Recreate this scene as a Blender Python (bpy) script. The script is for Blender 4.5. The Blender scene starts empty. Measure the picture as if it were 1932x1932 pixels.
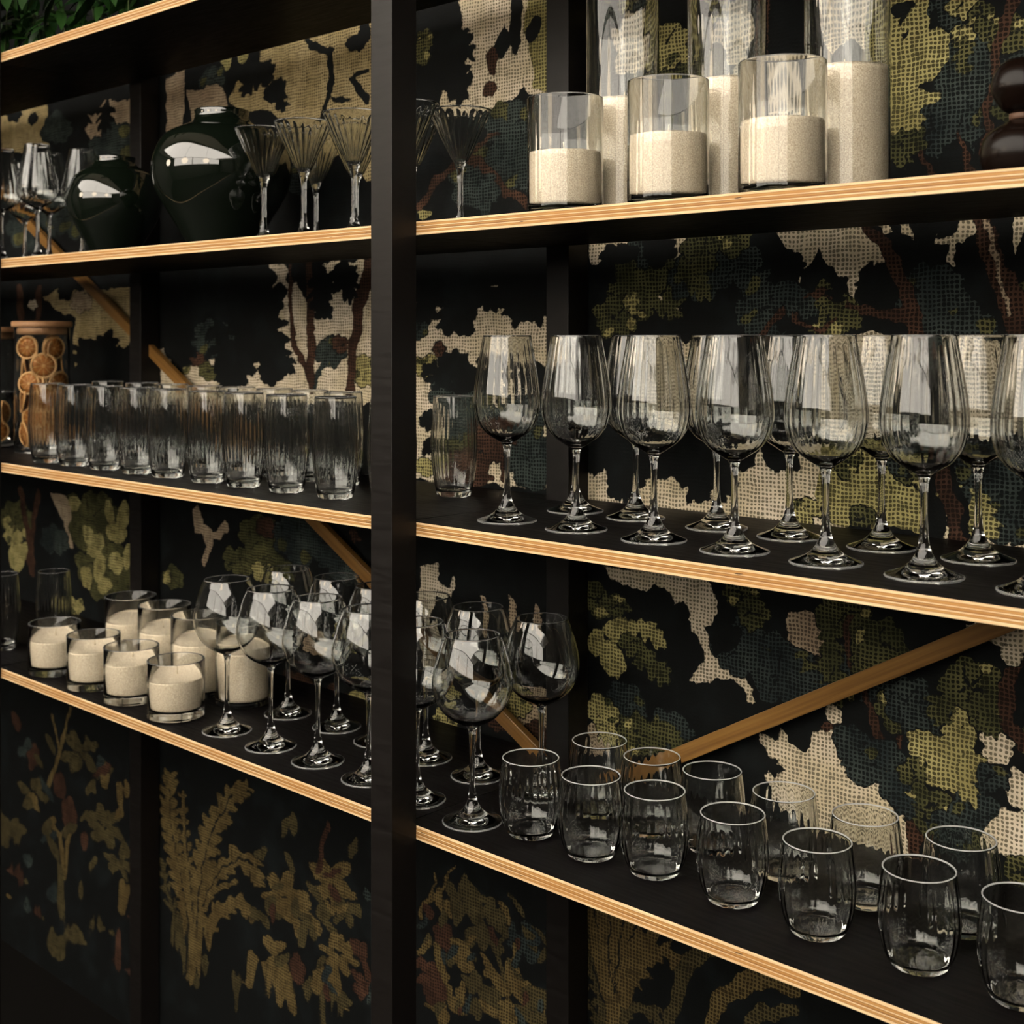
import bpy, bmesh, math, random
import numpy as np

S = bpy.context.scene
COL = S.collection
PI = math.pi

# ------------------------------------------------------------------ camera, world, light, exposure
cam_d = bpy.data.cameras.new('camera')
cam = bpy.data.objects.new('camera', cam_d); COL.objects.link(cam)
cam.location = (0, 0, 1.40)
cam.rotation_euler = (PI / 2, 0, math.radians(43.5))
cam_d.sensor_width = 36.0
cam_d.lens = 36.0 * 2480.0 / 1932.0
cam_d.shift_y = (636.5 - 966.0) / 1932.0
cam_d.clip_start = 0.02
cam_d.dof.use_dof = True
cam_d.dof.focus_distance = 1.5
cam_d.dof.aperture_fstop = 9.0
S.camera = cam

world = bpy.data.worlds.new('world'); S.world = world
world.use_nodes = True
world.node_tree.nodes['Background'].inputs[0].default_value = (1.0, 0.86, 0.7, 1)
world.node_tree.nodes['Background'].inputs[1].default_value = 0.01

S.view_settings.view_transform = 'Standard'
S.view_settings.look = 'None'
S.view_settings.gamma = 1.0
S.view_settings.exposure = 0.16
S.view_settings.use_curve_mapping = False
S.cycles.use_denoising = True
S.cycles.use_adaptive_sampling = True
S.cycles.adaptive_threshold = 0.16
S.cycles.adaptive_min_samples = 12
S.cycles.max_bounces = 16
S.cycles.transmission_bounces = 16
S.cycles.glossy_bounces = 4
S.cycles.diffuse_bounces = 2
S.cycles.sample_clamp_indirect = 30.0
S.cycles.blur_glossy = 0.3

WINDOW_RADIANCE = 4.2
SKYLIGHT_RADIANCE = 5.0
GLOBE_RADIANCE = 8.0
GLOBE_COLOUR = (1.0, 0.83, 0.62)
WINDOW_COLOUR = (1.0, 0.91, 0.79)

# ------------------------------------------------------------------ helpers
def mat(name):
    m = bpy.data.materials.new(name); m.use_nodes = True
    nt = m.node_tree
    return m, nt, nt.nodes['Principled BSDF']

def setp(b, **k):
    names = dict(col='Base Color', rough='Roughness', metal='Metallic', spec='Specular IOR Level', trans='Transmission Weight', ior='IOR',
                 coat='Coat Weight', coatr='Coat Roughness', sss='Subsurface Weight')
    for a, v in k.items():
        s = b.inputs[names[a]]
        s.default_value = (*v, 1) if a == 'col' else v

def plain(name, col, rough=0.5, **k):
    m, nt, b = mat(name); setp(b, col=col, rough=rough, **k); return m

def N(nt, t, **k):
    n = nt.nodes.new(t)
    for a, v in k.items(): setattr(n, a, v)
    return n

def M(nt, op, a, b=None, c=None, clamp=False):
    n = nt.nodes.new('ShaderNodeMath'); n.operation = op; n.use_clamp = clamp
    for i, v in enumerate((a, b, c)):
        if v is None: continue
        if isinstance(v, (int, float)): n.inputs[i].default_value = v
        else: nt.links.new(v, n.inputs[i])
    return n.outputs[0]

def mixc(nt, fac, a, b, mode='MIX'):
    n = nt.nodes.new('ShaderNodeMix'); n.data_type = 'RGBA'; n.blend_type = mode
    for s, v in ((n.inputs[0], fac), (n.inputs[6], a), (n.inputs[7], b)):
        if isinstance(v, (int, float)): s.default_value = v
        elif isinstance(v, tuple): s.default_value = (*v, 1)
        else: nt.links.new(v, s)
    return n.outputs[2]

def noise(nt, vec, scale, detail=2.0, rough=0.5):
    n = nt.nodes.new('ShaderNodeTexNoise'); n.inputs['Scale'].default_value = scale
    n.inputs['Detail'].default_value = detail; n.inputs['Roughness'].default_value = rough
    if vec is not None: nt.links.new(vec, n.inputs['Vector'])
    return n.outputs['Fac']

def mapr(nt, v, a, b, c=0.0, d=1.0, smooth=False):
    n = nt.nodes.new('ShaderNodeMapRange'); n.interpolation_type = 'SMOOTHSTEP' if smooth else 'LINEAR'
    nt.links.new(v, n.inputs[0])
    for i, x in enumerate((a, b, c, d)): n.inputs[i + 1].default_value = x
    return n.outputs[0]

def mapping(nt, src, scale):
    n = nt.nodes.new('ShaderNodeMapping'); n.inputs['Scale'].default_value = scale
    nt.links.new(src, n.inputs['Vector']); return n.outputs[0]

def bump(nt, b, height, strength, dist):
    n = nt.nodes.new('ShaderNodeBump'); n.inputs['Strength'].default_value = strength; n.inputs['Distance'].default_value = dist
    nt.links.new(height, n.inputs['Height']); nt.links.new(n.outputs[0], b.inputs['Normal'])

def link(nt, a, b): nt.links.new(a, b)

def mesh_obj(name, me, m=None, parent=None, loc=(0, 0, 0), rot=(0, 0, 0)):
    o = bpy.data.objects.new(name, me); COL.objects.link(o)
    if m is not None and len(me.materials) == 0: me.materials.append(m)
    o.location = loc; o.rotation_euler = rot
    if parent is not None: o.parent = parent
    return o

def new_mesh(name, v, f, smooth=False, m=None):
    me = bpy.data.meshes.new(name); me.from_pydata([tuple(p) for p in v], [], f); me.update()
    if smooth: me.polygons.foreach_set('use_smooth', [True] * len(me.polygons))
    if m is not None: me.materials.append(m)
    return me

def box_mesh(name, x0, x1, y0, y1, z0, z1, m=None, bevel=0.0):
    bm = bmesh.new()
    bmesh.ops.create_cube(bm, size=1.0)
    for v in bm.verts:
        v.co = ((x0 + x1) / 2 + v.co.x * (x1 - x0), (y0 + y1) / 2 + v.co.y * (y1 - y0), (z0 + z1) / 2 + v.co.z * (z1 - z0))
    if bevel: bmesh.ops.bevel(bm, geom=list(bm.edges), offset=bevel, segments=2, affect='EDGES', profile=0.5)
    me = bpy.data.meshes.new(name); bm.to_mesh(me); bm.free()
    if m is not None: me.materials.append(m)
    return me

def thing(name, label, cat, loc=(0, 0, 0), rotz=0.0, group=None):
    o = bpy.data.objects.new(name, None); COL.objects.link(o)
    o.empty_display_size = 0.02
    o.location = loc; o.rotation_euler = (0, 0, rotz)
    o['label'] = label; o['category'] = cat
    if group: o['group'] = group
    return o

def tag(o, label, cat, group=None):
    o['label'] = label; o['category'] = cat
    if group: o['group'] = group
    return o

def struct(o): o['kind'] = 'structure'; return o

def spline(pts, per=6):
    p = [np.array(q, float) for q in pts]; out = []
    p = [2 * p[0] - p[1]] + p + [2 * p[-1] - p[-2]]
    for i in range(1, len(p) - 2):
        a, b, c, d = p[i - 1:i + 3]
        for k in range(per):
            t = k / per
            out.append(0.5 * (2 * b + (c - a) * t + (2 * a - 5 * b + 4 * c - d) * t * t + (3 * b - a - 3 * c + d) * t ** 3))
    out.append(p[-2])
    return [(max(float(q[0]), 0.0), float(q[1])) for q in out]

def offset_in(prof, t0, t1=None, fall=3.0):
    """inner wall of an outer profile (bottom to top): shifted inwards along its normal"""
    P = np.array(prof); T = np.gradient(P, axis=0); T /= np.linalg.norm(T, axis=1)[:, None] + 1e-12
    n = len(P); th = np.linspace(t1 if t1 is not None else t0, t0, n)
    if t1 is not None:
        s = np.linspace(0, 1, n); th = t0 + (t1 - t0) * np.clip(1 - s * fall, 0, 1) ** 1.5
    I = P + np.stack([-T[:, 1], T[:, 0]], 1) * th[:, None]
    return [tuple(q) for q in I]

def lathe(name, prof, segs=96, ribs=None, cuts=None, m=None, rib_rows=None, edges=()):
    """turned body; ribs = (count, amplitude, z low, z high) presses optic ribs into rows rib_rows; cuts = [(part, first row, last row)]"""
    V = []; rows = []
    ang = np.arange(segs) * 2 * PI / segs
    for i, (r, z) in enumerate(prof):
        if r < 1e-6:
            rows.append([len(V)]); V.append((0, 0, z)); continue
        rr = np.full(segs, r)
        if ribs and (rib_rows is None or rib_rows[0] <= i <= rib_rows[1]):
            n, amp, lo, hi = ribs
            e = min(max((z - lo) / (0.18 * (hi - lo)), 0), 1) * min(max((hi - z) / (0.12 * (hi - lo)), 0), 1)
            rr = rr - amp * e * (0.5 + 0.5 * np.cos(n * ang))
        k = len(V); rows.append(list(range(k, k + segs)))
        V += [(float(a * math.cos(t)), float(a * math.sin(t)), z) for a, t in zip(rr, ang)]
    def faces(a, b):
        F = []
        for i in range(a, b):
            A, B = rows[i], rows[i + 1]
            for j in range(segs):
                k = (j + 1) % segs
                if len(A) == 1 and len(B) == 1: continue
                if len(A) == 1: F.append((A[0], B[k], B[j]))
                elif len(B) == 1: F.append((A[j], A[k], B[0]))
                else: F.append((A[j], A[k], B[k], B[j]))
        return F
    def dress(me, a):
        # edges with a painted-in highlight: (first row, last row, material)
        for q, (r0, r1, em) in enumerate(edges):
            me.materials.append(em); i0 = (r0 - a) * segs; i1 = (r1 - a) * segs
            for i in range(max(i0, 0), min(i1, len(me.polygons))): me.polygons[i].material_index = q + 1
    full = new_mesh(name, V, faces(0, len(prof) - 1), True, m)
    if not cuts: dress(full, 0); return full
    nrm = np.zeros(len(V) * 3, np.float32); full.vertex_normals.foreach_get('vector', nrm); nrm = nrm.reshape(-1, 3)
    out = []
    for part, a, b in cuts:
        F = faces(a, b); ids = sorted({i for q in F for i in q}); mp = {v: i for i, v in enumerate(ids)}
        me = new_mesh(part, [V[i] for i in ids], [tuple(mp[i] for i in q) for q in F], True, m)
        dress(me, a)
        me.normals_split_custom_set_from_vertices([tuple(map(float, nrm[i])) for i in ids])
        out.append((part, me))
    bpy.data.meshes.remove(full)
    return out

# ------------------------------------------------------------------ materials
def glass_mat(name, col=(0.985, 0.99, 0.985), ior=1.52):
    m = bpy.data.materials.new(name); m.use_nodes = True; nt = m.node_tree
    nt.nodes.remove(nt.nodes['Principled BSDF'])
    g = nt.nodes.new('ShaderNodeBsdfGlass'); g.inputs['Color'].default_value = (*col, 1); g.inputs['Roughness'].default_value = 0.0
    g.inputs['IOR'].default_value = ior
    nt.links.new(g.outputs[0], nt.nodes['Material Output'].inputs[0]); return m
MG = glass_mat('clear_glass')
def rim_glint_mat(name, k):  # clear glass with white mixed in, standing in for bright edge highlights
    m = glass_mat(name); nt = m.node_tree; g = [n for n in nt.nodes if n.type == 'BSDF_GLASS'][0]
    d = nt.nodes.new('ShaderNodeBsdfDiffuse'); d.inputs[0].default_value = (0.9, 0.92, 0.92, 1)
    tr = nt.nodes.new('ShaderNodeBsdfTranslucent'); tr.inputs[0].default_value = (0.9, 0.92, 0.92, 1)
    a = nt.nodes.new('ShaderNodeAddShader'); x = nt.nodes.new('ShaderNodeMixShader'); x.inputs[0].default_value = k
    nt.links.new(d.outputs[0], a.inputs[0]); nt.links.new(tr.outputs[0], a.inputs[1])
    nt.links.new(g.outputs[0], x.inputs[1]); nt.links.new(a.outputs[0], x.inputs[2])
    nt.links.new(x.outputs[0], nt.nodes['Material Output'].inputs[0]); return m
M_RIM = rim_glint_mat('painted_rim_glint', 0.07)
M_RIMW = rim_glint_mat('painted_rim_glint_strong', 0.32)
M_FOOTRIM = rim_glint_mat('painted_foot_glint', 0.12)
MGJ = glass_mat('jar_glass', (0.96, 0.98, 0.97))

def black_mat(name, col, rough, spec):
    m, nt, b = mat(name); setp(b, rough=rough, spec=spec)
    tc = N(nt, 'ShaderNodeTexCoord').outputs['Object']
    n = noise(nt, mapping(nt, tc, (6, 60, 60)), 3.0, 3)
    link(nt, mixc(nt, n, tuple(c * 0.7 for c in col), tuple(c * 1.35 for c in col)), b.inputs['Base Color'])
    link(nt, mapr(nt, n, 0.3, 0.7, rough - 0.06, rough + 0.08), b.inputs['Roughness'])
    return m
M_POST = black_mat('black_stained_wood', (0.0062, 0.0050, 0.0044), 0.46, 0.28)
M_BOARD = black_mat('black_laminate', (0.0033, 0.0027, 0.0027), 0.5, 0.11)

def ply_mat():
    m, nt, b = mat('plywood_edge'); setp(b, rough=0.55, spec=0.25)
    tc = N(nt, 'ShaderNodeTexCoord').outputs['Object']
    sx = N(nt, 'ShaderNodeSeparateXYZ'); link(nt, tc, sx.inputs[0])
    wob = noise(nt, mapping(nt, tc, (5, 0, 0)), 1.0, 2)
    z = M(nt, 'ADD', M(nt, 'DIVIDE', sx.outputs[2], -0.0165), M(nt, 'MULTIPLY', M(nt, 'SUBTRACT', wob, 0.5), 0.05))
    cr = N(nt, 'ShaderNodeValToRGB'); cr.color_ramp.interpolation = 'LINEAR'
    L, D, G = (0.84, 0.635, 0.38, 1), (0.48, 0.26, 0.085, 1), (0.13, 0.05, 0.014, 1)
    stops = [(0.0, L), (0.13, L), (0.155, G), (0.19, D), (0.29, D), (0.31, G), (0.33, L), (0.38, L), (0.405, G), (0.46, D), (0.57, G), (0.60, L), (0.65, L), (0.67, G), (0.69, D), (0.78, D), (0.80, G), (0.83, L), (1.0, L)]
    el = cr.color_ramp.elements
    el[0].position, el[0].color = stops[0]; el[1].position, el[1].color = stops[-1]
    for p, c in stops[1:-1]:
        e = el.new(p); e.color = c
    link(nt, z, cr.inputs[0])
    g = noise(nt, mapping(nt, tc, (14, 1, 1400)), 1.0, 4, 0.6)
    col = mixc(nt, mapr(nt, g, 0.42, 0.68, 0.0, 0.6), cr.outputs[0], (0.40, 0.18, 0.055))
    big = noise(nt, mapping(nt, tc, (9, 1, 60)), 1.0, 2)
    col = mixc(nt, mapr(nt, big, 0.45, 0.75, 0.0, 0.5), col, (0.42, 0.19, 0.05))
    sp = noise(nt, mapping(nt, tc, (38, 1, 330)), 1.0, 1)
    col = mixc(nt, mapr(nt, sp, 0.735, 0.765, 0.0, 0.9), col, (0.03, 0.014, 0.008))
    link(nt, col, b.inputs['Base Color'])
    bump(nt, b, g, 0.15, 0.001)
    return m
M_PLY = ply_mat()

def brace_mat():
    m, nt, b = mat('ochre_varnished_wood'); setp(b, rough=0.32, spec=0.5)
    tc = N(nt, 'ShaderNodeTexCoord').outputs['Object']
    g = noise(nt, mapping(nt, tc, (6, 260, 260)), 1.0, 3)
    link(nt, mixc(nt, mapr(nt, g, 0.3, 0.7), (0.17, 0.080, 0.018), (0.27, 0.138, 0.036)), b.inputs['Base Color'])
    return m
M_BRACE = brace_mat()

def sand_mat():
    m, nt, b = mat('granulated_wax'); setp(b, rough=0.85, spec=0.15)
    tc = N(nt, 'ShaderNodeTexCoord').outputs['Object']
    n1 = noise(nt, tc, 700, 2); n2 = noise(nt, tc, 45, 2)
    c = mixc(nt, mapr(nt, n1, 0.35, 0.65), (0.66, 0.53, 0.37), (0.95, 0.85, 0.68))
    link(nt, mixc(nt, mapr(nt, n2, 0.4, 0.7, 0, 0.25), c, (0.74, 0.63, 0.48)), b.inputs['Base Color'])
    bump(nt, b, n1, 0.35, 0.0012)
    return m
M_SAND = sand_mat()
M_WICK = plain('waxed_wick', (0.80, 0.70, 0.52), 0.7)
M_VASE = plain('black_green_glaze', (0.004, 0.0065, 0.004), 0.02, ior=1.95)
M_GOURD = plain('dark_brown_glaze', (0.006, 0.003, 0.002), 0.25, spec=0.2)
M_LID = plain('pale_wood_lid', (0.50, 0.27, 0.13), 0.5)

def flesh_mat():
    m, nt, b = mat('dried_orange_flesh'); setp(b, rough=0.5, spec=0.3)
    tc = N(nt, 'ShaderNodeTexCoord').outputs['Object']
    s = N(nt, 'ShaderNodeSeparateXYZ'); link(nt, tc, s.inputs[0])
    a = M(nt, 'ARCTAN2', s.outputs[1], s.outputs[0])
    w = M(nt, 'ABSOLUTE', M(nt, 'SINE', M(nt, 'MULTIPLY', a, 4.5)))
    r = M(nt, 'SQRT', M(nt, 'ADD', M(nt, 'MULTIPLY', s.outputs[0], s.outputs[0]), M(nt, 'MULTIPLY', s.outputs[1], s.outputs[1])))
    seg = M(nt, 'MULTIPLY', w, mapr(nt, r, 0.0025, 0.006), clamp=True)
    n = noise(nt, tc, 260, 2)
    c = mixc(nt, n, (0.20, 0.060, 0.012), (0.52, 0.20, 0.03))
    link(nt, mixc(nt, mapr(nt, seg, 0.08, 0.30), (0.62, 0.36, 0.14), c), b.inputs['Base Color'])
    return m
M_FLESH = flesh_mat()
M_RIND = plain('dried_orange_rind', (0.72, 0.42, 0.17), 0.55)

def leaf_mat():
    m, nt, b = mat('glossy_green_leaf'); setp(b, rough=0.35, spec=0.4)
    oi = N(nt, 'ShaderNodeObjectInfo').outputs['Random']
    link(nt, mixc(nt, oi, (0.004, 0.017, 0.004), (0.028, 0.085, 0.016)), b.inputs['Base Color'])
    return m
M_LEAF = leaf_mat()
M_STEM = plain('green_stem', (0.05, 0.08, 0.02), 0.6)

# ------------------------------------------------------------------ wallpaper, in metres on the back wall (x, z)
PAPER = [
('p','cream',[(-1.445,1.9642),(-1.2526,1.927),(-1.2526,1.7378),(-1.2907,1.7502),(-1.3064,1.7676),(-1.3331,1.7431),(-1.3713,1.7367),(-1.4334,1.7392),(-1.478,1.7477),(-1.4875,1.7916),(-1.4661,1.7724),(-1.438,1.7915),(-1.4311,1.818),(-1.438,1.8335),(-1.4105,1.8494),(-1.4334,1.8732),(-1.438,1.9062)]),
('p','yellow',[(-1.2907,1.919),(-1.2526,1.9118),(-1.2526,1.7492),(-1.2855,1.7572),(-1.2907,1.7962),(-1.3012,1.8439)]),
('c','dark',-1.4626,1.8535,0.0495,0.0342,10),
('c','dark',-1.4508,1.7948,0.0397,0.0276,8),
('c','dark',-1.4983,1.892,0.0483,0.033,9),
('e','dark',-1.32,1.859,0.0467,0.0138,1.45),
('e','dark',-1.35,1.836,0.024,0.016,1.24),
('e','brown',-1.371,1.812,0.0174,0.0111,1.57),
('e','brown',-1.375,1.773,0.0133,0.0126,0.0),
('e','dark',-1.285,1.841,0.0226,0.0118,1.04),
('c','slate',-1.3331,1.7088,0.0538,0.0389,8),
('c','slate',-1.2907,1.6505,0.0626,0.046,8),
('c','slate',-1.3992,1.6444,0.0677,0.0478,8),
('e','olive',-1.36,1.739,0.0154,0.011,0.0),
('t','brown',[(-1.5264,1.6094,0.0072),(-1.4804,1.6472,0.006),(-1.4277,1.6725,0.0068),(-1.3768,1.652,0.0057),(-1.3385,1.6142,0.0065),(-1.3012,1.5937,0.0055)]),
('t','brown',[(-1.4277,1.6709,0.0059),(-1.3936,1.6956,0.0048),(-1.3548,1.7034,0.0038)]),
('p','yellow',[(-1.5301,1.6013),(-1.5166,1.6046),(-1.502,1.5953),(-1.5044,1.5888),(-1.5301,1.5871)]),
('c','olive',-1.5166,1.8701,0.0195,0.0133,6),
('c','olive',-1.5288,1.847,0.0246,0.0167,6),
('c','slate',-1.1147,1.8141,0.0641,0.0503,9),
('c','olive',-1.1239,1.8444,0.0553,0.0433,8),
('c','cream',-0.9398,1.7694,0.035,0.0295,8),
('c','olive',-1.0094,1.7352,0.059,0.0482,9),
('c','yellow',-1.0522,1.7831,0.0436,0.035,8),
('c','cream',-1.1056,1.7769,0.0345,0.0272,7),
('c','olive',-1.0786,1.6879,0.0712,0.0567,9),
('c','slate',-0.9844,1.6636,0.0578,0.0477,8),
('p','cream',[(-0.8311,1.8199),(-0.7193,1.7995),(-0.7193,1.7295),(-0.7459,1.7243),(-0.78,1.748),(-0.8081,1.7321),(-0.8297,1.7685)]),
('p','cream',[(-0.9358,1.7454),(-0.8369,1.7248),(-0.8224,1.6781),(-0.8665,1.6445),(-0.9279,1.6642),(-0.9438,1.7062)]),
('c','yellow',-0.9598,1.8163,0.0324,0.027,8),
('e','dark',-0.863,1.774,0.0272,0.0239,1.57),
('t','brown',[(-0.8891,1.8305,0.0035),(-0.893,1.7786,0.0043),(-0.8968,1.7398,0.0036)]),
('c','slate',-0.6555,1.7406,0.0495,0.0473,10),
('c','slate',-0.613,1.6991,0.0535,0.0521,10),
('c','slate',-0.6742,1.6304,0.0567,0.0536,10),
('c','olive',-0.7127,1.6224,0.0327,0.0303,8),
('p','yellow',[(-0.7526,1.8056),(-0.6805,1.7925),(-0.6837,1.7631),(-0.6604,1.7402),(-0.6567,1.7113),(-0.673,1.6898),(-0.6711,1.6657),(-0.6901,1.6621),(-0.6965,1.6436),(-0.7232,1.6417),(-0.7526,1.648)]),
('c','yellow',-0.6371,1.7757,0.0207,0.0199,8),
('c','yellow',-0.6401,1.7352,0.0159,0.0153,8),
('c','olive',-0.619,1.7522,0.0156,0.0151,7),
('c','olive',-0.5866,1.7296,0.0232,0.0229,8),
('e','dark',-0.708,1.755,0.017,0.0071,1.76),
('e','dark',-0.713,1.775,0.0144,0.0073,0.0),
('e','dark',-0.673,1.758,0.0131,0.0063,1.38),
('e','dark',-0.684,1.682,0.0178,0.006,-2.98),
('c','dark',-0.6869,1.5838,0.0255,0.024,9),
('c','dark',-0.6493,1.5982,0.0222,0.0212,8),
('c','slate',-0.628,1.6487,0.0157,0.0152,6),
('t','brown',[(-0.5825,1.7746,0.0075),(-0.5924,1.7305,0.0064),(-0.6059,1.6865,0.0047),(-0.6118,1.6352,0.0041),(-0.619,1.578,0.0041)]),
('t','brown',[(-0.6456,1.6332,0.0027),(-0.6371,1.603,0.0033),(-0.6274,1.5758,0.003)]),
('t','brown',[(-0.6837,1.6074,0.0037),(-0.6793,1.5771,0.0043)]),
('p','cream',[(-1.5412,1.5017),(-1.2526,1.5033),(-1.2526,1.1817),(-1.5412,1.1754)]),
('c','dark',-1.502,1.4879,0.0629,0.0429,10),
('c','dark',-1.4311,1.4713,0.0507,0.0355,9),
('c','dark',-1.438,1.4295,0.0394,0.0275,8),
('c','dark',-1.3936,1.4927,0.0382,0.0271,8),
('c','dark',-1.5227,1.4387,0.0294,0.02,7),
('c','dark',-1.2991,1.4819,0.0504,0.0369,9),
('c','dark',-1.3245,1.4594,0.0278,0.0202,7),
('c','dark',-1.2782,1.4393,0.0269,0.0199,7),
('c','dark',-1.3548,1.5032,0.0284,0.0204,7),
('c','slate',-1.5338,1.4138,0.0247,0.0167,7),
('c','yellow',-1.5166,1.3556,0.0244,0.0166,7),
('c','brown',-1.4863,1.3807,0.0168,0.0115,6),
('c','dark',-1.4567,1.3484,0.0422,0.0293,9),
('c','dark',-1.4162,1.325,0.0456,0.0321,9),
('c','slate',-1.4626,1.3116,0.0424,0.0293,8),
('c','dark',-1.3768,1.3577,0.0266,0.019,7),
('c','dark',-1.5105,1.2729,0.0219,0.0149,7),
('c','dark',-1.2803,1.3362,0.0456,0.0336,9),
('c','slate',-1.3064,1.2816,0.0528,0.0386,9),
('c','slate',-1.3992,1.2696,0.0677,0.0478,8),
('c','brown',-1.3548,1.2481,0.0481,0.0345,7),
('c','slate',-1.2907,1.2209,0.0522,0.0384,8),
('c','olive',-1.4567,1.2182,0.0399,0.0276,7),
('c','brown',-1.4219,1.1963,0.0458,0.0321,7),
('t','brown',[(-1.4048,1.231,0.0048),(-1.3713,1.2433,0.0057),(-1.3439,1.237,0.0065),(-1.3439,1.194,0.0056)]),
('t','brown',[(-1.4923,1.1708,0.0051),(-1.4334,1.2036,0.0049),(-1.3658,1.1884,0.0057)]),
('c','yellow',-1.5202,1.1977,0.0196,0.0133,6),
('c','dark',-1.4983,1.228,0.0217,0.0148,6),
('p','cream',[(-1.1785,1.5446),(-1.0094,1.5423),(-1.0161,1.515),(-1.0306,1.4914),(-1.061,1.5101),(-1.0966,1.5188),(-1.1221,1.4947),(-1.1785,1.4968)]),
('c','slate',-1.0876,1.497,0.0502,0.0398,9),
('c','olive',-1.1056,1.4548,0.0473,0.0372,9),
('c','olive',-1.0392,1.4743,0.0449,0.0363,9),
('c','dark',-1.1332,1.4987,0.039,0.0304,9),
('c','dark',-1.061,1.5171,0.0298,0.0239,8),
('c','slate',-0.9926,1.4797,0.0499,0.0411,9),
('p','cream',[(-1.0645,1.4623),(-1.0418,1.4534),(-1.0366,1.4428),(-1.0178,1.4391),(-1.0479,1.436),(-1.0698,1.4342),(-1.0566,1.4432)]),
('c','olive',-1.1332,1.4264,0.0408,0.0318,8),
('c','yellow',-1.1011,1.4439,0.0181,0.0143,7),
('c','olive',-0.9844,1.5136,0.038,0.0314,9),
('c','slate',-0.9358,1.4913,0.0365,0.0308,9),
('c','olive',-0.9438,1.5318,0.0319,0.0268,8),
('p','cream',[(-0.88,1.5414),(-0.7526,1.5338),(-0.7392,1.5022),(-0.7285,1.4834),(-0.7526,1.4812),(-0.7717,1.4726),(-0.7649,1.455),(-0.769,1.4389),(-0.7786,1.4391),(-0.7814,1.4604),(-0.794,1.4765),(-0.811,1.4865),(-0.8188,1.5059),(-0.8369,1.4875),(-0.8457,1.4621),(-0.8546,1.4623),(-0.8443,1.4878),(-0.8665,1.5081)]),
('c','dark',-0.859,1.4884,0.0253,0.022,9),
('c','dark',-0.801,1.4578,0.0212,0.0189,8),
('c','dark',-0.7492,1.4657,0.0203,0.0185,8),
('p','cream',[(-0.7425,1.5381),(-0.7312,1.5374),(-0.7245,1.5199),(-0.7338,1.5142)]),
('p','cream',[(-0.714,1.5375),(-0.7049,1.5369),(-0.7023,1.5187),(-0.7088,1.4827),(-0.714,1.5072)]),
('p','cream',[(-0.6755,1.5232),(-0.6679,1.5138),(-0.6518,1.5159),(-0.6419,1.533),(-0.6286,1.5351),(-0.6274,1.5146),(-0.6456,1.5067),(-0.6493,1.4745),(-0.658,1.4677),(-0.658,1.4867),(-0.6518,1.5071),(-0.6717,1.5063)]),
('p','cream',[(-0.5814,1.532),(-0.5665,1.5339),(-0.5665,1.5112),(-0.5802,1.4892)]),
('p','cream',[(-0.6298,1.4271),(-0.6238,1.4236),(-0.619,1.4154),(-0.6262,1.4178)]),
('c','slate',-0.8891,1.437,0.0534,0.0459,9),
('c','olive',-0.8081,1.4294,0.0427,0.038,9),
('c','slate',-0.6742,1.4456,0.0441,0.0417,9),
('c','slate',-0.6493,1.3979,0.0493,0.0471,9),
('c','dark',-0.7127,1.501,0.0196,0.0182,8),
('c','dark',-0.8516,1.4236,0.0295,0.0258,8),
('t','brown',[(-0.7594,1.5311,0.0059),(-0.7312,1.5019,0.0083),(-0.7095,1.4585,0.0107),(-0.6959,1.416,0.0112),(-0.6946,1.3859,0.0112)]),
('t','brown',[(-0.6262,1.5378,0.0077),(-0.6118,1.5079,0.0094),(-0.6012,1.4728,0.0116),(-0.5837,1.438,0.0144),(-0.5636,1.398,0.017)]),
('t','tan',[(-0.619,1.5344,0.0018),(-0.6035,1.496,0.0023),(-0.5976,1.4555,0.0023),(-0.586,1.4266,0.0023)]),
('t','brown',[(-0.903,1.3977,0.005),(-0.88,1.4271,0.0056),(-0.8479,1.448,0.0055),(-0.8081,1.451,0.0054),(-0.7731,1.4352,0.0059),(-0.7392,1.4273,0.0058),(-0.7062,1.4221,0.0063)]),
('t','brown',[(-0.8553,1.4397,0.0028),(-0.8516,1.4171,0.0028),(-0.8224,1.4073,0.0034),(-0.794,1.4198,0.0027)]),
('p','cream',[(-0.8081,1.3978),(-0.7259,1.404),(-0.7193,1.3614),(-0.7392,1.275),(-0.78,1.2602),(-0.8224,1.2958)]),
('p','cream',[(-0.6555,1.3979),(-0.5895,1.398),(-0.5837,1.3295),(-0.613,1.2822),(-0.6493,1.3037)]),
('p','cream',[(-1.1824,1.2168),(-1.1708,1.203),(-1.1566,1.2113),(-1.1519,1.2226),(-1.1444,1.194),(-1.1332,1.2094),(-1.1056,1.2293),(-1.0876,1.2127),(-1.0435,1.2124),(-1.0094,1.2184),(-0.9761,1.2175),(-0.9438,1.2299),(-0.9154,1.2386),(-0.8968,1.2648),(-0.8876,1.2496),(-0.8665,1.2393),(-0.8443,1.255),(-0.787,1.2661),(-0.78,1.1695),(-1.1824,1.1652)]),
('p','cream',[(-1.0966,1.3975),(-1.0094,1.3976),(-0.9844,1.3294),(-1.0263,1.2658),(-1.0876,1.298)]),
('c','dark',-1.1056,1.2114,0.0247,0.0243,8),
('c','dark',-1.0094,1.2322,0.0371,0.0303,9),
('c','dark',-0.9478,1.2498,0.032,0.0269,9),
('c','dark',-0.991,1.2027,0.0166,0.0137,7),
('c','dark',-0.9518,1.2125,0.0161,0.0135,7),
('c','dark',-0.8702,1.2611,0.0315,0.0273,8),
('c','dark',-1.1332,1.1877,0.0149,0.0116,6),
('p','yellow',[(-0.8188,1.2451),(-0.7731,1.2669),(-0.6869,1.272),(-0.6837,1.1794),(-0.8081,1.1762),(-0.8224,1.213)]),
('c','olive',-0.78,1.254,0.0208,0.0188,8),
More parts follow.
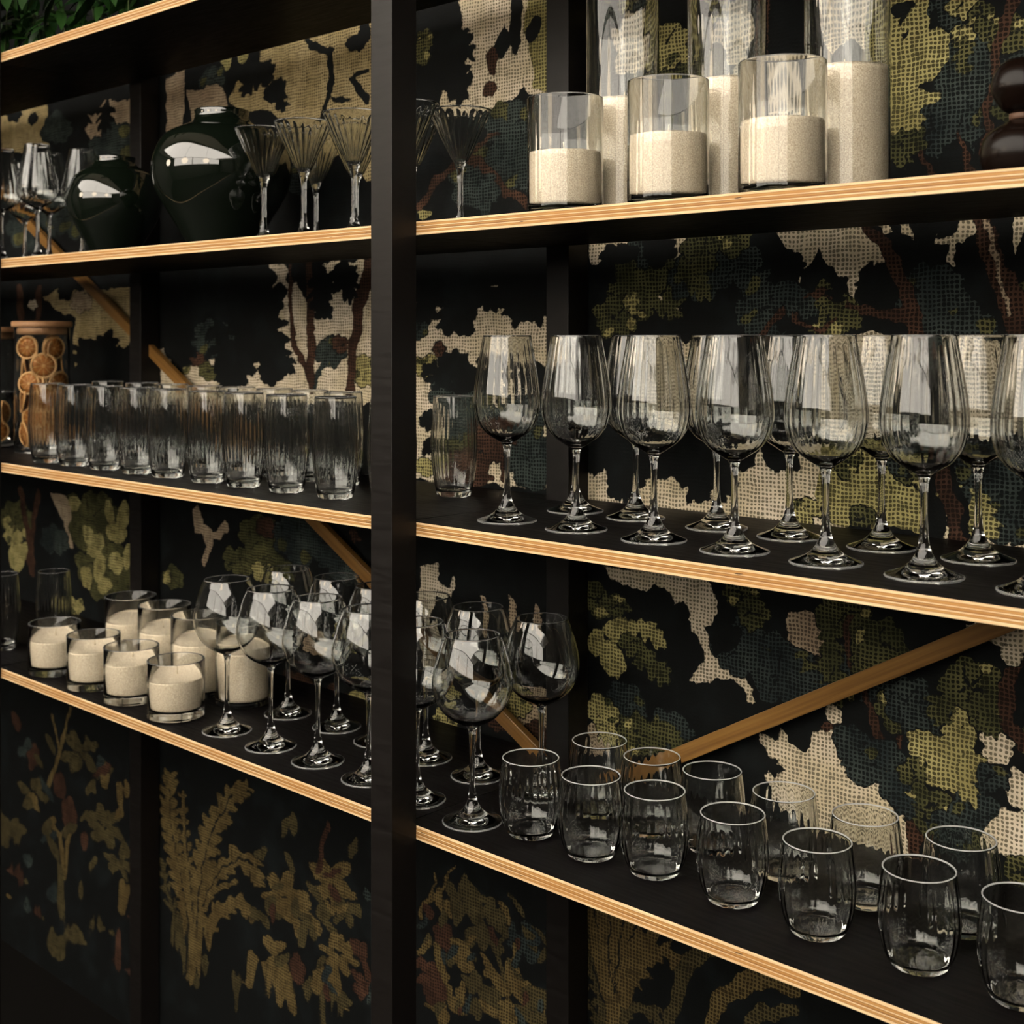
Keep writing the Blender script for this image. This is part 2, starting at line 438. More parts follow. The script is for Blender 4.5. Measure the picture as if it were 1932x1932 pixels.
('c','yellow',-0.8369,1.1894,0.0204,0.018,7),
('c','olive',-0.6997,1.2471,0.0181,0.0169,7),
('c','slate',-0.7127,1.2644,0.0235,0.0218,8),
('c','slate',-0.6805,1.2783,0.0279,0.0263,9),
('c','olive',-0.7628,1.1899,0.015,0.0137,7),
('c','yellow',-0.6432,1.2276,0.0245,0.0235,8),
('c','yellow',-0.619,1.2063,0.0263,0.0256,8),
('c','slate',-0.613,1.2474,0.0357,0.0347,8),
('c','slate',-0.5837,1.2039,0.0289,0.0285,8),
('t','brown',[(-0.6711,1.2789,0.0104),(-0.6604,1.244,0.0109),(-0.6524,1.2091,0.0115),(-0.6419,1.1749,0.0132)]),
('t','dark',[(-0.6542,1.2562,0.0036),(-0.6444,1.2216,0.0042),(-0.6334,1.1816,0.0054)]),
('p','cream',[(-1.5325,1.0417),(-1.4827,1.0493),(-1.4899,1.027),(-1.4614,1.0159),(-1.4544,1.0347),(-1.4497,1.0207),(-1.4614,0.994),(-1.4923,1.002),(-1.502,0.9512),(-1.5325,0.9466)]),
('p','tan',[(-1.3924,1.0122),(-1.3835,1.0055),(-1.3724,0.9849),(-1.3768,0.9527),(-1.388,0.9589),(-1.3902,0.9903)]),
('p','tan',[(-1.3331,1.025),(-1.3245,1.0183),(-1.3139,0.9981),(-1.3181,0.9665),(-1.3288,0.9726),(-1.3309,1.0034)]),
('p','tan',[(-1.2886,1.0202),(-1.2803,1.0137),(-1.27,0.9938),(-1.2741,0.9627),(-1.2844,0.9687),(-1.2865,0.999)]),
('p','cream',[(-1.5288,0.9471),(-1.4804,0.9626),(-1.4567,0.9255),(-1.4685,0.8664),(-1.5166,0.8494)]),
('c','yellow',-1.4626,0.8512,0.0259,0.0179,7),
('c','yellow',-1.4685,0.8093,0.026,0.018,7),
('p','tan',[(-1.3461,0.8808),(-1.2907,0.8833),(-1.2526,0.8829),(-1.2526,0.8034),(-1.3064,0.8032),(-1.3493,0.8175),(-1.3658,0.8417)]),
('c','yellow',-1.3224,0.8619,0.0278,0.0202,7),
('c','brown',-1.2803,0.8241,0.0249,0.0183,6),
('c','brown',-1.3548,0.8242,0.0197,0.0141,6),
('c','olive',-1.1689,1.0381,0.0324,0.0249,8),
('c','olive',-1.1332,1.0358,0.0204,0.0159,7),
('e','yellow',-1.128,1.002,0.0274,0.019,-3.02),
('e','yellow',-1.139,0.958,0.0262,0.0228,2.43),
('e','yellow',-1.167,0.975,0.0195,0.0168,1.07),
('c','olive',-1.0921,0.9881,0.0306,0.0242,8),
('c','olive',-1.0769,0.953,0.0302,0.0241,9),
('c','slate',-1.0178,1.0588,0.0339,0.0277,9),
('p','cream',[(-1.1519,1.0856),(-0.9844,1.0941),(-0.9663,1.0591),(-0.9778,1.0303),(-0.9502,1.0109),(-0.9326,0.9783),(-0.9076,0.9417),(-0.9216,0.935),(-0.9311,0.9572),(-0.9502,0.9672),(-0.9844,0.9542),(-1.0094,0.94),(-1.0161,0.9471),(-1.0043,0.9644),(-0.9877,0.981),(-0.9976,1.0101),(-1.0246,1.0371),(-1.0786,1.0611),(-1.1425,1.0708)]),
('c','dark',-1.061,1.0247,0.0579,0.0464,12),
('c','dark',-1.0349,0.9903,0.0516,0.0418,12),
('c','dark',-1.0786,0.923,0.057,0.0453,12),
('c','dark',-1.0178,0.9136,0.0509,0.0415,12),
('c','slate',-1.1147,0.9019,0.0366,0.0287,8),
('c','slate',-1.0349,0.8755,0.043,0.0348,9),
('c','olive',-0.9319,1.0772,0.0269,0.0227,8),
('c','slate',-0.9319,1.0071,0.0474,0.0401,10),
('c','dark',-0.9558,1.0201,0.0274,0.0229,9),
('c','olive',-0.9123,1.0534,0.0233,0.0199,7),
('c','tan',-0.8333,1.0425,0.0349,0.0307,9),
('c','olive',-0.787,1.0716,0.0349,0.0314,9),
('c','slate',-0.874,0.9873,0.0527,0.0456,10),
('c','olive',-0.8081,0.9862,0.0356,0.0317,9),
('c','slate',-0.7526,1.0086,0.0406,0.0371,9),
('c','olive',-0.7392,1.0417,0.0334,0.0307,8),
('c','dark',-0.9358,0.9095,0.0444,0.0374,12),
('c','dark',-0.9279,0.8645,0.0441,0.0373,12),
('c','dark',-0.972,0.8682,0.0409,0.0339,12),
('c','yellow',-1.1566,0.8828,0.0284,0.0219,8),
('c','tan',-1.1708,0.8397,0.0287,0.022,7),
('c','olive',-1.0921,0.8635,0.0396,0.0313,9),
('c','yellow',-1.1425,0.8529,0.0224,0.0174,7),
('t','brown',[(-0.78,1.0663,0.004),(-0.7766,1.0107,0.0039),(-0.7526,0.9654,0.0039),(-0.7425,0.9366,0.0045),(-0.7193,0.9202,0.0044),(-0.718,0.9539,0.0038),(-0.7226,0.9834,0.0038)]),
('t','brown',[(-0.8081,0.9324,0.004),(-0.7662,0.9379,0.0039)]),
('p','cream',[(-0.903,0.9017),(-0.8755,0.9075),(-0.871,0.9201),(-0.862,0.9038),(-0.8413,0.9018),(-0.8253,0.9244),(-0.7828,0.9344),(-0.7717,0.9056),(-0.7759,0.8797),(-0.7567,0.8767),(-0.7526,0.8863),(-0.7392,0.8759),(-0.7232,0.876),(-0.7193,0.8502),(-0.7023,0.8514),(-0.692,0.821),(-0.6869,0.7983),(-0.78,0.7974),(-0.8369,0.8078),(-0.874,0.8179),(-0.8968,0.8583),(-0.8846,0.8742)]),
('c','slate',-0.7717,0.918,0.0276,0.0249,9),
('c','slate',-0.7594,0.8959,0.0232,0.0211,8),
('c','slate',-0.7127,0.8882,0.0327,0.0303,9),
('c','slate',-0.7392,0.9127,0.0268,0.0246,8),
('c','olive',-0.7193,0.9719,0.0289,0.0268,8),
('c','slate',-0.6997,0.9817,0.0323,0.0302,8),
('c','cream',-0.7975,0.9503,0.0113,0.0101,6),
('c','slate',-0.6742,0.9568,0.0441,0.0417,10),
('c','olive',-0.631,1.0125,0.0363,0.035,10),
('c','olive',-0.613,0.9869,0.0238,0.0232,9),
('c','yellow',-0.6869,0.9374,0.0217,0.0204,8),
('c','yellow',-0.6481,0.9634,0.0209,0.02,8),
('c','yellow',-0.6371,0.9294,0.0256,0.0246,9),
('c','yellow',-0.6648,0.9143,0.0225,0.0214,8),
('c','olive',-0.6933,0.9048,0.018,0.0168,7),
('c','yellow',-0.634,0.8979,0.0206,0.0199,8),
('c','cream',-0.6012,0.9546,0.0188,0.0184,8),
('c','cream',-0.5768,0.9144,0.0207,0.0205,8),
('c','olive',-0.6805,0.8659,0.0317,0.0299,8),
('c','slate',-0.625,0.868,0.0361,0.0349,8),
('c','slate',-0.6071,0.9187,0.0177,0.0173,7),
('t','brown',[(-0.5808,1.0559,0.0069),(-0.5924,1.0196,0.0075),(-0.5895,0.9858,0.0075),(-0.575,0.9603,0.0069)]),
('p','cream',[(-0.6083,0.8751),(-0.5982,0.8892),(-0.5636,0.8892),(-0.5636,0.8214),(-0.5837,0.8328),(-0.6012,0.8366),(-0.6118,0.8482)]),
('c','olive',-0.575,0.8238,0.0149,0.0148,6),
('t','brown',[(-0.6984,0.8433,0.0062),(-0.6933,0.7966,0.0081)]),
('c','slate',-0.6555,0.8425,0.0272,0.026,8),
('c','cream',-0.5895,1.0573,0.0128,0.0126,7),
('p','gold',[(-1.9502,1.9383),(-1.6176,1.9289),(-1.6176,1.6544),(-1.6573,1.6533),(-1.6952,1.6959),(-1.7145,1.6579),(-1.7426,1.7003),(-1.7826,1.677),(-1.8326,1.7455),(-1.9028,1.795),(-1.9695,1.8123),(-2.0188,1.8095),(-2.0525,1.8369),(-2.0155,1.8711),(-1.976,1.8514),(-1.9534,1.8836)]),
('c','dark',-1.9502,1.8718,0.0416,0.0247,9),
('c','dark',-1.9028,1.8371,0.0343,0.0206,8),
('t','dark',[(-1.7539,1.8895,0.0058),(-1.7468,1.8348,0.0081),(-1.7653,1.7924,0.0058),(-1.7826,1.7628,0.0071)]),
('t','dark',[(-1.8192,1.9177,0.0072),(-1.7826,1.8893,0.0071),(-1.7468,1.8866,0.0058)]),
('c','dark',-1.6843,1.8877,0.0273,0.0175,8),
('e','dark',-1.657,1.901,0.0209,0.0134,1.57),
('e','dark',-1.726,1.801,0.0297,0.0046,2.92),
('t','dark',[(-1.6573,1.8401,0.005),(-1.698,1.8282,0.0051),(-1.6573,1.788,0.0066)]),
('p','tan',[(-2.2612,1.9043),(-2.1993,1.9112),(-2.1993,1.8246),(-2.2272,1.7764),(-2.2612,1.7695)]),
('e','yellow',-2.058,1.911,0.0176,0.017,1.57),
('e','yellow',-2.007,1.918,0.0213,0.0166,1.57),
('c','slate',-2.1007,1.8826,0.0454,0.0258,8),
('c','dark',-1.7257,1.681,0.042,0.0266,8),
('c','slate',-1.8416,1.6728,0.0451,0.0276,8),
('p','tan',[(-2.1901,1.8743),(-2.0661,1.8681),(-2.0491,1.8121),(-2.1094,1.8142),(-2.1719,1.8113)]),
('p','gold',[(-2.9684,1.9443),(-2.7432,1.9167),(-2.7335,1.8163),(-2.8124,1.83),(-2.8632,1.817),(-2.9684,1.8395)]),
('c','dark',-2.902,1.9119,0.0366,0.017,6),
('c','dark',-2.8124,1.8895,0.0251,0.0119,6),
('c','slate',-2.7023,1.8595,0.0715,0.0348,7),
('c','dark',-2.5978,1.9045,0.0815,0.0407,8),
('p','tan',[(-2.5978,1.865),(-2.5309,1.874),(-2.4983,1.8922),(-2.4347,1.8843),(-2.3832,1.8833),(-2.3832,1.8351),(-2.4078,1.8056),(-2.4347,1.8301),(-2.4769,1.8073),(-2.5091,1.8217),(-2.5309,1.8018),(-2.5641,1.8275)]),
('c','slate',-2.4663,1.7898,0.106,0.0547,8),
('c','slate',-2.8124,1.6575,0.1255,0.0595,8),
('c','brown',-2.8632,1.7087,0.0514,0.0241,6),
('c','slate',-2.6205,1.6687,0.1145,0.0568,8),
('p','cream',[(-1.9263,1.5288),(-1.6176,1.5257),(-1.6176,1.2941),(-2.2842,1.2712),(-2.2842,1.3755),(-2.2272,1.3861),(-2.1719,1.3813),(-2.1502,1.3462),(-2.1007,1.3568),(-1.9028,1.378)]),
('c','dark',-2.0833,1.436,0.1383,0.079,12),
('c','dark',-1.9825,1.4734,0.1142,0.0671,12),
('c','dark',-1.9502,1.3872,0.0705,0.0418,10),
('c','dark',-2.0322,1.3382,0.0672,0.0389,10),
('c','dark',-2.1993,1.3964,0.0922,0.051,10),
('c','slate',-2.1007,1.3965,0.0698,0.0397,8),
('c','dark',-1.9184,1.3402,0.0409,0.0245,8),
('c','dark',-2.246,1.479,0.0756,0.0413,9),
('c','dark',-1.7826,1.4872,0.0522,0.0325,9),
('c','dark',-1.7711,1.4419,0.0259,0.0162,8),
('c','slate',-1.7539,1.3745,0.0399,0.0251,8),
('c','brown',-1.7257,1.388,0.0224,0.0142,7),
('c','dark',-1.8192,1.5156,0.0593,0.0366,9),
('c','dark',-1.7118,1.503,0.036,0.023,8),
('c','yellow',-1.6573,1.3448,0.0402,0.0261,7),
('t','brown',[(-1.8643,1.5264,0.0055),(-1.8643,1.4616,0.0061),(-1.8537,1.3968,0.0067),(-1.8119,1.333,0.0078)]),
('t','brown',[(-1.8089,1.5243,0.0107),(-1.806,1.4332,0.0107),(-1.803,1.315,0.0107)]),
('t','brown',[(-1.6506,1.5184,0.0143),(-1.6761,1.4494,0.0134),(-1.6925,1.3794,0.0124),(-1.698,1.3089,0.0124)]),
('t','slate',[(-1.7972,1.3151,0.0053),(-1.7682,1.3519,0.0053),(-1.7511,1.3745,0.0052)]),
('c','brown',-2.1538,1.3562,0.0288,0.0161,6),
('c','yellow',-2.2086,1.3453,0.0296,0.0164,6),
('c','olive',-2.1182,1.3367,0.0282,0.0159,6),
('p','gold',[(-2.7627,1.4899),(-2.6904,1.5057),(-2.6205,1.4983),(-2.5641,1.5025),(-2.3832,1.4979),(-2.3832,1.3963),(-2.4139,1.3531),(-2.4876,1.3962),(-2.5752,1.3961),(-2.6205,1.3051),(-2.632,1.396),(-2.6205,1.4415),(-2.7143,1.4657)]),
('c','dark',-2.5641,1.3681,0.049,0.0247,9),
('c','dark',-2.4983,1.352,0.0862,0.0441,11),
('c','dark',-2.4139,1.3531,0.062,0.0324,10),
('c','dark',-2.6669,1.4994,0.0328,0.0161,6),
('c','dark',-2.5091,1.2967,0.13,0.0663,10),
('c','tan',-2.5978,1.4751,0.0408,0.0203,6),
('t','brown',[(-2.876,1.5105,0.0133),(-2.8683,1.444,0.0132)]),
('t','brown',[(-2.7824,1.5081,0.011),(-2.7874,1.4432,0.011)]),
('c','cream',-2.8124,1.4732,0.0201,0.0095,5),
('c','olive',-2.889,0.9841,0.0884,0.0412,8),
('c','yellow',-2.9099,0.9456,0.0473,0.0219,7),
('c','olive',-2.553,1.0161,0.1329,0.0671,9),
('c','olive',-2.4876,0.9124,0.1286,0.066,9),
('e','yellow',-2.42,1.04,0.0325,0.0215,0.77),
('e','yellow',-2.477,1.037,0.028,0.018,2.09),
('e','yellow',-2.441,1.0,0.0293,0.0239,0.0),
('e','yellow',-2.535,0.962,0.0396,0.0207,0.39),
('e','yellow',-2.52,0.92,0.0355,0.0225,1.06),
('e','yellow',-2.454,0.936,0.0316,0.0218,0.0),
('e','yellow',-2.404,0.955,0.0263,0.0182,1.29),
('e','yellow',-2.575,0.89,0.0247,0.0224,1.57),
('e','yellow',-2.496,0.884,0.0299,0.0191,-2.73),
('e','yellow',-2.564,0.981,0.0288,0.0174,2.56),
('e','yellow',-2.889,0.899,0.0364,0.0363,0.0),
('e','yellow',-2.85,0.916,0.037,0.0199,0.65),
('t','brown',[(-2.8683,1.0463,0.0132),(-2.8376,0.9651,0.0112),(-2.8124,0.8725,0.0148)]),
('t','brown',[(-2.7874,1.0529,0.011),(-2.8124,0.9676,0.0092),(-2.8275,0.8945,0.013)]),
('p','tan',[(-2.7263,1.0521),(-2.6552,1.058),(-2.632,1.0086),(-2.6482,0.9842),(-2.6205,0.9415),(-2.6482,0.9441),(-2.6669,0.9938),(-2.7023,1.0251)]),
('c','slate',-2.7143,0.9543,0.0623,0.0302,7),
('c','yellow',-2.6205,0.8279,0.0366,0.0182,7),
('p','tan',[(-2.1683,1.073),(-2.1502,1.0847),(-2.1359,1.0509),(-2.1007,1.0345),(-2.0576,1.0585),(-2.0457,1.045),(-2.0747,1.0223),(-2.1007,1.0245),(-2.1042,0.9944),(-2.127,0.9618),(-2.1395,0.9753),(-2.1217,1.0074),(-2.1395,1.0255),(-2.1646,1.0279)]),
('c','olive',-1.9502,1.0356,0.0737,0.0437,9),
('c','olive',-2.0155,0.9899,0.0499,0.029,8),
('c','olive',-1.9028,0.9844,0.0467,0.0281,8),
('c','slate',-1.8416,1.0472,0.0751,0.046,8),
('c','olive',-2.2366,0.933,0.0339,0.0185,6),
('c','brown',-1.9342,1.0609,0.0254,0.0151,6),
('c','slate',-1.7257,1.024,0.0559,0.0355,8),
('c','brown',-1.6843,1.0727,0.0136,0.0088,6),
('c','yellow',-1.9502,0.9786,0.0288,0.0171,6),
('c','brown',-1.7397,0.7815,0.0423,0.0268,6),
('c','yellow',-1.6707,0.7948,0.0351,0.0227,6),
('c','brown',-1.8416,0.7987,0.039,0.0239,6),
('c','yellow',-1.698,0.904,0.0412,0.0264,7),
('c','tan',-1.7972,0.8703,0.038,0.0236,7),
('e','dark',-1.461,1.442,0.0368,0.0137,-1.71),
('e','dark',-1.472,1.462,0.0191,0.0067,-2.9),
('e','dark',-1.446,1.459,0.0181,0.0069,2.78),
('e','dark',-1.476,1.441,0.0221,0.007,-2.76),
('e','dark',-1.447,1.439,0.0206,0.0073,2.62),
('e','dark',-1.474,1.423,0.0176,0.0073,-2.65),
('e','dark',-1.454,1.422,0.0164,0.0077,2.51),
('e','dark',-1.465,1.411,0.0104,0.0089,-1.89),
('e','dark',-1.382,1.465,0.0355,0.0103,2.28),
('e','dark',-1.404,1.475,0.0137,0.0069,-2.41),
('e','dark',-1.384,1.483,0.0166,0.0056,-3.12),
('e','dark',-1.392,1.459,0.0153,0.0073,-2.16),
('e','dark',-1.371,1.467,0.0197,0.0056,3.05),
('e','dark',-1.378,1.447,0.0121,0.0076,-1.95),
('e','dark',-1.363,1.453,0.016,0.0057,2.94),
('e','dark',-1.364,1.442,0.0102,0.0065,2.48),
('e','dark',-1.519,1.457,0.0356,0.0119,-2.1),
('e','dark',-1.522,1.476,0.0182,0.0059,-3.06),
('e','dark',-1.499,1.47,0.0154,0.0068,2.59),
('e','dark',-1.532,1.459,0.0215,0.006,-2.95),
('e','dark',-1.507,1.452,0.0172,0.0073,2.39),
('e','dark',-1.537,1.443,0.0174,0.0062,-2.85),
('e','dark',-1.519,1.438,0.0136,0.0078,2.25),
('e','dark',-1.533,1.431,0.0104,0.0075,-2.39),
('e','dark',-1.315,1.454,0.0373,0.0129,-1.82),
('e','dark',-1.323,1.474,0.0185,0.0066,-2.94),
('e','dark',-1.298,1.47,0.017,0.007,2.69),
('e','dark',-1.329,1.454,0.0216,0.0068,-2.8),
('e','dark',-1.302,1.45,0.0194,0.0074,2.51),
('e','dark',-1.33,1.436,0.0174,0.0071,-2.69),
('e','dark',-1.31,1.433,0.0155,0.0078,2.38),
('e','dark',-1.323,1.424,0.0106,0.0084,-2.01),
('e','dark',-1.26,1.458,0.0338,0.0108,2.05),
('e','dark',-1.278,1.471,0.0143,0.0065,-2.54),
('e','dark',-1.257,1.476,0.016,0.0057,3.05),
('e','dark',-1.271,1.454,0.0162,0.0069,-2.33),
('e','dark',-1.248,1.459,0.0188,0.0058,2.92),
('e','dark',-1.26,1.44,0.0128,0.0072,-2.17),
('e','dark',-1.245,1.444,0.0152,0.0059,2.81),
('e','dark',-1.248,1.432,0.0096,0.0068,2.24),
('e','dark',-1.351,1.466,0.029,0.0094,-2.06),
('e','dark',-1.354,1.481,0.0142,0.0049,-3.05),
('e','dark',-1.336,1.476,0.0122,0.0055,2.55),
('e','dark',-1.362,1.467,0.0168,0.005,-2.93),
('e','dark',-1.342,1.461,0.0138,0.0059,2.35),
('e','dark',-1.365,1.454,0.0136,0.0051,-2.82),
('e','dark',-1.352,1.45,0.011,0.0062,2.2),
('e','dark',-1.362,1.444,0.0084,0.006,-2.3),
('e','dark',-1.444,1.34,0.0407,0.0151,1.71),
('e','dark',-1.427,1.321,0.0199,0.0076,-2.77),
('e','dark',-1.456,1.319,0.021,0.0074,2.89),
('e','dark',-1.429,1.344,0.0227,0.008,-2.62),
('e','dark',-1.46,1.341,0.0243,0.0077,2.76),
('e','dark',-1.436,1.363,0.018,0.0085,-2.5),
('e','dark',-1.458,1.361,0.0193,0.0081,2.65),
('e','dark',-1.449,1.374,0.0115,0.0098,1.88),
('e','dark',-1.489,1.337,0.035,0.009,2.48),
('e','dark',-1.468,1.331,0.0116,0.0067,-2.23),
('e','dark',-1.484,1.321,0.0154,0.0051,-3.02),
('e','dark',-1.482,1.343,0.0132,0.0071,-1.94),
('e','dark',-1.5,1.333,0.0189,0.0051,-3.12),
('e','dark',-1.498,1.352,0.0107,0.0074,-1.65),
('e','dark',-1.51,1.345,0.0158,0.0051,3.06),
('e','dark',-1.512,1.355,0.0103,0.0057,2.65),
('e','dark',-1.369,1.341,0.0397,0.0116,-2.28),
('e','dark',-1.37,1.321,0.0185,0.0063,3.12),
('e','dark',-1.392,1.33,0.0153,0.0077,2.41),
('e','dark',-1.356,1.338,0.0219,0.0062,-3.05),
('e','dark',-1.379,1.347,0.0171,0.0082,2.16),
('e','dark',-1.347,1.355,0.0178,0.0063,-2.94),
('e','dark',-1.364,1.361,0.0135,0.0085,1.95),
('e','dark',-1.348,1.367,0.0113,0.0072,-2.47),
('e','dark',-1.294,1.332,0.035,0.0121,1.82),
('e','dark',-1.278,1.316,0.0159,0.0066,-2.68),
('e','dark',-1.301,1.313,0.0173,0.0062,2.94),
('e','dark',-1.281,1.335,0.0182,0.0069,-2.51),
('e','dark',-1.307,1.331,0.0202,0.0064,2.8),
('e','dark',-1.289,1.351,0.0145,0.0073,-2.37),
('e','dark',-1.307,1.348,0.0162,0.0067,2.69),
('e','dark',-1.301,1.36,0.0099,0.0079,2.0),
('e','dark',-1.448,1.791,0.0371,0.0134,1.84),
('e','dark',-1.465,1.81,0.0179,0.0071,-2.72),
('e','dark',-1.439,1.809,0.019,0.0065,2.95),
('e','dark',-1.461,1.789,0.0202,0.0076,-2.55),
('e','dark',-1.433,1.789,0.0219,0.0067,2.82),
('e','dark',-1.453,1.771,0.0158,0.008,-2.42),
('e','dark',-1.433,1.771,0.0176,0.007,2.71),
('e','dark',-1.44,1.76,0.0105,0.0086,2.09),
('e','dark',-1.444,1.846,0.0414,0.0095,2.63),
('e','dark',-1.47,1.854,0.0126,0.0081,-1.98),
('e','dark',-1.455,1.864,0.0169,0.0059,-2.91),
('e','dark',-1.451,1.839,0.0145,0.0082,-1.63),
('e','dark',-1.434,1.85,0.0204,0.0057,-3.01),
('e','dark',-1.431,1.828,0.0122,0.008,1.85),
('e','dark',-1.42,1.836,0.017,0.0057,-3.12),
('e','dark',-1.415,1.824,0.0116,0.006,2.74),
('e','dark',-1.439,1.858,0.0247,0.0089,-1.84),
('e','dark',-1.445,1.872,0.0127,0.0044,-2.95),
('e','dark',-1.428,1.867,0.0117,0.0047,2.71),
('e','dark',-1.449,1.86,0.0148,0.0045,-2.82),
('e','dark',-1.43,1.855,0.0132,0.005,2.54),
('e','dark',-1.449,1.848,0.0118,0.0047,-2.71),
('e','dark',-1.436,1.844,0.0105,0.0053,2.42),
('e','dark',-1.445,1.839,0.007,0.0057,-2.09),
('e','dark',-1.003,1.216,0.0312,0.0097,1.79),
('e','dark',-1.016,1.229,0.0133,0.0058,-2.62),
('e','dark',-0.997,1.233,0.0138,0.0055,2.9),
('e','dark',-1.013,1.212,0.0154,0.006,-2.44),
('e','dark',-0.992,1.217,0.0161,0.0056,2.75),
('e','dark',-1.006,1.198,0.0124,0.0062,-2.28),
('e','dark',-0.992,1.202,0.0131,0.0058,2.62),
('e','dark',-0.997,1.191,0.0087,0.0063,1.86),
('e','dark',-0.955,1.224,0.0321,0.0099,-1.68),
('e','dark',-0.963,1.24,0.014,0.0058,-2.83),
('e','dark',-0.944,1.24,0.0135,0.0059,2.68),
('e','dark',-0.966,1.223,0.0165,0.0059,-2.67),
('e','dark',-0.945,1.223,0.0158,0.006,2.51),
('e','dark',-0.964,1.207,0.0133,0.0061,-2.53),
('e','dark',-0.95,1.207,0.0128,0.0062,2.36),
('e','dark',-0.958,1.197,0.009,0.0065,-1.71),
('e','dark',-0.986,1.221,0.0275,0.0085,-1.79),
('e','dark',-0.991,1.235,0.0122,0.0049,-2.9),
('e','dark',-0.975,1.234,0.0115,0.0051,2.61),
('e','dark',-0.995,1.22,0.0144,0.005,-2.75),
('e','dark',-0.977,1.218,0.0134,0.0052,2.43),
('e','dark',-0.995,1.206,0.0117,0.0051,-2.62),
('e','dark',-0.983,1.206,0.0108,0.0054,2.28),
('e','dark',-0.991,1.198,0.0077,0.0056,-1.85),
('e','dark',-0.873,1.255,0.0228,0.0068,-1.67),
('e','dark',-0.878,1.266,0.0097,0.0041,-2.81),
('e','dark',-0.865,1.266,0.0094,0.0041,2.66),
('e','dark',-0.88,1.253,0.0114,0.0042,-2.65),
('e','dark',-0.866,1.253,0.011,0.0042,2.49),
('e','dark',-0.879,1.242,0.0093,0.0043,-2.5),
('e','dark',-0.869,1.242,0.009,0.0044,2.33),
('e','dark',-0.874,1.235,0.0064,0.0045,-1.7),
('e','dark',-1.111,1.201,0.0253,0.0082,-1.8),
('e','dark',-1.116,1.214,0.0117,0.0045,-2.92),
('e','dark',-1.1,1.213,0.011,0.0047,2.64),
('e','dark',-1.12,1.2,0.0138,0.0046,-2.77),
('e','dark',-1.103,1.199,0.0127,0.0049,2.47),
('e','dark',-1.12,1.188,0.0111,0.0048,-2.65),
('e','dark',-1.108,1.187,0.0102,0.0051,2.32),
('e','dark',-1.116,1.179,0.0071,0.0054,-1.9),
('e','dark',-1.128,1.203,0.0219,0.0071,1.8),
('e','dark',-1.138,1.212,0.0097,0.0041,-2.65),
('e','dark',-1.124,1.215,0.0101,0.0039,2.92),
('e','dark',-1.136,1.2,0.0111,0.0043,-2.47),
('e','dark',-1.121,1.203,0.0118,0.004,2.77),
('e','dark',-1.131,1.191,0.0088,0.0045,-2.33),
('e','dark',-1.121,1.193,0.0095,0.0041,2.65),
('e','dark',-1.124,1.185,0.0061,0.0046,1.91),
('e','dark',-0.869,1.484,0.0265,0.0076,-1.98),
('e','dark',-0.871,1.498,0.0112,0.0046,-3.03),
('e','dark',-0.857,1.493,0.0103,0.0049,2.41),
('e','dark',-0.877,1.485,0.0133,0.0046,-2.88),
('e','dark',-0.862,1.48,0.0121,0.005,2.22),
('e','dark',-0.88,1.473,0.011,0.0047,-2.74),
('e','dark',-0.869,1.469,0.0099,0.0052,2.04),
('e','dark',-0.878,1.464,0.0075,0.005,-2.05),
('e','dark',-0.797,1.458,0.0221,0.0064,1.77),
('e','dark',-0.805,1.468,0.0089,0.004,-2.56),
('e','dark',-0.793,1.47,0.0091,0.0039,2.87),
('e','dark',-0.803,1.456,0.0104,0.0041,-2.38),
('e','dark',-0.79,1.458,0.0107,0.004,2.71),
('e','dark',-0.799,1.446,0.0085,0.0042,-2.21),
('e','dark',-0.79,1.447,0.0088,0.004,2.56),
('e','dark',-0.793,1.44,0.0062,0.0042,1.8),
('e','dark',-0.757,1.463,0.0217,0.0062,-1.76),
('e','dark',-0.761,1.475,0.0088,0.0038,-2.87),
('e','dark',-0.749,1.473,0.0085,0.0039,2.54),
('e','dark',-0.763,1.463,0.0105,0.0039,-2.7),
('e','dark',-0.751,1.461,0.0101,0.004,2.37),
('e','dark',-0.763,1.453,0.0086,0.004,-2.55),
('e','dark',-0.754,1.451,0.0083,0.0041,2.2),
('e','dark',-0.76,1.445,0.0061,0.004,-1.79),
('e','dark',-2.067,1.383,0.0559,0.0237,1.91),
('e','dark',-2.099,1.407,0.0315,0.0109,-2.81),
('e','dark',-2.052,1.412,0.0338,0.0097,2.99),
('e','dark',-2.091,1.377,0.0346,0.0118,-2.66),
('e','dark',-2.041,1.383,0.0386,0.0101,2.88),
('e','dark',-2.076,1.352,0.0266,0.0126,-2.57),
('e','dark',-2.04,1.356,0.0306,0.0107,2.8),
('e','dark',-2.053,1.338,0.0171,0.014,2.59),
('e','dark',-1.934,1.423,0.0692,0.0203,2.39),
('e','dark',-1.98,1.441,0.0277,0.0133,-2.55),
('e','dark',-1.937,1.455,0.0355,0.01,-3.12),
('e','dark',-1.954,1.413,0.0294,0.0147,-2.31),
('e','dark',-1.909,1.428,0.0417,0.01,3.07),
('e','dark',-1.925,1.392,0.0224,0.0156,-2.14),
('e','dark',-1.893,1.402,0.0337,0.0101,2.98),
('e','dark',-1.895,1.382,0.0204,0.0122,2.65),
('e','dark',-1.894,1.368,0.0495,0.0122,2.55),
('e','dark',-1.926,1.376,0.0164,0.0095,-2.38),
('e','dark',-1.902,1.389,0.0229,0.0067,-3.03),
('e','dark',-1.905,1.36,0.0176,0.0104,-2.03),
('e','dark',-1.879,1.373,0.0274,0.0066,-3.12),
('e','dark',-1.882,1.348,0.0139,0.0108,-1.68),
('e','dark',-1.864,1.358,0.0225,0.0066,3.07),
('e','dark',-1.861,1.345,0.0144,0.0075,2.73),
('e','dark',-2.207,1.381,0.0464,0.0214,-1.76),
('e','dark',-2.224,1.405,0.0298,0.0085,-2.95),
('e','dark',-2.182,1.403,0.0278,0.0088,2.86),
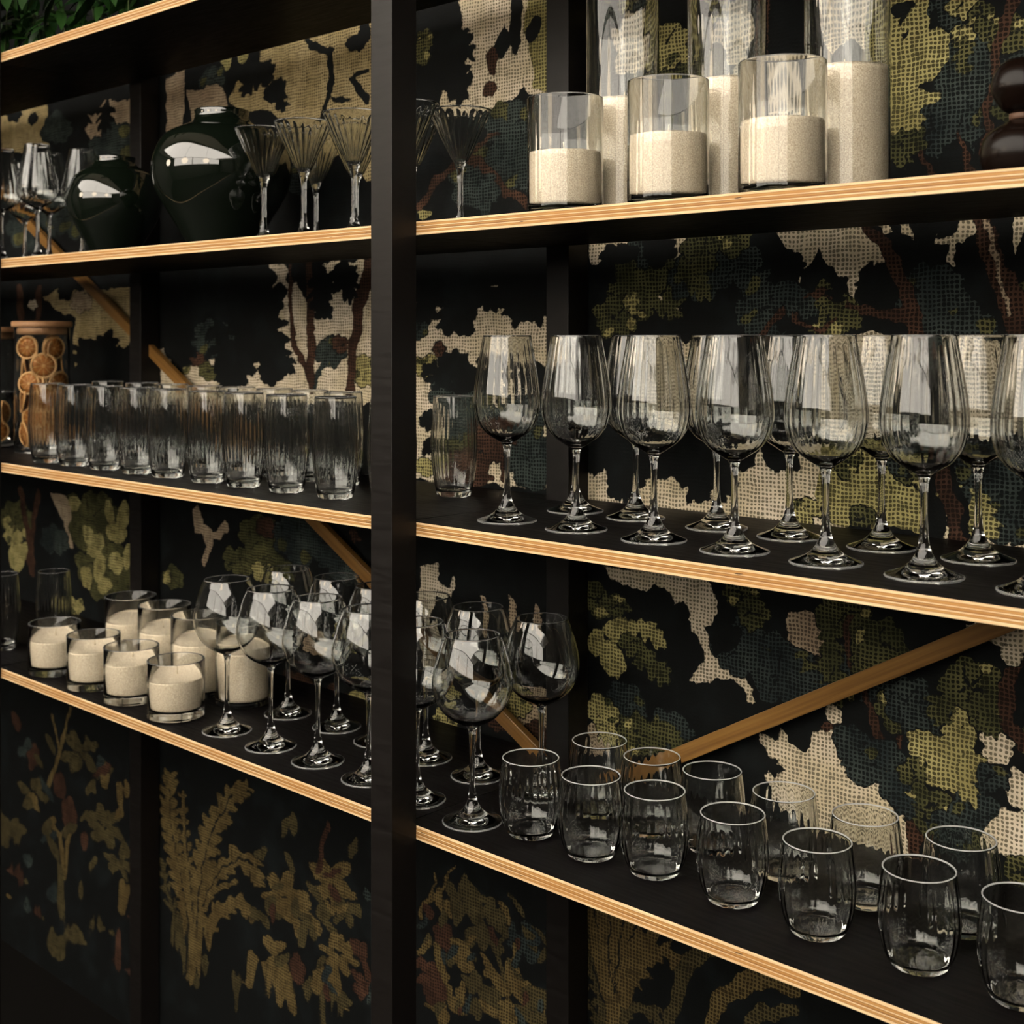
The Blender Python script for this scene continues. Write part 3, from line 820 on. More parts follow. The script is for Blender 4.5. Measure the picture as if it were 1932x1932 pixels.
('e','dark',-2.23,1.38,0.034,0.009,-2.84),
('e','dark',-2.184,1.378,0.0309,0.0096,2.73),
('e','dark',-2.227,1.357,0.0266,0.0096,-2.77),
('e','dark',-2.195,1.356,0.0241,0.0103,2.66),
('e','dark',-2.213,1.343,0.0145,0.0126,-2.79),
('e','dark',-2.045,1.334,0.0454,0.0191,-1.91),
('e','dark',-2.058,1.357,0.0277,0.008,-2.99),
('e','dark',-2.02,1.354,0.0247,0.0087,2.8),
('e','dark',-2.067,1.333,0.032,0.0084,-2.88),
('e','dark',-2.026,1.33,0.0274,0.0094,2.65),
('e','dark',-2.067,1.312,0.0254,0.0088,-2.8),
('e','dark',-2.038,1.309,0.0213,0.0102,2.57),
('e','dark',-2.056,1.297,0.014,0.0115,-2.59),
('e','dark',-1.783,1.478,0.0361,0.0151,1.57),
('e','dark',-1.797,1.497,0.0204,0.0068,-2.87),
('e','dark',-1.768,1.496,0.0201,0.0067,2.87),
('e','dark',-1.798,1.477,0.0232,0.0072,-2.74),
('e','dark',-1.767,1.476,0.0228,0.0071,2.74),
('e','dark',-1.794,1.459,0.0182,0.0076,-2.65),
('e','dark',-1.771,1.459,0.0179,0.0076,2.65),
('e','dark',-1.783,1.448,0.0101,0.0099,1.57),
('e','dark',-1.703,1.49,0.0316,0.0123,1.87),
('e','dark',-1.72,1.504,0.0163,0.0061,-2.76),
('e','dark',-1.696,1.506,0.0174,0.0056,2.97),
('e','dark',-1.716,1.487,0.0181,0.0065,-2.6),
('e','dark',-1.69,1.489,0.0201,0.0058,2.85),
('e','dark',-1.708,1.473,0.0141,0.007,-2.49),
('e','dark',-1.69,1.474,0.016,0.006,2.75),
('e','dark',-1.696,1.464,0.0092,0.0077,2.3),
('e','dark',-2.58,1.35,0.0474,0.0222,1.98),
('e','dark',-2.549,1.331,0.0287,0.009,-2.85),
('e','dark',-2.594,1.326,0.0326,0.0082,3.01),
('e','dark',-2.556,1.355,0.0314,0.0099,-2.72),
('e','dark',-2.605,1.35,0.0375,0.0086,2.92),
('e','dark',-2.571,1.376,0.0243,0.0108,-2.66),
('e','dark',-2.605,1.372,0.0295,0.0091,2.85),
('e','dark',-2.593,1.388,0.0161,0.012,-0.32),
('e','dark',-2.489,1.36,0.0529,0.0262,-1.78),
('e','dark',-2.468,1.333,0.0357,0.0096,-2.97),
('e','dark',-2.52,1.335,0.0348,0.0103,2.89),
('e','dark',-2.462,1.362,0.0403,0.0102,-2.86),
('e','dark',-2.517,1.364,0.0383,0.0111,2.77),
('e','dark',-2.465,1.387,0.0316,0.0108,-2.8),
('e','dark',-2.504,1.389,0.0294,0.012,2.7),
('e','dark',-2.482,1.404,0.0175,0.0144,-2.91),
('e','dark',-2.386,1.351,0.0497,0.0182,-2.25),
('e','dark',-2.381,1.327,0.03,0.0076,-3.08),
('e','dark',-2.42,1.334,0.025,0.0094,2.74),
('e','dark',-2.364,1.349,0.0348,0.0077,-2.99),
('e','dark',-2.405,1.357,0.0265,0.0105,2.57),
('e','dark',-2.357,1.37,0.0278,0.008,-2.92),
('e','dark',-2.386,1.375,0.02,0.0114,2.5),
('e','dark',-2.363,1.385,0.0158,0.0103,-2.71),
('e','dark',-1.978,1.866,0.0411,0.0121,-2.39),
('e','dark',-1.977,1.884,0.0212,0.0059,3.12),
('e','dark',-1.952,1.872,0.0159,0.0077,2.55),
('e','dark',-1.993,1.871,0.0255,0.006,-3.07),
('e','dark',-1.967,1.858,0.0172,0.0086,2.31),
('e','dark',-2.003,1.857,0.0209,0.0061,-2.99),
('e','dark',-1.984,1.848,0.0134,0.0094,2.16),
('e','dark',-2.003,1.844,0.0126,0.0074,-2.68),
('e','dark',-1.895,1.828,0.031,0.0109,2.16),
('e','dark',-1.914,1.842,0.0145,0.006,-2.67),
('e','dark',-1.892,1.844,0.0172,0.005,3.07),
('e','dark',-1.906,1.826,0.0158,0.0066,-2.48),
('e','dark',-1.882,1.828,0.02,0.0051,2.97),
('e','dark',-1.895,1.812,0.0121,0.007,-2.37),
('e','dark',-1.878,1.814,0.0161,0.0052,2.88),
('e','dark',-1.881,1.805,0.0094,0.0066,2.55),
('e','dark',-2.586,1.881,0.0356,0.0167,1.98),
('e','dark',-2.609,1.899,0.0222,0.0069,-2.85),
('e','dark',-2.575,1.898,0.0242,0.0061,3.01),
('e','dark',-2.604,1.88,0.0241,0.0075,-2.72),
('e','dark',-2.567,1.879,0.0276,0.0064,2.92),
('e','dark',-2.593,1.863,0.0184,0.0082,-2.66),
('e','dark',-2.567,1.862,0.0217,0.0068,2.85),
('e','dark',-2.576,1.852,0.012,0.009,-0.33),
('e','dark',-2.493,1.859,0.0335,0.0166,-1.78),
('e','dark',-2.507,1.878,0.023,0.0061,-2.97),
('e','dark',-2.474,1.872,0.0215,0.0064,2.89),
('e','dark',-2.511,1.86,0.0261,0.0065,-2.87),
('e','dark',-2.476,1.854,0.0238,0.007,2.77),
('e','dark',-2.509,1.843,0.0204,0.0069,-2.8),
('e','dark',-2.484,1.839,0.0184,0.0075,2.7),
('e','dark',-2.498,1.832,0.0112,0.0091,-2.91),
('e','dark',-0.903,0.92,0.0304,0.007,2.85),
('e','dark',-0.92,0.915,0.0099,0.0055,1.75),
('e','dark',-0.915,0.929,0.0109,0.005,-2.53),
('e','dark',-0.904,0.913,0.012,0.0053,1.96),
('e','dark',-0.898,0.928,0.0132,0.0048,-2.67),
('e','dark',-0.889,0.914,0.0102,0.0052,2.17),
('e','dark',-0.885,0.924,0.0111,0.0047,-2.83),
('e','dark',-0.878,0.918,0.0084,0.0045,2.88),
('e','dark',-0.905,0.872,0.0308,0.0069,2.99),
('e','dark',-0.922,0.864,0.0101,0.0054,1.98),
('e','dark',-0.919,0.877,0.0106,0.0051,-2.36),
('e','dark',-0.905,0.864,0.0123,0.0052,2.16),
('e','dark',-0.902,0.879,0.0129,0.0049,-2.51),
('e','dark',-0.89,0.868,0.0104,0.005,2.35),
('e','dark',-0.888,0.878,0.0109,0.0048,-2.68),
('e','dark',-0.88,0.873,0.0084,0.0045,3.01),
('e','dark',-1.071,1.022,0.038,0.0087,2.72),
('e','dark',-1.093,1.019,0.0119,0.0071,-1.62),
('e','dark',-1.083,1.035,0.0142,0.0059,-2.72),
('e','dark',-1.074,1.013,0.0143,0.007,1.77),
('e','dark',-1.063,1.029,0.0172,0.0057,-2.85),
('e','dark',-1.056,1.01,0.0121,0.0067,2.01),
('e','dark',-1.049,1.022,0.0144,0.0056,-2.99),
('e','dark',-1.042,1.013,0.0105,0.0056,2.78),
('e','dark',-1.063,0.958,0.0344,0.0075,2.87),
('e','dark',-1.083,0.953,0.0106,0.0062,1.78),
('e','dark',-1.077,0.968,0.0122,0.0054,-2.58),
('e','dark',-1.065,0.95,0.0129,0.006,1.99),
('e','dark',-1.058,0.966,0.0149,0.0052,-2.7),
('e','dark',-1.048,0.951,0.0111,0.0057,2.22),
('e','dark',-1.043,0.962,0.0126,0.005,-2.86),
('e','dark',-1.036,0.955,0.0095,0.0048,2.9),
('e','slate',-0.775,0.905,0.0282,0.0081,1.77),
('e','slate',-0.785,0.916,0.0113,0.0051,-2.56),
('e','slate',-0.77,0.922,0.0114,0.005,2.87),
('e','slate',-0.783,0.901,0.0132,0.0052,-2.38),
('e','slate',-0.766,0.907,0.0135,0.005,2.71),
('e','slate',-0.778,0.889,0.0108,0.0053,-2.21),
('e','slate',-0.766,0.894,0.0111,0.0051,2.55),
('e','slate',-0.77,0.883,0.0079,0.0052,1.79),
('e','slate',-0.731,0.891,0.0281,0.0076,2.14),
('e','slate',-0.745,0.896,0.0106,0.0052,-2.19),
('e','slate',-0.732,0.906,0.0111,0.0048,-3.11),
('e','slate',-0.737,0.884,0.0125,0.0052,-2.0),
('e','slate',-0.723,0.895,0.0132,0.0048,3.02),
('e','slate',-0.728,0.876,0.0103,0.0052,-1.81),
('e','slate',-0.718,0.884,0.0109,0.0048,2.86),
('e','slate',-0.718,0.874,0.0078,0.0049,2.17),
('e','slate',-0.708,0.871,0.0243,0.0067,1.76),
('e','slate',-0.717,0.88,0.0095,0.0044,-2.53),
('e','slate',-0.704,0.886,0.0096,0.0043,2.86),
('e','slate',-0.715,0.867,0.0112,0.0044,-2.35),
('e','slate',-0.701,0.873,0.0114,0.0043,2.69),
('e','slate',-0.711,0.857,0.0092,0.0045,-2.18),
('e','slate',-0.701,0.861,0.0094,0.0044,2.53),
('e','slate',-0.704,0.852,0.0068,0.0044,1.77),
('e','yellow',-0.674,0.932,0.027,0.0073,1.94),
('e','yellow',-0.686,0.94,0.0103,0.0049,-2.35),
('e','yellow',-0.672,0.947,0.0105,0.0047,3.01),
('e','yellow',-0.681,0.926,0.0122,0.0049,-2.17),
('e','yellow',-0.666,0.935,0.0125,0.0047,2.85),
('e','yellow',-0.674,0.916,0.0101,0.0049,-1.99),
('e','yellow',-0.664,0.922,0.0103,0.0047,2.68),
('e','yellow',-0.666,0.912,0.0075,0.0048,1.96),
('e','yellow',-0.652,0.951,0.028,0.0076,-1.66),
('e','yellow',-0.658,0.965,0.0109,0.005,-2.77),
('e','yellow',-0.643,0.966,0.0107,0.005,2.59),
('e','yellow',-0.66,0.949,0.013,0.005,-2.6),
('e','yellow',-0.644,0.951,0.0127,0.005,2.42),
('e','yellow',-0.659,0.935,0.0107,0.0051,-2.43),
('e','yellow',-0.648,0.937,0.0106,0.0051,2.25),
('e','yellow',-0.654,0.927,0.0079,0.005,-1.67),
('e','yellow',-0.64,0.921,0.0265,0.0071,-1.93),
('e','yellow',-0.642,0.936,0.0102,0.0047,-3.01),
('e','yellow',-0.629,0.934,0.0099,0.0047,2.33),
('e','yellow',-0.648,0.921,0.0123,0.0047,-2.84),
('e','yellow',-0.634,0.919,0.0119,0.0048,2.15),
('e','yellow',-0.65,0.908,0.0102,0.0047,-2.68),
('e','yellow',-0.64,0.906,0.0099,0.0048,1.98),
('e','yellow',-0.648,0.899,0.0075,0.0047,-1.95),
('e','yellow',-0.642,0.905,0.0267,0.0071,2.11),
('e','yellow',-0.655,0.911,0.01,0.0048,-2.16),
('e','yellow',-0.643,0.92,0.0102,0.0047,-3.11),
('e','yellow',-0.647,0.899,0.0119,0.0048,-1.98),
('e','yellow',-0.634,0.91,0.0122,0.0046,3.01),
('e','yellow',-0.639,0.891,0.0098,0.0048,-1.79),
('e','yellow',-0.63,0.899,0.0101,0.0046,2.84),
('e','yellow',-0.63,0.889,0.0074,0.0046,2.13),
('e','olive',-0.61,0.986,0.0261,0.0069,1.93),
('e','olive',-0.621,0.994,0.0099,0.0047,-2.33),
('e','olive',-0.608,1.001,0.0099,0.0046,3.01),
('e','olive',-0.616,0.981,0.0117,0.0047,-2.15),
('e','olive',-0.603,0.989,0.0118,0.0046,2.84),
('e','olive',-0.61,0.971,0.0097,0.0047,-1.97),
('e','olive',-0.6,0.977,0.0098,0.0046,2.67),
('e','olive',-0.602,0.967,0.0073,0.0045,1.94),
('e','olive',-0.662,0.992,0.024,0.0064,-2.12),
('e','olive',-0.661,1.006,0.0093,0.0042,3.11),
('e','olive',-0.65,1.002,0.0089,0.0043,2.16),
('e','olive',-0.668,0.993,0.0112,0.0042,-3.01),
('e','olive',-0.656,0.989,0.0106,0.0043,1.98),
('e','olive',-0.673,0.981,0.0093,0.0042,-2.85),
('e','olive',-0.664,0.978,0.0088,0.0044,1.8),
('e','olive',-0.672,0.973,0.0068,0.0042,-2.15),
('e','olive',-1.098,1.474,0.0416,0.0101,2.57),
('e','olive',-1.123,1.48,0.0136,0.008,-1.89),
('e','olive',-1.108,1.493,0.0165,0.0065,-2.86),
('e','olive',-1.104,1.466,0.016,0.008,-1.62),
('e','olive',-1.088,1.48,0.0199,0.0063,-2.99),
('e','olive',-1.085,1.457,0.0133,0.0078,1.78),
('e','olive',-1.074,1.467,0.0165,0.0062,-3.12),
('e','olive',-1.069,1.455,0.0115,0.0064,2.65),
('e','olive',-1.059,1.443,0.0386,0.0084,2.86),
('e','olive',-1.081,1.441,0.0119,0.007,1.78),
('e','olive',-1.074,1.456,0.0137,0.0061,-2.58),
('e','olive',-1.061,1.434,0.0145,0.0068,1.99),
('e','olive',-1.053,1.45,0.0167,0.0058,-2.7),
('e','olive',-1.042,1.431,0.0124,0.0064,2.22),
('e','olive',-1.037,1.443,0.0141,0.0056,-2.85),
('e','olive',-1.028,1.433,0.0106,0.0054,2.9),
('e','olive',-1.002,1.47,0.0339,0.0089,2.38),
('e','olive',-1.022,1.478,0.0121,0.0065,-2.09),
('e','olive',-1.007,1.487,0.014,0.0055,-2.98),
('e','olive',-1.008,1.464,0.014,0.0066,-1.85),
('e','olive',-0.993,1.474,0.0167,0.0054,-3.11),
('e','olive',-0.995,1.453,0.0115,0.0066,-1.62),
('e','olive',-0.984,1.461,0.0138,0.0054,3.04),
('e','olive',-0.982,1.45,0.0095,0.0057,2.47),
('e','yellow',-0.695,1.744,0.0271,0.0075,1.76),
('e','yellow',-0.705,1.758,0.0106,0.0049,-2.53),
('e','yellow',-0.69,1.758,0.0106,0.0048,2.85),
('e','yellow',-0.702,1.743,0.0125,0.005,-2.35),
('e','yellow',-0.687,1.743,0.0126,0.0048,2.69),
('e','yellow',-0.698,1.73,0.0103,0.005,-2.18),
('e','yellow',-0.687,1.73,0.0104,0.0049,2.52),
('e','yellow',-0.69,1.721,0.0076,0.0049,1.77),
('e','yellow',-0.707,1.693,0.0336,0.0092,1.95),
('e','yellow',-0.722,1.708,0.0129,0.0061,-2.37),
('e','yellow',-0.705,1.712,0.0132,0.0059,3.02),
('e','yellow',-0.716,1.69,0.0153,0.0062,-2.18),
('e','yellow',-0.697,1.694,0.0157,0.0059,2.85),
('e','yellow',-0.707,1.674,0.0125,0.0062,-2.0),
('e','yellow',-0.694,1.677,0.013,0.0059,2.69),
('e','yellow',-0.697,1.666,0.0094,0.006,1.97),
('e','yellow',-0.706,1.661,0.0247,0.0066,2.13),
('e','yellow',-0.719,1.67,0.0093,0.0045,-2.19),
('e','yellow',-0.707,1.675,0.0097,0.0043,-3.11),
('e','yellow',-0.712,1.657,0.011,0.0045,-1.99),
('e','yellow',-0.699,1.663,0.0115,0.0043,3.01),
('e','yellow',-0.704,1.647,0.009,0.0045,-1.8),
('e','yellow',-0.695,1.651,0.0095,0.0043,2.86),
('e','yellow',-0.695,1.642,0.0069,0.0043,2.16),
('e','olive',-0.637,1.714,0.0234,0.0063,1.57),
('e','olive',-0.643,1.727,0.009,0.0042,-2.68),
('e','olive',-0.631,1.725,0.0089,0.0041,2.68),
('e','olive',-0.644,1.714,0.0108,0.0042,-2.51),
('e','olive',-0.63,1.712,0.0107,0.0042,2.5),
('e','olive',-0.642,1.702,0.0089,0.0042,-2.34),
('e','olive',-0.632,1.701,0.0088,0.0042,2.33),
('e','olive',-0.637,1.695,0.0066,0.0041,1.57),
('e','slate',-0.624,1.692,0.0262,0.007,-1.75),
('e','slate',-0.628,1.707,0.0101,0.0046,-2.84),
('e','slate',-0.615,1.703,0.0099,0.0046,2.5),
('e','slate',-0.631,1.693,0.0121,0.0047,-2.67),
('e','slate',-0.617,1.689,0.0118,0.0047,2.32),
('e','slate',-0.631,1.68,0.01,0.0047,-2.51),
('e','slate',-0.621,1.677,0.0098,0.0047,2.15),
('e','slate',-0.628,1.671,0.0074,0.0046,-1.76),
('e','slate',-0.657,1.673,0.0266,0.0072,1.75),
('e','slate',-0.666,1.687,0.0103,0.0048,-2.52),
('e','slate',-0.652,1.687,0.0103,0.0047,2.85),
('e','slate',-0.664,1.672,0.0122,0.0048,-2.34),
('e','slate',-0.649,1.672,0.0123,0.0047,2.68),
('e','slate',-0.66,1.659,0.0101,0.0049,-2.16),
('e','slate',-0.649,1.659,0.0101,0.0047,2.51),
('e','slate',-0.653,1.651,0.0074,0.0047,1.76),
('e','yellow',-1.083,1.007,0.0341,0.0077,2.72),
('e','yellow',-1.104,1.005,0.0106,0.0064,-1.62),
('e','yellow',-1.095,1.019,0.0127,0.0053,-2.73),
('e','yellow',-1.087,0.999,0.0128,0.0063,1.77),
('e','yellow',-1.077,1.014,0.0155,0.0051,-2.85),
('e','yellow',-1.07,0.997,0.0108,0.006,2.02),
('e','yellow',-1.064,1.007,0.013,0.005,-2.99),
('e','yellow',-1.058,0.999,0.0094,0.005,2.78),
('e','olive',-1.069,0.963,0.0326,0.0079,2.57),
('e','olive',-1.089,0.963,0.0107,0.0062,-1.88),
('e','olive',-1.077,0.976,0.0129,0.0051,-2.86),
('e','olive',-1.074,0.955,0.0126,0.0062,-1.62),
('e','olive',-1.062,0.969,0.0156,0.005,-2.98),
('e','olive',-1.059,0.951,0.0105,0.0061,1.78),
('e','olive',-1.051,0.961,0.0129,0.0049,-3.12),
('e','olive',-1.047,0.952,0.0091,0.0051,2.65),
('e','olive',-1.054,0.876,0.0342,0.0074,2.86),
('e','olive',-1.074,0.87,0.0106,0.0062,1.78),
('e','olive',-1.068,0.885,0.0121,0.0054,-2.57),
('e','olive',-1.056,0.868,0.0129,0.006,1.99),
('e','olive',-1.049,0.884,0.0148,0.0052,-2.7),
('e','olive',-1.039,0.869,0.011,0.0057,2.22),
('e','olive',-1.035,0.88,0.0125,0.005,-2.85),
('e','olive',-1.027,0.874,0.0094,0.0048,2.9),
('e','yellow',-0.75,1.222,0.0331,0.0082,2.66),
('e','yellow',-0.77,1.221,0.0116,0.006,-1.61),
('e','yellow',-0.761,1.236,0.0124,0.0056,-2.65),
('e','yellow',-0.753,1.214,0.0138,0.006,1.73),
('e','yellow',-0.744,1.229,0.0148,0.0055,-2.8),
('e','yellow',-0.738,1.21,0.0115,0.0058,1.93),
('e','yellow',-0.732,1.22,0.0123,0.0054,-2.96),
('e','yellow',-0.726,1.211,0.0091,0.0053,2.69),
('e','yellow',-0.711,1.207,0.0291,0.0072,2.82),
('e','yellow',-0.728,1.203,0.0102,0.0052,1.73),
('e','yellow',-0.723,1.217,0.0107,0.005,-2.47),
('e','yellow',-0.713,1.199,0.0123,0.0051,1.92),
('e','yellow',-0.707,1.214,0.0128,0.0049,-2.63),
('e','yellow',-0.699,1.198,0.0103,0.005,2.11),
('e','yellow',-0.695,1.208,0.0107,0.0048,-2.79),
('e','yellow',-0.688,1.201,0.008,0.0046,2.83),
('e','yellow',-0.617,1.207,0.0263,0.0069,2.11),
('e','yellow',-0.63,1.214,0.0099,0.0047,-2.15),
('e','yellow',-0.618,1.222,0.01,0.0046,-3.11),
('e','yellow',-0.623,1.202,0.0117,0.0047,-1.97),
('e','yellow',-0.61,1.21,0.0119,0.0046,3.01),
('e','yellow',-0.615,1.193,0.0097,0.0047,-1.79),
('e','yellow',-0.606,1.199,0.0099,0.0046,2.84),
('e','yellow',-0.606,1.189,0.0073,0.0045,2.12),
('e','slate',-1.315,1.678,0.0407,0.0131,2.06),
('e','slate',-1.337,1.696,0.0175,0.0079,-2.55),
('e','slate',-1.311,1.7,0.0196,0.0068,3.05),
('e','slate',-1.328,1.674,0.0196,0.0083,-2.35),
('e','slate',-1.3,1.678,0.023,0.0069,2.93),
('e','slate',-1.315,1.656,0.0154,0.0087,-2.18),
('e','slate',-1.296,1.66,0.0186,0.0071,2.81),
('e','slate',-1.3,1.646,0.0116,0.0083,2.27),
('e','slate',-1.291,1.639,0.0345,0.0122,1.57),
('e','slate',-1.303,1.658,0.0168,0.0064,-2.82),
('e','slate',-1.279,1.655,0.0165,0.0063,2.81),
('e','slate',-1.304,1.638,0.0193,0.0067,-2.66),
('e','slate',-1.278,1.636,0.019,0.0066,2.66),
('e','slate',-1.3,1.621,0.0154,0.007,-2.54),
('e','slate',-1.282,1.62,0.0152,0.0069,2.54),
('e','slate',-1.291,1.61,0.0097,0.008,1.57),
('e','slate',-1.39,1.624,0.0363,0.0129,1.83),
('e','slate',-1.408,1.642,0.0173,0.007,-2.71),
('e','slate',-1.382,1.643,0.0183,0.0064,2.94),
('e','slate',-1.404,1.622,0.0195,0.0074,-2.54),
('e','slate',-1.376,1.623,0.0211,0.0066,2.81),
('e','slate',-1.395,1.605,0.0154,0.0077,-2.41),
('e','slate',-1.376,1.606,0.0169,0.0069,2.7),
('e','slate',-1.383,1.594,0.0103,0.0083,2.05),
('e','slate',-0.843,0.983,0.0384,0.0097,2.52),
('e','slate',-0.865,0.984,0.0134,0.0072,-1.83),
('e','slate',-0.852,1.0,0.0149,0.0063,-2.82),
('e','slate',-0.848,0.973,0.0158,0.0071,-1.61),
('e','slate',-0.834,0.991,0.0178,0.0062,-2.96),
('e','slate',-0.831,0.968,0.0131,0.007,1.74),
('e','slate',-0.821,0.98,0.0147,0.0062,-3.11),
('e','slate',-0.817,0.969,0.0106,0.0062,2.56),
('e','slate',-0.91,1.001,0.0312,0.0087,2.18),
('e','slate',-0.927,1.008,0.0118,0.0059,-2.26),
('e','slate',-0.911,1.018,0.013,0.0052,-3.11),
('e','slate',-0.918,0.995,0.0137,0.006,-2.04),
('e','slate',-0.901,1.006,0.0154,0.0052,3.03),
('e','slate',-0.907,0.985,0.0112,0.0061,-1.84),
('e','slate',-0.895,0.993,0.0127,0.0053,2.89),
('e','slate',-0.896,0.982,0.0087,0.0056,2.26),
('e','olive',-0.803,1.029,0.0285,0.0082,1.77),
('e','olive',-0.813,1.04,0.0115,0.0052,-2.57),
('e','olive',-0.797,1.045,0.0117,0.005,2.87),
('e','olive',-0.811,1.025,0.0135,0.0053,-2.38),
('e','olive',-0.794,1.03,0.0138,0.0051,2.71),
('e','olive',-0.806,1.012,0.011,0.0054,-2.22),
('e','olive',-0.794,1.016,0.0113,0.0052,2.56),
('e','olive',-0.798,1.006,0.008,0.0054,1.8),
('e','olive',-0.758,1.024,0.028,0.0079,-1.76),
('e','olive',-0.763,1.038,0.0113,0.005,-2.87),
('e','olive',-0.748,1.038,0.0109,0.005,2.54),
('e','olive',-0.766,1.022,0.0135,0.005,-2.71),
('e','olive',-0.75,1.022,0.0129,0.0051,2.37),
('e','olive',-0.767,1.008,0.0111,0.0051,-2.55),
('e','olive',-0.755,1.009,0.0107,0.0052,2.2),
('e','olive',-0.762,1.0,0.0078,0.0052,-1.79),
('e','slate',-0.857,1.446,0.036,0.0087,2.68),
('e','slate',-0.878,1.448,0.0121,0.0066,-1.62),
('e','slate',-0.868,1.462,0.0135,0.0059,-2.68),
('e','slate',-0.86,1.438,0.0145,0.0065,1.74),
('e','slate',-0.85,1.453,0.0162,0.0058,-2.82),
('e','slate',-0.843,1.432,0.0121,0.0064,1.95),
('e','slate',-0.836,1.443,0.0135,0.0057,-2.97),
('e','slate',-0.83,1.432,0.0099,0.0056,2.72),
('e','slate',-0.669,1.44,0.0298,0.0081,1.76),
('e','slate',-0.679,1.454,0.0115,0.0054,-2.52),
('e','slate',-0.664,1.456,0.0116,0.0052,2.85),
('e','slate',-0.677,1.437,0.0137,0.0054,-2.34),
('e','slate',-0.66,1.44,0.0137,0.0053,2.68),
('e','slate',-0.672,1.423,0.0113,0.0054,-2.17),
('e','slate',-0.66,1.425,0.0114,0.0053,2.52),
('e','slate',-0.664,1.415,0.0083,0.0053,1.77),
('e','olive',-0.787,1.426,0.0268,0.0068,2.5),
('e','olive',-0.802,1.429,0.0095,0.005,-1.82),
('e','olive',-0.793,1.439,0.0103,0.0045,-2.81),
('e','olive',-0.79,1.42,0.0112,0.0049,-1.61),
('e','olive',-0.781,1.43,0.0123,0.0044,-2.96),
('e','olive',-0.779,1.413,0.0093,0.0049,1.74),
('e','olive',-0.772,1.421,0.0102,0.0044,-3.11),
('e','olive',-0.769,1.412,0.0074,0.0044,2.54),
('t','ochre',[(-2.1719,0.1419,0.007),(-2.1828,0.2396,0.0106),(-2.2049,0.3347,0.0128),(-2.2422,0.427,0.013),(-2.2574,0.5162,0.011),(-2.246,0.5499,0.0072)]),
('e','ochre',-2.165,0.163,0.0116,0.005,-2.61),
('e','ochre',-2.183,0.157,0.0124,0.0047,2.69),
('e','ochre',-2.167,0.189,0.0132,0.0057,-2.61),
('e','ochre',-2.187,0.182,0.0142,0.0054,2.69),
('e','ochre',-2.169,0.214,0.0148,0.0064,-2.61),
('e','ochre',-2.191,0.207,0.016,0.0061,2.69),
('e','ochre',-2.17,0.24,0.0163,0.007,-2.61),
('e','ochre',-2.195,0.231,0.0176,0.0067,2.69),
('e','ochre',-2.175,0.265,0.0171,0.0079,-2.56),
('e','ochre',-2.201,0.255,0.0196,0.007,2.73),
('e','ochre',-2.179,0.29,0.0183,0.0084,-2.56),
('e','ochre',-2.207,0.279,0.021,0.0075,2.73),
('e','ochre',-2.184,0.314,0.0193,0.0089,-2.56),
('e','ochre',-2.214,0.303,0.0222,0.0079,2.74),
('e','ochre',-2.189,0.338,0.0201,0.0092,-2.57),
('e','ochre',-2.22,0.327,0.0231,0.0082,2.74),
('e','ochre',-2.198,0.362,0.0198,0.01,-2.5),
('e','ochre',-2.229,0.35,0.0247,0.0082,2.78),
('e','ochre',-2.207,0.385,0.0202,0.0102,-2.5),
('e','ochre',-2.239,0.373,0.0252,0.0084,2.79),
('e','ochre',-2.216,0.409,0.0204,0.0102,-2.51),
('e','ochre',-2.249,0.396,0.0254,0.0084,2.79),
('e','ochre',-2.226,0.432,0.0203,0.0102,-2.51),
('e','ochre',-2.258,0.42,0.0254,0.0084,2.79),
('e','ochre',-2.23,0.454,0.0213,0.0094,-2.6),
('e','ochre',-2.262,0.444,0.0238,0.0087,2.72),
('e','ochre',-2.234,0.476,0.0208,0.0092,-2.6),
('e','ochre',-2.265,0.466,0.0231,0.0084,2.72),
('e','ochre',-2.238,0.497,0.02,0.0088,-2.6),
('e','ochre',-2.269,0.488,0.0222,0.0081,2.72),
('e','ochre',-2.243,0.519,0.019,0.0084,-2.6),
('e','ochre',-2.272,0.511,0.0211,0.0077,2.72),
('e','ochre',-2.239,0.536,0.0196,0.0065,-2.79),
('e','ochre',-2.264,0.533,0.0162,0.0081,2.52),
('e','ochre',-2.236,0.551,0.0161,0.0053,-2.78),
('e','ochre',-2.257,0.548,0.0132,0.0066,2.52),
('t','moss',[(-2.1719,0.1419,0.0052),(-2.1901,0.217,0.0079),(-2.2272,0.2769,0.0091),(-2.265,0.3277,0.0082),(-2.2803,0.3754,0.0054)]),
('e','moss',-2.17,0.161,0.0084,0.0039,-2.56),
('e','moss',-2.182,0.156,0.0096,0.0034,2.73),
('e','moss',-2.175,0.188,0.0101,0.0047,-2.56),
('e','moss',-2.19,0.181,0.0116,0.0041,2.74),
('e','moss',-2.18,0.214,0.0117,0.0054,-2.56),
('e','moss',-2.197,0.207,0.0134,0.0048,2.74),
('e','moss',-2.19,0.237,0.0118,0.0066,-2.42),
('e','moss',-2.209,0.228,0.0159,0.005,2.83),
('e','moss',-2.202,0.258,0.0127,0.0071,-2.43),
('e','moss',-2.223,0.248,0.0171,0.0053,2.83),
('e','moss',-2.214,0.278,0.0133,0.0074,-2.43),
('e','moss',-2.236,0.268,0.0179,0.0056,2.83),
('e','moss',-2.23,0.301,0.0131,0.0077,-2.39),
('e','moss',-2.252,0.29,0.0184,0.0056,2.86),
('e','moss',-2.25,0.326,0.0125,0.0073,-2.39),
('e','moss',-2.27,0.316,0.0177,0.0053,2.86),
('e','moss',-2.261,0.349,0.0123,0.0059,-2.55),
('e','moss',-2.28,0.342,0.0147,0.005,2.77),
('e','moss',-2.27,0.371,0.0101,0.0048,-2.55),
('e','moss',-2.286,0.366,0.012,0.0041,2.77),
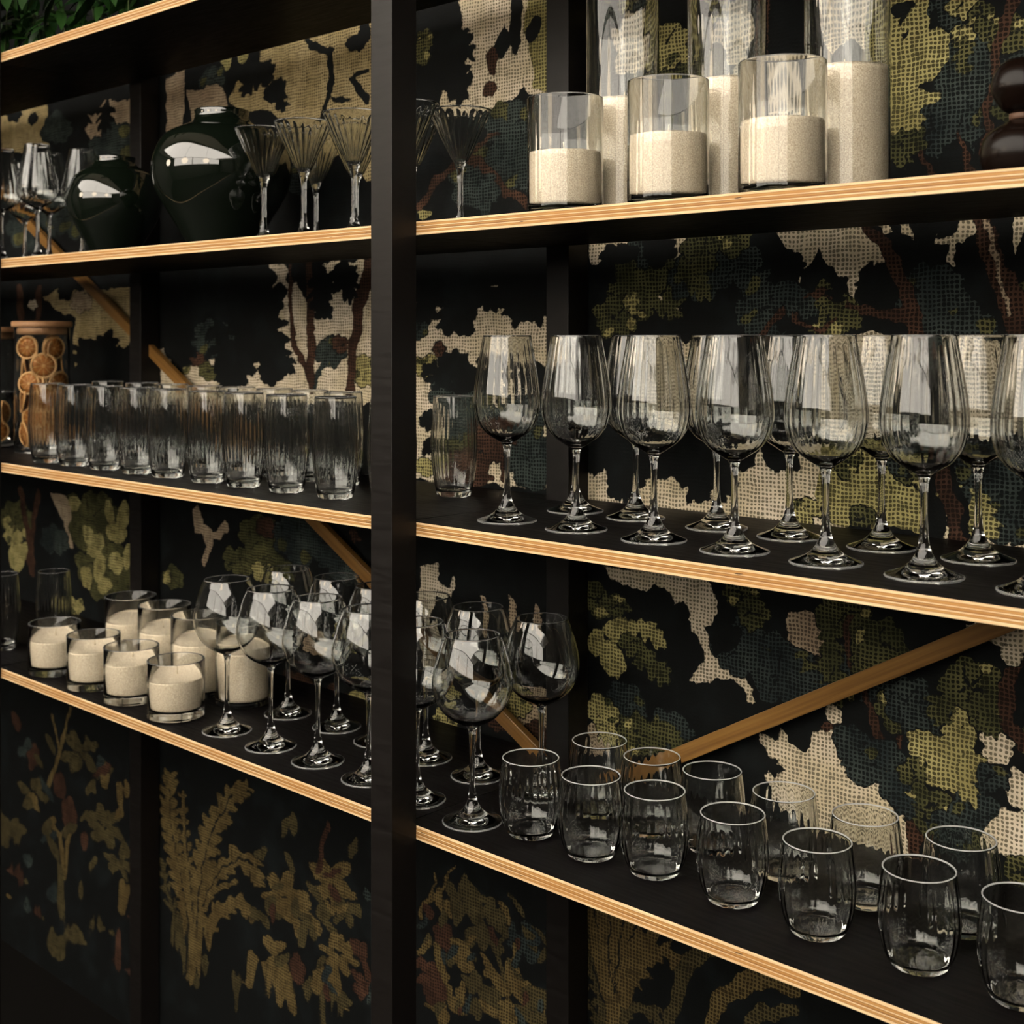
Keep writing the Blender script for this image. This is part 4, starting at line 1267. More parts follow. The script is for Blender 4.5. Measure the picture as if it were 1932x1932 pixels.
('t','moss',[(-2.1719,0.1419,0.0044),(-2.1938,0.1852,0.0067),(-2.2347,0.2231,0.0068),(-2.2765,0.2515,0.0046)]),
('e','moss',-2.173,0.159,0.007,0.0037,-2.46),
('e','moss',-2.185,0.153,0.0089,0.0029,2.8),
('e','moss',-2.183,0.182,0.0091,0.0048,-2.46),
('e','moss',-2.198,0.175,0.0116,0.0038,2.8),
('e','moss',-2.201,0.203,0.0093,0.0061,-2.26),
('e','moss',-2.216,0.194,0.0142,0.0041,2.9),
('e','moss',-2.221,0.222,0.0096,0.0063,-2.27),
('e','moss',-2.237,0.213,0.0146,0.0042,2.9),
('e','moss',-2.243,0.238,0.0084,0.0062,-2.12),
('e','moss',-2.257,0.229,0.0139,0.0038,2.95),
('e','moss',-2.264,0.251,0.0069,0.0051,-2.13),
('e','moss',-2.276,0.244,0.0115,0.0031,2.95),
('t','ochre',[(-2.1719,0.1419,0.0046),(-2.1683,0.2644,0.007),(-2.1828,0.3817,0.008),(-2.1975,0.4693,0.0071),(-2.2049,0.5287,0.0047)]),
('e','ochre',-2.166,0.16,0.0077,0.0031,-2.66),
('e','ochre',-2.177,0.156,0.0076,0.0031,2.64),
('e','ochre',-2.164,0.185,0.0087,0.0035,-2.66),
('e','ochre',-2.177,0.181,0.0086,0.0035,2.64),
('e','ochre',-2.163,0.21,0.0096,0.0038,-2.66),
('e','ochre',-2.177,0.206,0.0095,0.0039,2.64),
('e','ochre',-2.162,0.235,0.0105,0.0042,-2.66),
('e','ochre',-2.177,0.231,0.0104,0.0043,2.64),
('e','ochre',-2.16,0.26,0.0113,0.0045,-2.66),
('e','ochre',-2.177,0.256,0.0112,0.0046,2.64),
('e','ochre',-2.162,0.285,0.0116,0.005,-2.6),
('e','ochre',-2.179,0.279,0.0125,0.0047,2.7),
('e','ochre',-2.164,0.309,0.0121,0.0053,-2.6),
('e','ochre',-2.182,0.303,0.0131,0.005,2.7),
('e','ochre',-2.167,0.332,0.0126,0.0055,-2.6),
('e','ochre',-2.186,0.326,0.0136,0.0051,2.7),
('e','ochre',-2.17,0.356,0.013,0.0056,-2.6),
('e','ochre',-2.189,0.35,0.014,0.0053,2.7),
('e','ochre',-2.172,0.38,0.0132,0.0057,-2.6),
('e','ochre',-2.192,0.374,0.0143,0.0054,2.7),
('e','ochre',-2.176,0.402,0.0131,0.0058,-2.59),
('e','ochre',-2.196,0.396,0.0145,0.0054,2.71),
('e','ochre',-2.18,0.424,0.013,0.0058,-2.59),
('e','ochre',-2.199,0.418,0.0144,0.0053,2.71),
('e','ochre',-2.184,0.446,0.0127,0.0056,-2.59),
('e','ochre',-2.203,0.44,0.014,0.0052,2.71),
('e','ochre',-2.188,0.467,0.0122,0.0054,-2.59),
('e','ochre',-2.206,0.462,0.0135,0.005,2.71),
('e','ochre',-2.192,0.492,0.0112,0.0049,-2.61),
('e','ochre',-2.208,0.487,0.0121,0.0046,2.7),
('e','ochre',-2.197,0.52,0.0092,0.004,-2.61),
('e','ochre',-2.21,0.517,0.0099,0.0037,2.7),
('t','ochre',[(-2.1719,0.1419,0.0081),(-2.161,0.2667,0.0121),(-2.1431,0.3827,0.0143),(-2.1007,0.4839,0.0141),(-2.0389,0.5582,0.0115),(-1.9923,0.5848,0.0074)]),
('e','ochre',-2.16,0.165,0.0139,0.0053,-2.68),
('e','ochre',-2.18,0.159,0.0133,0.0057,2.62),
('e','ochre',-2.157,0.191,0.0155,0.006,-2.68),
('e','ochre',-2.179,0.184,0.0149,0.0063,2.62),
('e','ochre',-2.154,0.217,0.0171,0.0066,-2.68),
('e','ochre',-2.178,0.21,0.0164,0.007,2.62),
('e','ochre',-2.15,0.243,0.0185,0.0071,-2.68),
('e','ochre',-2.176,0.235,0.0178,0.0076,2.62),
('e','ochre',-2.147,0.268,0.0199,0.0077,-2.68),
('e','ochre',-2.175,0.261,0.0192,0.0082,2.62),
('e','ochre',-2.143,0.293,0.0215,0.008,-2.71),
('e','ochre',-2.172,0.286,0.0199,0.0089,2.58),
('e','ochre',-2.138,0.317,0.0227,0.0084,-2.71),
('e','ochre',-2.169,0.309,0.021,0.0094,2.58),
('e','ochre',-2.134,0.341,0.0237,0.0088,-2.71),
('e','ochre',-2.166,0.333,0.0219,0.0098,2.58),
('e','ochre',-2.13,0.365,0.0245,0.0091,-2.71),
('e','ochre',-2.163,0.357,0.0227,0.0101,2.58),
('e','ochre',-2.126,0.388,0.0252,0.0094,-2.71),
('e','ochre',-2.16,0.38,0.0233,0.0104,2.58),
('e','ochre',-2.115,0.412,0.0275,0.0089,-2.81),
('e','ochre',-2.149,0.407,0.0215,0.0117,2.43),
('e','ochre',-2.104,0.437,0.0278,0.009,-2.81),
('e','ochre',-2.138,0.433,0.0218,0.0119,2.43),
('e','ochre',-2.093,0.462,0.0277,0.009,-2.81),
('e','ochre',-2.128,0.458,0.0218,0.0119,2.43),
('e','ochre',-2.083,0.487,0.0274,0.009,-2.81),
('e','ochre',-2.117,0.483,0.0215,0.0117,2.42),
('e','ochre',-2.064,0.509,0.0288,0.008,-2.96),
('e','ochre',-2.094,0.511,0.0178,0.0133,1.97),
('e','ochre',-2.045,0.533,0.0273,0.0076,-2.96),
('e','ochre',-2.073,0.536,0.017,0.0126,1.97),
('e','ochre',-2.026,0.557,0.0253,0.0071,-2.96),
('e','ochre',-2.052,0.559,0.0158,0.0117,1.96),
('e','ochre',-2.006,0.568,0.023,0.0061,3.07),
('e','ochre',-2.019,0.578,0.016,0.0089,-2.38),
('e','ochre',-1.987,0.581,0.0187,0.005,3.07),
('e','ochre',-1.997,0.589,0.013,0.0072,-2.38),
('t','ochre',[(-2.1574,0.2074,0.007),(-2.1395,0.3236,0.0104),(-2.0902,0.3976,0.0121),(-2.0255,0.4469,0.0118),(-1.9728,0.4459,0.0096),(-1.9566,0.4199,0.0063)]),
('e','ochre',-2.146,0.228,0.0122,0.0045,-2.71),
('e','ochre',-2.163,0.223,0.0112,0.005,2.58),
('e','ochre',-2.142,0.252,0.0136,0.0051,-2.71),
('e','ochre',-2.16,0.247,0.0125,0.0056,2.58),
('e','ochre',-2.137,0.276,0.0149,0.0056,-2.71),
('e','ochre',-2.158,0.271,0.0138,0.0061,2.58),
('e','ochre',-2.132,0.3,0.0162,0.006,-2.71),
('e','ochre',-2.155,0.294,0.0149,0.0067,2.58),
('e','ochre',-2.128,0.324,0.0174,0.0065,-2.71),
('e','ochre',-2.152,0.318,0.0161,0.0072,2.58),
('e','ochre',-2.113,0.347,0.0213,0.0062,-2.91),
('e','ochre',-2.136,0.346,0.0141,0.0095,2.21),
('e','ochre',-2.095,0.372,0.0228,0.0066,-2.9),
('e','ochre',-2.12,0.372,0.0152,0.0102,2.2),
('e','ochre',-2.077,0.397,0.0239,0.007,-2.9),
('e','ochre',-2.104,0.397,0.016,0.0107,2.19),
('e','ochre',-2.05,0.417,0.0262,0.0068,-3.12),
('e','ochre',-2.069,0.425,0.0163,0.0111,-2.15),
('e','ochre',-2.018,0.442,0.0259,0.0068,-3.12),
('e','ochre',-2.036,0.45,0.0162,0.011,-2.14),
('e','ochre',-2.002,0.437,0.0176,0.0092,2.44),
('e','ochre',-1.99,0.455,0.0244,0.0066,-3.04),
('e','ochre',-1.977,0.438,0.016,0.0084,2.43),
('e','ochre',-1.966,0.454,0.0221,0.006,-3.04),
('e','ochre',-1.975,0.428,0.0134,0.0077,-2.34),
('e','ochre',-1.954,0.438,0.0176,0.0057,2.82),
('e','ochre',-1.966,0.417,0.0109,0.0063,-2.34),
('e','ochre',-1.949,0.425,0.0144,0.0047,2.82),
('t','ochre',[(-2.1574,0.1671,0.0063),(-2.1324,0.2656,0.0095),(-2.0764,0.3364,0.0104),(-2.0088,0.3702,0.0089),(-1.9695,0.3551,0.0058)]),
('e','ochre',-2.145,0.187,0.0113,0.004,-2.75),
('e','ochre',-2.16,0.183,0.0097,0.0047,2.53),
('e','ochre',-2.138,0.213,0.0131,0.0046,-2.75),
('e','ochre',-2.155,0.209,0.0113,0.0054,2.53),
('e','ochre',-2.13,0.239,0.0147,0.0052,-2.75),
('e','ochre',-2.15,0.234,0.0127,0.0061,2.53),
('e','ochre',-2.123,0.264,0.0162,0.0057,-2.75),
('e','ochre',-2.144,0.259,0.014,0.0067,2.53),
('e','ochre',-2.1,0.293,0.0201,0.0056,-2.96),
('e','ochre',-2.121,0.294,0.0124,0.0092,2.0),
('e','ochre',-2.071,0.329,0.0214,0.006,-2.96),
('e','ochre',-2.093,0.33,0.0133,0.0098,1.99),
('e','ochre',-2.04,0.347,0.0215,0.006,2.98),
('e','ochre',-2.048,0.358,0.0169,0.0076,-2.56),
('e','ochre',-2.007,0.364,0.0201,0.0056,2.98),
('e','ochre',-2.015,0.374,0.0158,0.0072,-2.55),
('e','ochre',-1.998,0.357,0.0107,0.0082,1.72),
('e','ochre',-1.983,0.369,0.0179,0.0048,3.04),
('e','ochre',-1.979,0.351,0.0087,0.0066,1.72),
('e','ochre',-1.966,0.361,0.0144,0.0039,3.04),
('t','moss',[(-2.1646,0.1444,0.0048),(-2.1395,0.2133,0.0072),(-2.0902,0.265,0.0084),(-2.0457,0.2597,0.0082),(-2.0255,0.2119,0.0068),(-2.0288,0.1524,0.0045)]),
('e','moss',-2.15,0.168,0.0098,0.0032,-2.79),
('e','moss',-2.163,0.165,0.0078,0.0041,2.47),
('e','moss',-2.136,0.204,0.0122,0.004,-2.79),
('e','moss',-2.151,0.201,0.0097,0.0051,2.46),
('e','moss',-2.113,0.233,0.0158,0.0042,-3.02),
('e','moss',-2.127,0.235,0.0091,0.0073,1.58),
('e','moss',-2.087,0.259,0.0172,0.0046,-3.02),
('e','moss',-2.102,0.261,0.01,0.008,1.58),
('e','moss',-2.075,0.256,0.0116,0.0075,2.22),
('e','moss',-2.062,0.269,0.0182,0.0047,-3.14),
('e','moss',-2.053,0.253,0.0116,0.0075,2.22),
('e','moss',-2.04,0.266,0.0182,0.0047,-3.14),
('e','moss',-2.048,0.237,0.0125,0.0065,-2.46),
('e','moss',-2.028,0.246,0.0152,0.0052,2.77),
('e','moss',-2.037,0.214,0.0115,0.0059,-2.45),
('e','moss',-2.019,0.222,0.0139,0.0048,2.77),
('e','moss',-2.035,0.188,0.0114,0.0045,-2.65),
('e','moss',-2.019,0.194,0.0109,0.0047,2.6),
('e','moss',-2.035,0.16,0.0093,0.0037,-2.65),
('e','moss',-2.022,0.165,0.009,0.0038,2.6),
('t','ochre',[(-2.1466,0.3013,0.0035),(-2.0833,0.3748,0.0048),(-2.0221,0.4012,0.0033)]),
('e','ochre',-2.124,0.323,0.0077,0.0021,-2.98),
('e','ochre',-2.131,0.324,0.0046,0.0035,1.87),
('e','ochre',-2.09,0.361,0.0096,0.0026,-2.98),
('e','ochre',-2.1,0.362,0.0058,0.0044,1.86),
('e','ochre',-2.059,0.382,0.0097,0.0028,2.93),
('e','ochre',-2.062,0.387,0.0081,0.0033,-2.63),
('e','ochre',-2.03,0.395,0.0081,0.0023,2.93),
('e','ochre',-2.032,0.4,0.0068,0.0028,-2.63),
('t','dark',[(-2.1792,0.2408,0.0021),(-2.2012,0.3358,0.0021),(-2.2385,0.428,0.0022),(-2.2536,0.5171,0.0022)]),
('t','dark',[(-2.1865,0.2181,0.0021),(-2.2234,0.278,0.0022),(-2.2612,0.3288,0.0022)]),
('t','dark',[(-2.1901,0.1864,0.0021),(-2.2309,0.2243,0.0022)]),
('t','dark',[(-2.1646,0.2656,0.0021),(-2.1792,0.3827,0.0021),(-2.1938,0.4702,0.0021)]),
('t','dark',[(-2.1574,0.2678,0.0021),(-2.1395,0.3837,0.0021),(-2.0972,0.4848,0.002),(-2.0355,0.559,0.002)]),
('t','dark',[(-2.1359,0.3246,0.0021),(-2.0868,0.3986,0.002),(-2.0221,0.4478,0.002),(-1.9695,0.4468,0.0019)]),
('t','ochre',[(-1.1425,0.4028,0.0049),(-1.1492,0.4876,0.0075),(-1.1628,0.5707,0.009),(-1.1858,0.652,0.0091),(-1.1951,0.7294,0.0077),(-1.1882,0.7577,0.0051)]),
('e','ochre',-1.138,0.419,0.008,0.0037,-2.36),
('e','ochre',-1.149,0.414,0.0083,0.0037,2.48),
('e','ochre',-1.139,0.436,0.0089,0.0042,-2.36),
('e','ochre',-1.151,0.431,0.0092,0.0041,2.49),
('e','ochre',-1.14,0.454,0.0098,0.0046,-2.37),
('e','ochre',-1.153,0.449,0.0102,0.0045,2.49),
('e','ochre',-1.141,0.472,0.0107,0.005,-2.37),
('e','ochre',-1.155,0.466,0.0111,0.0049,2.49),
('e','ochre',-1.142,0.489,0.0115,0.0054,-2.37),
('e','ochre',-1.157,0.483,0.012,0.0053,2.49),
('e','ochre',-1.144,0.507,0.0121,0.0059,-2.3),
('e','ochre',-1.16,0.5,0.013,0.0056,2.54),
('e','ochre',-1.146,0.524,0.0128,0.0062,-2.3),
('e','ochre',-1.163,0.517,0.0137,0.0059,2.54),
('e','ochre',-1.149,0.541,0.0134,0.0065,-2.31),
('e','ochre',-1.166,0.534,0.0144,0.0062,2.54),
('e','ochre',-1.151,0.558,0.0139,0.0067,-2.31),
('e','ochre',-1.169,0.55,0.0149,0.0064,2.54),
('e','ochre',-1.153,0.575,0.0143,0.0069,-2.31),
('e','ochre',-1.173,0.567,0.0154,0.0066,2.55),
('e','ochre',-1.158,0.592,0.0144,0.0073,-2.22),
('e','ochre',-1.177,0.583,0.0161,0.0066,2.61),
('e','ochre',-1.162,0.608,0.0146,0.0074,-2.22),
('e','ochre',-1.182,0.599,0.0164,0.0067,2.62),
('e','ochre',-1.167,0.625,0.0147,0.0075,-2.22),
('e','ochre',-1.187,0.616,0.0165,0.0068,2.62),
('e','ochre',-1.172,0.641,0.0148,0.0075,-2.23),
('e','ochre',-1.191,0.632,0.0166,0.0068,2.62),
('e','ochre',-1.176,0.657,0.0147,0.0074,-2.23),
('e','ochre',-1.196,0.648,0.0165,0.0068,2.62),
('e','ochre',-1.178,0.674,0.0149,0.0071,-2.35),
('e','ochre',-1.198,0.668,0.0158,0.0069,2.52),
('e','ochre',-1.181,0.693,0.0145,0.0069,-2.35),
('e','ochre',-1.2,0.687,0.0154,0.0067,2.52),
('e','ochre',-1.183,0.712,0.0139,0.0067,-2.35),
('e','ochre',-1.202,0.706,0.0148,0.0064,2.53),
('e','ochre',-1.186,0.731,0.0132,0.0063,-2.35),
('e','ochre',-1.204,0.725,0.014,0.0061,2.53),
('e','ochre',-1.184,0.745,0.0128,0.0053,-2.62),
('e','ochre',-1.199,0.744,0.0116,0.0059,2.23),
('e','ochre',-1.182,0.758,0.0105,0.0043,-2.62),
('e','ochre',-1.195,0.757,0.0095,0.0048,2.23),
('t','moss',[(-1.1425,0.4028,0.0036),(-1.1538,0.4685,0.0056),(-1.1766,0.5222,0.0064),(-1.1998,0.5679,0.0057),(-1.2092,0.6097,0.0038)]),
('e','moss',-1.141,0.416,0.0058,0.0028,-2.3),
('e','moss',-1.148,0.413,0.0062,0.0027,2.54),
('e','moss',-1.143,0.434,0.0067,0.0033,-2.3),
('e','moss',-1.152,0.429,0.0072,0.0031,2.54),
('e','moss',-1.145,0.451,0.0076,0.0037,-2.3),
('e','moss',-1.155,0.446,0.0082,0.0035,2.55),
('e','moss',-1.148,0.468,0.0084,0.0041,-2.3),
('e','moss',-1.159,0.463,0.009,0.0039,2.55),
('e','moss',-1.154,0.486,0.0089,0.0047,-2.12),
('e','moss',-1.166,0.479,0.0103,0.0041,2.68),
('e','moss',-1.161,0.504,0.0095,0.005,-2.13),
('e','moss',-1.174,0.497,0.011,0.0044,2.68),
('e','moss',-1.169,0.523,0.0099,0.0052,-2.13),
('e','moss',-1.182,0.515,0.0115,0.0046,2.68),
('e','moss',-1.177,0.539,0.01,0.0054,-2.08),
('e','moss',-1.19,0.531,0.0118,0.0046,2.72),
('e','moss',-1.184,0.554,0.0098,0.0053,-2.08),
('e','moss',-1.198,0.547,0.0116,0.0045,2.72),
('e','moss',-1.192,0.569,0.0094,0.005,-2.08),
('e','moss',-1.205,0.562,0.0111,0.0043,2.72),
('e','moss',-1.197,0.586,0.0088,0.0044,-2.28),
('e','moss',-1.209,0.581,0.0096,0.004,2.59),
('e','moss',-1.203,0.606,0.0072,0.0036,-2.28),
('e','moss',-1.213,0.602,0.0079,0.0033,2.59),
('t','moss',[(-1.1425,0.4028,0.0031),(-1.156,0.4414,0.0047),(-1.1812,0.4765,0.0048),(-1.2069,0.5032,0.0032)]),
('e','moss',-1.143,0.417,0.0052,0.0027,-2.17),
('e','moss',-1.15,0.414,0.0058,0.0024,2.64),
('e','moss',-1.15,0.438,0.0067,0.0034,-2.17),
('e','moss',-1.158,0.433,0.0076,0.0031,2.64),
('e','moss',-1.16,0.457,0.0074,0.0041,-1.95),
('e','moss',-1.17,0.451,0.009,0.0034,2.79),
('e','moss',-1.173,0.475,0.0076,0.0042,-1.95),
('e','moss',-1.183,0.468,0.0093,0.0035,2.79),
('e','moss',-1.186,0.49,0.0069,0.004,-1.82),
('e','moss',-1.195,0.483,0.0087,0.0032,2.86),
('e','moss',-1.199,0.502,0.0057,0.0033,-1.82),
('e','moss',-1.207,0.496,0.0072,0.0026,2.86),
('t','ochre',[(-1.1425,0.4028,0.0032),(-1.1402,0.5081,0.0049),(-1.1492,0.6099,0.0056),(-1.1583,0.686,0.005),(-1.1628,0.7375,0.0033)]),
('e','ochre',-1.139,0.416,0.0052,0.0023,-2.44),
('e','ochre',-1.146,0.414,0.0052,0.0024,2.41),
('e','ochre',-1.138,0.434,0.0058,0.0026,-2.44),
('e','ochre',-1.146,0.432,0.0057,0.0026,2.41),
('e','ochre',-1.137,0.452,0.0063,0.0029,-2.44),
('e','ochre',-1.146,0.449,0.0063,0.0029,2.41),
('e','ochre',-1.137,0.47,0.0069,0.0031,-2.44),
('e','ochre',-1.146,0.467,0.0068,0.0031,2.41),
('e','ochre',-1.136,0.488,0.0074,0.0033,-2.44),
('e','ochre',-1.145,0.485,0.0073,0.0034,2.41),
('e','ochre',-1.135,0.506,0.0078,0.0035,-2.44),
('e','ochre',-1.145,0.503,0.0078,0.0036,2.41),
('e','ochre',-1.136,0.524,0.0081,0.0038,-2.36),
('e','ochre',-1.147,0.52,0.0084,0.0037,2.49),
('e','ochre',-1.137,0.541,0.0084,0.004,-2.36),
('e','ochre',-1.148,0.537,0.0088,0.0039,2.49),
('e','ochre',-1.139,0.558,0.0087,0.0041,-2.36),
('e','ochre',-1.15,0.554,0.0091,0.004,2.49),
('e','ochre',-1.14,0.575,0.0089,0.0042,-2.36),
('e','ochre',-1.152,0.571,0.0093,0.0041,2.49),
('e','ochre',-1.142,0.592,0.0091,0.0043,-2.36),
('e','ochre',-1.154,0.588,0.0095,0.0042,2.49),
('e','ochre',-1.143,0.609,0.0092,0.0044,-2.36),
('e','ochre',-1.155,0.605,0.0096,0.0042,2.49),
('e','ochre',-1.145,0.627,0.0092,0.0044,-2.34),
('e','ochre',-1.157,0.623,0.0097,0.0042,2.51),
('e','ochre',-1.147,0.646,0.0092,0.0044,-2.34),
('e','ochre',-1.159,0.642,0.0096,0.0042,2.51),
('e','ochre',-1.15,0.665,0.0089,0.0043,-2.34),
('e','ochre',-1.161,0.661,0.0094,0.0041,2.51),
('e','ochre',-1.152,0.684,0.0086,0.0041,-2.34),
('e','ochre',-1.163,0.68,0.009,0.0039,2.52),
('e','ochre',-1.154,0.701,0.008,0.0038,-2.36),
('e','ochre',-1.165,0.698,0.0084,0.0037,2.5),
('e','ochre',-1.156,0.718,0.0071,0.0034,-2.36),
('e','ochre',-1.166,0.715,0.0074,0.0033,2.5),
('e','ochre',-1.158,0.734,0.0061,0.0029,-2.36),
('e','ochre',-1.166,0.732,0.0064,0.0028,2.5),
('t','ochre',[(-1.1425,0.4028,0.0057),(-1.1358,0.5097,0.0086),(-1.1247,0.6086,0.0101),(-1.0984,0.6937,0.01),(-1.0599,0.7549,0.0082),(-1.0308,0.7757,0.0053)]),
('e','ochre',-1.136,0.42,0.0093,0.0042,-2.47),
('e','ochre',-1.148,0.416,0.0092,0.0043,2.38),
('e','ochre',-1.134,0.438,0.0103,0.0046,-2.47),
('e','ochre',-1.147,0.434,0.0101,0.0047,2.38),
('e','ochre',-1.132,0.457,0.0112,0.005,-2.47),
('e','ochre',-1.146,0.452,0.011,0.0051,2.38),
('e','ochre',-1.13,0.475,0.012,0.0054,-2.47),
('e','ochre',-1.146,0.471,0.0118,0.0055,2.38),
('e','ochre',-1.129,0.494,0.0128,0.0057,-2.47),
('e','ochre',-1.145,0.489,0.0126,0.0059,2.38),
('e','ochre',-1.127,0.512,0.0136,0.0061,-2.47),
('e','ochre',-1.144,0.507,0.0134,0.0063,2.38),
('e','ochre',-1.125,0.53,0.0145,0.0063,-2.51),
('e','ochre',-1.143,0.525,0.014,0.0067,2.33),
('e','ochre',-1.122,0.547,0.0151,0.0066,-2.51),
('e','ochre',-1.141,0.542,0.0146,0.007,2.33),
('e','ochre',-1.12,0.564,0.0157,0.0069,-2.51),
('e','ochre',-1.14,0.559,0.0152,0.0073,2.33),
('e','ochre',-1.118,0.581,0.0162,0.0071,-2.5),
('e','ochre',-1.138,0.576,0.0157,0.0075,2.33),
('e','ochre',-1.116,0.597,0.0167,0.0073,-2.5),
('e','ochre',-1.137,0.592,0.0161,0.0077,2.33),
('e','ochre',-1.114,0.614,0.017,0.0075,-2.5),
('e','ochre',-1.135,0.609,0.0165,0.0079,2.33),
('e','ochre',-1.108,0.63,0.018,0.0073,-2.65),
('e','ochre',-1.129,0.628,0.0161,0.0083,2.14),
('e','ochre',-1.102,0.647,0.0181,0.0074,-2.65),
('e','ochre',-1.124,0.645,0.0163,0.0084,2.14),
('e','ochre',-1.097,0.664,0.0182,0.0074,-2.65),
('e','ochre',-1.119,0.662,0.0164,0.0085,2.13),
('e','ochre',-1.092,0.681,0.0181,0.0074,-2.65),
('e','ochre',-1.113,0.679,0.0163,0.0084,2.13),
('e','ochre',-1.087,0.698,0.0179,0.0073,-2.65),
('e','ochre',-1.108,0.696,0.0162,0.0083,2.13),
('e','ochre',-1.076,0.713,0.0182,0.0068,-2.87),
('e','ochre',-1.094,0.717,0.015,0.0085,1.75),
('e','ochre',-1.064,0.733,0.0173,0.0065,-2.87),
('e','ochre',-1.081,0.737,0.0143,0.008,1.75),
('e','ochre',-1.052,0.753,0.016,0.0061,-2.87),
('e','ochre',-1.068,0.756,0.0133,0.0074,1.75),
('e','ochre',-1.039,0.762,0.0144,0.0053,3.03),
('e','ochre',-1.047,0.771,0.0122,0.0063,-2.1),
('e','ochre',-1.027,0.772,0.0117,0.0043,3.03),
('e','ochre',-1.034,0.78,0.01,0.0051,-2.09),
('t','ochre',[(-1.1335,0.4583,0.0049),(-1.1224,0.5574,0.0074),(-1.0919,0.6186,0.0086),(-1.0515,0.6578,0.0084),(-1.0185,0.6542,0.0069),(-1.0084,0.6308,0.0046)]),
('e','ochre',-1.127,0.473,0.0081,0.0035,-2.51),
('e','ochre',-1.137,0.47,0.0078,0.0037,2.33),
('e','ochre',-1.125,0.491,0.0089,0.0039,-2.51),
('e','ochre',-1.136,0.487,0.0086,0.0041,2.33),
('e','ochre',-1.122,0.508,0.0097,0.0042,-2.51),
('e','ochre',-1.134,0.504,0.0093,0.0045,2.33),
('e','ochre',-1.12,0.525,0.0104,0.0046,-2.51),
('e','ochre',-1.133,0.521,0.0101,0.0048,2.33),
('e','ochre',-1.117,0.542,0.0112,0.0049,-2.5),
('e','ochre',-1.131,0.538,0.0108,0.0051,2.33),
('e','ochre',-1.115,0.559,0.0118,0.0052,-2.5),
('e','ochre',-1.13,0.555,0.0114,0.0054,2.33),
('e','ochre',-1.106,0.576,0.0136,0.0052,-2.79),
('e','ochre',-1.12,0.577,0.0114,0.0063,1.91),
('e','ochre',-1.095,0.597,0.0146,0.0056,-2.79),
('e','ochre',-1.11,0.598,0.0123,0.0068,1.9),
('e','ochre',-1.084,0.618,0.0153,0.0059,-2.79),
('e','ochre',-1.1,0.619,0.0129,0.0071,1.9),
('e','ochre',-1.067,0.634,0.0163,0.0059,-3.11),
('e','ochre',-1.079,0.641,0.0133,0.0073,-1.87),
('e','ochre',-1.047,0.653,0.0162,0.0059,-3.11),
('e','ochre',-1.058,0.661,0.0133,0.0073,-1.87),
('e','ochre',-1.037,0.648,0.0132,0.0066,2.16),
('e','ochre',-1.029,0.663,0.0153,0.0057,-2.99),
('e','ochre',-1.021,0.647,0.0121,0.0061,2.15),
('e','ochre',-1.014,0.661,0.014,0.0052,-2.99),
('e','ochre',-1.02,0.639,0.0104,0.0054,-2.05),
('e','ochre',-1.007,0.646,0.0116,0.0047,2.66),
('e','ochre',-1.014,0.629,0.0085,0.0044,-2.05),
('e','ochre',-1.003,0.635,0.0095,0.0039,2.66),
('t','ochre',[(-1.1335,0.4236,0.0044),(-1.118,0.5071,0.0067),(-1.0833,0.565,0.0074),(-1.0411,0.5905,0.0064),(-1.0165,0.5753,0.0041)]),
('e','ochre',-1.126,0.44,0.0075,0.0032,-2.56),
('e','ochre',-1.135,0.438,0.007,0.0035,2.26),
('e','ochre',-1.121,0.462,0.0087,0.0037,-2.56),
('e','ochre',-1.132,0.459,0.0081,0.004,2.26),
('e','ochre',-1.117,0.484,0.0098,0.0042,-2.56),
('e','ochre',-1.129,0.481,0.0092,0.0045,2.26),
('e','ochre',-1.112,0.505,0.0108,0.0046,-2.56),
('e','ochre',-1.125,0.502,0.0101,0.005,2.26),
('e','ochre',-1.101,0.524,0.0125,0.0046,-2.87),
('e','ochre',-1.114,0.526,0.0102,0.0058,1.76),
('e','ochre',-1.089,0.544,0.0133,0.005,-2.87),
('e','ochre',-1.102,0.546,0.0109,0.0061,1.76),
('e','ochre',-1.077,0.563,0.0136,0.0051,-2.87),
('e','ochre',-1.091,0.565,0.0112,0.0063,1.76),
('e','ochre',-1.061,0.572,0.0136,0.0051,2.9),
('e','ochre',-1.066,0.582,0.0121,0.0058,-2.31),
('e','ochre',-1.04,0.585,0.0127,0.0048,2.9),
('e','ochre',-1.045,0.594,0.0113,0.0054,-2.3),
('e','ochre',-1.034,0.578,0.0092,0.0051,1.64),
('e','ochre',-1.025,0.588,0.0112,0.0042,2.99),
('e','ochre',-1.022,0.572,0.0075,0.0041,1.63),
('e','ochre',-1.014,0.58,0.0091,0.0034,2.99),
('t','moss',[(-1.138,0.4045,0.0034),(-1.1224,0.4623,0.0051),(-1.0919,0.5041,0.006),(-1.0641,0.4969,0.0059),(-1.0515,0.4543,0.0049),(-1.0536,0.403,0.0032)]),
('e','moss',-1.131,0.419,0.0061,0.0025,-2.63),
('e','moss',-1.138,0.418,0.0055,0.0028,2.18),
('e','moss',-1.125,0.439,0.0072,0.003,-2.63),
('e','moss',-1.133,0.437,0.0065,0.0033,2.18),
('e','moss',-1.119,0.459,0.0082,0.0034,-2.63),
('e','moss',-1.128,0.457,0.0074,0.0038,2.18),
('e','moss',-1.106,0.478,0.0099,0.0036,-2.96),
('e','moss',-1.115,0.48,0.0079,0.0045,1.57),
('e','moss',-1.09,0.499,0.0108,0.0039,-2.96),
('e','moss',-1.099,0.502,0.0087,0.0049,1.57),
('e','moss',-1.082,0.495,0.0093,0.005,1.93),
('e','moss',-1.074,0.506,0.0114,0.0041,-3.14),
('e','moss',-1.068,0.492,0.0093,0.005,1.93),
('e','moss',-1.061,0.502,0.0113,0.0041,-3.14),
('e','moss',-1.066,0.481,0.0094,0.0047,-2.18),
